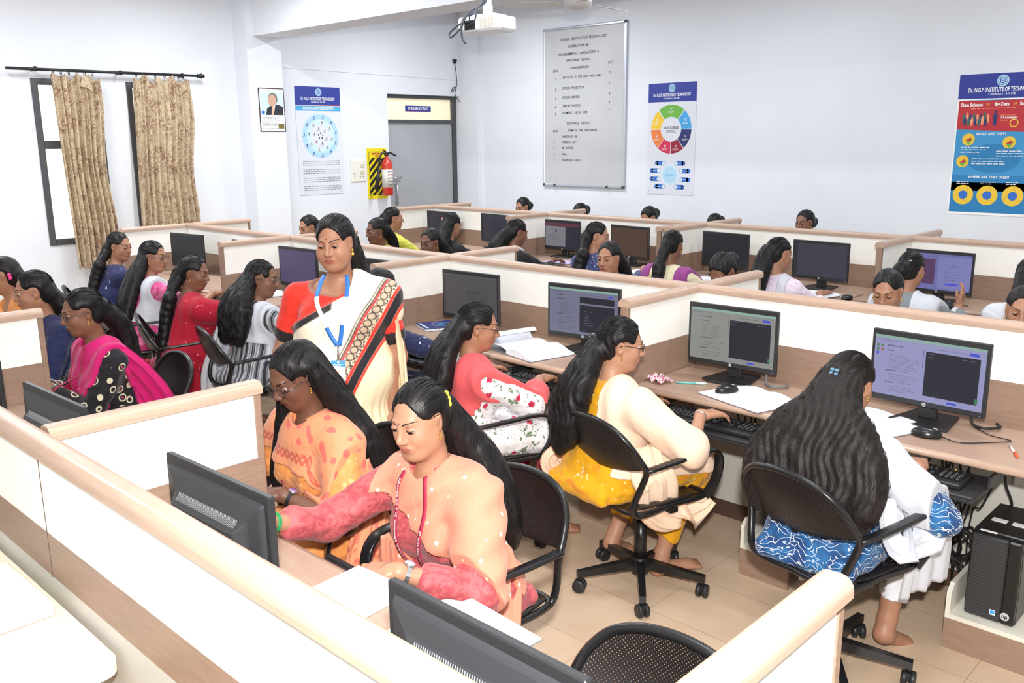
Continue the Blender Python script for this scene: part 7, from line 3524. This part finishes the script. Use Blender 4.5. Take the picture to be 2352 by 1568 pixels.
P2 = put('woman in a pink tunic and white scarf with long straight hair, leaning toward her screen', (-5.395, 2.09, 1.062), 0, h_long(.045, .38, .040), m_pk, lean=.16, yaw=-55, pitch=8,
         hands=[(-5.25, 2.52, .77, -.1, 1, 0), (-5.5, 2.5, .72, 0, 1, 0)], q=2, skin='mid', strands=220, seed=71, glasses=1, elbow=(.8, .7),
         dup=(m_wd, lambda U, V, W, P: np.maximum(np.maximum(-.30 - W, .085 - U), U - .165)), doff=.014)
m_nk = cloth_mat('navy_motif_cotton', (34, 40, 82), 'marks', (206, 212, 232), scale=13)
m_nb = cloth_mat('navy_white_block_print', (58, 64, 104), 'brocade', (188, 192, 210), scale=22)
P1 = put('woman in navy with white motifs and a thick braid, farthest left in the middle row', (-6.15, 2.17, 1.068), 0, h_plait(-.02, .36, .031), m_nk, lean=.17, yaw=-62, pitch=8,
         hands=[(-6.0, 2.55, .77, -.1, 1, 0), (-6.3, 2.5, .72, 0, 1, 0)], q=2, skin='mid', strands=160, seed=81, elbow=(.8, .7), pants=m_nb)

# --- nearest row, left part
m_mg = cloth_mat('black_ringed_cotton', (30, 28, 34), 'rings', (214, 206, 176), (176, 60, 110), scale=17)
m_ms = cloth_mat('magenta_scarf', (206, 24, 112), 'plain', rough=.65)
A1 = put('woman in a black ring-printed tunic and magenta scarf, glasses, wristwatch, far left', (-3.515, .868, 1.075), 180, h_pony(.0, .34, .036), m_mg, lean=.15, yaw=-6, pitch=12,
         hands=[(-3.72, .60, .72, .2, -1, -.05), (-3.60, .645, .735, -.75, -.65, -.05)], q=3, skin='dark', glasses=1, strands=260, seed=91, sleeve=1.7, elbow=(.6, .9), lid=6, gaze=-14,
         arm_to=1.0, dup=(m_ms, cape(0, 0, -.40, neck=.056, umax=.165, nslope=2.4, prof=([-.22, -.13, -.10, .05, .09, .2], [-.10, -.12, -.34, -.36, -.30, -.08]))), doff=.013,
         tails=lambda p: [([p.w(-.14, -.03, -.02), p.w(-.165, -.085, -.15), (-.19, -.10, .62), (-.19, -.06, .50)], [.05, .06, .065, .06], (.6, 1, 0))])
cover(A1, .018)
A1.lanyard(m_crlan, [(-.042, .04), (-.054, .0), (-.050, -.08), (-.020, -.18), (.0, -.25)], [(.042, .04), (.054, .0), (.046, -.08), (.020, -.18), (.002, -.25)], wd=.0055)
A1.watch(1, .88, strap=mat('strap_black', (30, 30, 32), .4), dial=(70, 66, 70))
A2 = put('woman in a navy tunic beside the magenta scarf, hair tied back, far left', (-4.32, .925, 1.078), 180, h_long(.05, .30, .042), cloth_mat('plain_navy_cotton', (32, 38, 78), 'plain'), lean=.15, yaw=-14, pitch=10,
         hands=[(-4.5, .6, .72, 0, -1, 0), (-4.2, .6, .72, 0, -1, 0)], q=2, skin='mid', strands=180, seed=95)
A3 = put('woman in orange cut off by the left edge, pink flower in her hair', (-5.02, .99, 1.09), 180, h_long(.06, .32, .045), cloth_mat('plain_orange_cotton', (226, 150, 84), 'plain'), lean=.13, yaw=-20, pitch=10,
         hands=[(-5.2, .6, .72, 0, -1, 0), (-4.9, .6, .72, 0, -1, 0)], q=1, skin='mid', seed=97)
MB().ell(A3.h(-.078, -.05, .0), (.012, .012, .012)).ell(A3.h(-.085, -.05, -.02), (.012, .010, .012)).build('hair_flower', mat('flower_pink', (236, 70, 150), .5), A3.root)

# --- middle row, far side, facing the camera over the rail
m_mr = cloth_mat('maroon_cotton', (150, 70, 74), 'plain')
m_yl = cloth_mat('pale_yellow_cotton', (226, 204, 120), 'plain')
m_wt = cloth_mat('plain_white_cotton', (214, 217, 224), 'plain')
BFP = [('woman behind the middle row at the far left, only eyes and parted hair visible', (-6.27, 3.95, 1.075), 0, 14, h_bun(.03), m_mr, 'mid', {}),
       ('woman in maroon with a pale yellow scarf glancing left behind the middle row', (-5.26, 3.95, 1.105), -12, 8, h_pony(.02, .25), m_mr, 'deep', dict(dup=(m_yl, shoulder(-1, -.3, -.3)))),
       ('woman behind the middle row left of the wing panel, eyes just above the rail', (-4.575, 3.95, 1.058), 8, 10, h_pony(0, .25), m_nk, 'deep', {}),
       ('woman with short wispy fringe and pearl earring above the rail, mid picture', (-2.785, 3.93, 1.085), 8, 6, h_pony(0, .25), m_nk, 'mid', {}),
       ('woman with her head bowed behind the middle row, only dark crown and brow visible', (-1.925, 3.90, 1.078), 0, 42, h_bun(.03), m_mr, 'dark', {}),
       ('woman with tied-back hair looking down behind the middle row, right of centre', (-.965, 3.90, 1.070), 6, 20, h_bun(.034), m_wt, 'mid', dict(dup=(m_wt, shoulder(1, -.3, -.3)))),
       ('woman in white cut off by the right edge behind the middle row', (-.335, 3.90, 1.050), 14, 10, h_bun(.034), m_wt, 'mid', {})]
for i, (lb, hd, yw, pt_, hr_, top, sk, kw) in enumerate(BFP):
    put(lb, hd, 180, hr_, top, yaw=yw, pitch=pt_, q=2, skin=sk, strands=70, seed=110 + i, hands=[(hd[0] - .12, 3.60, .72, 0, -1, 0), (hd[0] + .12, 3.60, .72, 0, -1, 0)], **kw)

# --- rear row, seen from behind
m_yg = cloth_mat('yellow_green_cotton', (206, 206, 78), 'marks', (228, 226, 150), scale=16)
m_bk = cloth_mat('black_cotton', (28, 28, 32), 'plain')
m_sp = cloth_mat('blue_sparkle_cloth', (62, 74, 122), 'sparkle', (186, 192, 216), (120, 90, 120), scale=90)
m_cp = cloth_mat('cream_floral', (232, 224, 190), 'marks', (222, 196, 110), scale=13)
m_pp = cloth_mat('purple_scarf', (150, 70, 140), 'plain')
m_li = cloth_mat('lilac_floral', (230, 214, 232), 'marks', (196, 120, 170), scale=22)
m_gr = cloth_mat('grey_cotton', (128, 136, 140), 'plain')
both = lambda hw=.05, c=.14: (lambda U, V, W, P: np.maximum(np.maximum(-.4 - W, np.abs(np.abs(U) - c) - hw), -.9))
RR = [('woman in yellow-green with a dark hanging ponytail turned to the door side', (-6.235, 4.93, 1.095), -32, 4, h_pony(-.01, .30, .05), m_yg, 'mid', {}),
      ('woman in black with a pink clip in a large mass of black hair', (-5.345, 4.90, 1.080), -10, 16, h_long(.05, .30, .055), m_bk, 'mid', {}),
      ('woman in black with a low round bun right of the front wing panel', (-4.535, 4.92, 1.065), -25, 18, [([('h', 0, -.08, -.02), ('w', -.06, -.13, .06), ('w', -.08, -.13, .0), ('w', -.06, -.12, -.04)], [.05, .06, .065, .04])], m_bk, 'dark', dict(dup=(m_wt, shoulder(1, -.3, -.3, c=.06, hw=.02)))),
      ('woman in dark blue sparkle leaning toward the brown screen, face in profile', (-3.70, 4.98, 1.085), -62, 12, h_plait(-.03, .40, .038), m_sp, 'light', {}),
      ('woman in a cream floral top and purple scarf with a single dark plait', (-2.945, 4.92, 1.070), 4, 16, h_plait(.0, .24, .034), m_cp, 'dark', dict(dup=(m_pp, both(.045, .155)))),
      ('woman in white and lilac with a long wavy ponytail and green hair tie', (-2.105, 4.95, 1.072), -24, 12, h_pony(-.05, .34, .05), m_li, 'mid', dict(dup=(m_wd, both(.03, .10)))),
      ('woman with a grey collar and white scarf, shiny clip, hand raised to the lilac screen', (-1.215, 4.93, 1.050), -10, 12, h_bun(.036), m_gr, 'mid', dict(dup=(m_wd, both(.075, .135)))),
      ('woman with dark hair cut off by the right edge in the rear row', (-.565, 4.95, 1.06), -10, 12, h_pony(0, .3), m_wt, 'mid', {})]
PR = []
for i, (lb, hd, yw, pt_, hr_, top, sk, kw) in enumerate(RR):
    hn = [(hd[0] + .16, 5.36, .775, 0, 1, 0), (hd[0] - .14, 5.36, .72, 0, 1, 0)]
    if i == 3:
        hn[0] = (-3.46, 5.38, .80, .1, 1, -.1)
    if i == 6:
        hn[0] = (-1.03, 5.33, .86, .1, .5, 1)
    if i == 2:
        hn[0] = (-4.44, 5.36, .79, 0, 1, -.1)
    PR.append(put(lb, hd, 0, hr_, top, yaw=yw, pitch=pt_, q=2, skin=sk, strands=110, seed=130 + i, hands=hn, elbow=(.8, .6), hw=dict(wave=.006 if i in (1, 5) else .003), sleeve=1.5, **kw))
MB().ell(PR[1].h(-.02, -.12, .03), (.012, .008, .020)).build('hair_clip', mat('clip_rose', (196, 130, 128), .3), PR[1].root)
MB().ell(PR[5].h(-.01, -.125, .0), (.022, .008, .007)).build('hair_tie', mat('tie_green', (60, 120, 100), .5), PR[5].root)
MB().ell(PR[6].h(.03, -.105, .045), (.016, .008, .008)).build('hair_clip', mat('clip_silver', (150, 150, 155), .15, metal=.9), PR[6].root)

# --- along the wall behind the rear row
CFP = [('woman behind the rear row left of the board, hair parted and eyes lowered', (-6.285, 6.85, 1.090), 0, 16, 'mid', {}),
       ('person behind the rear row below the board, only the dark crown of the head showing', (-5.43, 6.85, 1.055), 0, 30, 'mid', {}),
       ('woman behind the rear row below the wheel poster, forehead and dark hair showing', (-4.53, 6.85, 1.062), -4, 30, 'mid', {}),
       ('person behind the rear row right of the wheel poster, only hair showing', (-3.765, 6.85, 1.025), 0, 30, 'mid', {}),
       ('woman with tied hair behind the rear row under the blank wall, eyes and nose visible', (-2.855, 6.85, 1.108), -10, 8, 'dark', {})]
for i, (lb, hd, yw, pt_, sk, kw) in enumerate(CFP):
    put(lb, hd, 180, h_bun(.032), (m_mr, m_nk, m_gr, m_mr, m_nk)[i], yaw=yw, pitch=pt_, q=2 if i in (0, 4) else 1, skin=sk, strands=50, seed=150 + i, hands=[(hd[0] - .12, 6.48, .72, 0, -1, 0), (hd[0] + .12, 6.48, .72, 0, -1, 0)], **kw)

# ---------------------------------------------------------------- the chairs
CH = [(-1.24, 2.17, -12, 'black perforated chair of the woman in yellow'),
      (-.395, 2.13, -14, 'black perforated chair of the woman in blue'),
      (-2.05, 2.10, -20, 'black perforated chair of the woman in the coral scarf'),
      (-1.085, 1.02, 180, 'black perforated chair of the woman in dusty pink'),
      (-.15, .50, 184, 'empty black perforated chair cut off by the bottom edge'),
      (-1.74, 1.03, 178, 'black perforated chair of the woman in orange'),
      (-3.51, 1.03, 176, 'black perforated chair of the woman in the magenta scarf'),
      (-4.32, 1.08, 180, 'black perforated chair of the woman in navy at the far left'),
      (-5.02, 1.12, 180, 'black perforated chair of the woman cut off at the left edge'),
      (-2.99, 2.08, -8, 'black perforated chair hidden behind the standing woman'),
      (-3.93, 1.97, -14, 'black perforated chair behind the striped tunic'),
      (-4.56, 1.88, -22, 'black perforated chair behind the crimson tunic'),
      (-5.40, 1.95, -24, 'black perforated chair behind the pink tunic'),
      (-6.12, 2.02, -20, 'black perforated chair of the navy-dressed woman in the leftmost bay')]
for c in CH:
    put_chair(*c)
for i, (lb, hd, *_r) in enumerate(BFP):
    put_chair(hd[0], 4.10, 180, 'chair hidden behind the middle partition under the ' + ('far-left woman', 'woman in maroon', 'woman left of the wing panel', 'woman with the wispy fringe', 'woman with bowed head', 'woman looking down', 'woman at the right edge')[i])
for i, (lb, hd, *_r) in enumerate(RR):
    put_chair(hd[0], 4.79, -6, 'rear-row chair of the woman ' + ('in yellow-green', 'in black with the pink clip', 'in black with the low bun', 'in blue sparkle', 'in cream and purple', 'in white and lilac', 'with the grey collar', 'cut off at the right')[i])
for i, (lb, hd, *_r) in enumerate(CFP):
    put_chair(hd[0], 7.00, 180, 'chair by the wall of the ' + ('woman left of the board', 'person below the board', 'woman below the wheel poster', 'person right of the wheel poster', 'woman under the blank wall')[i])
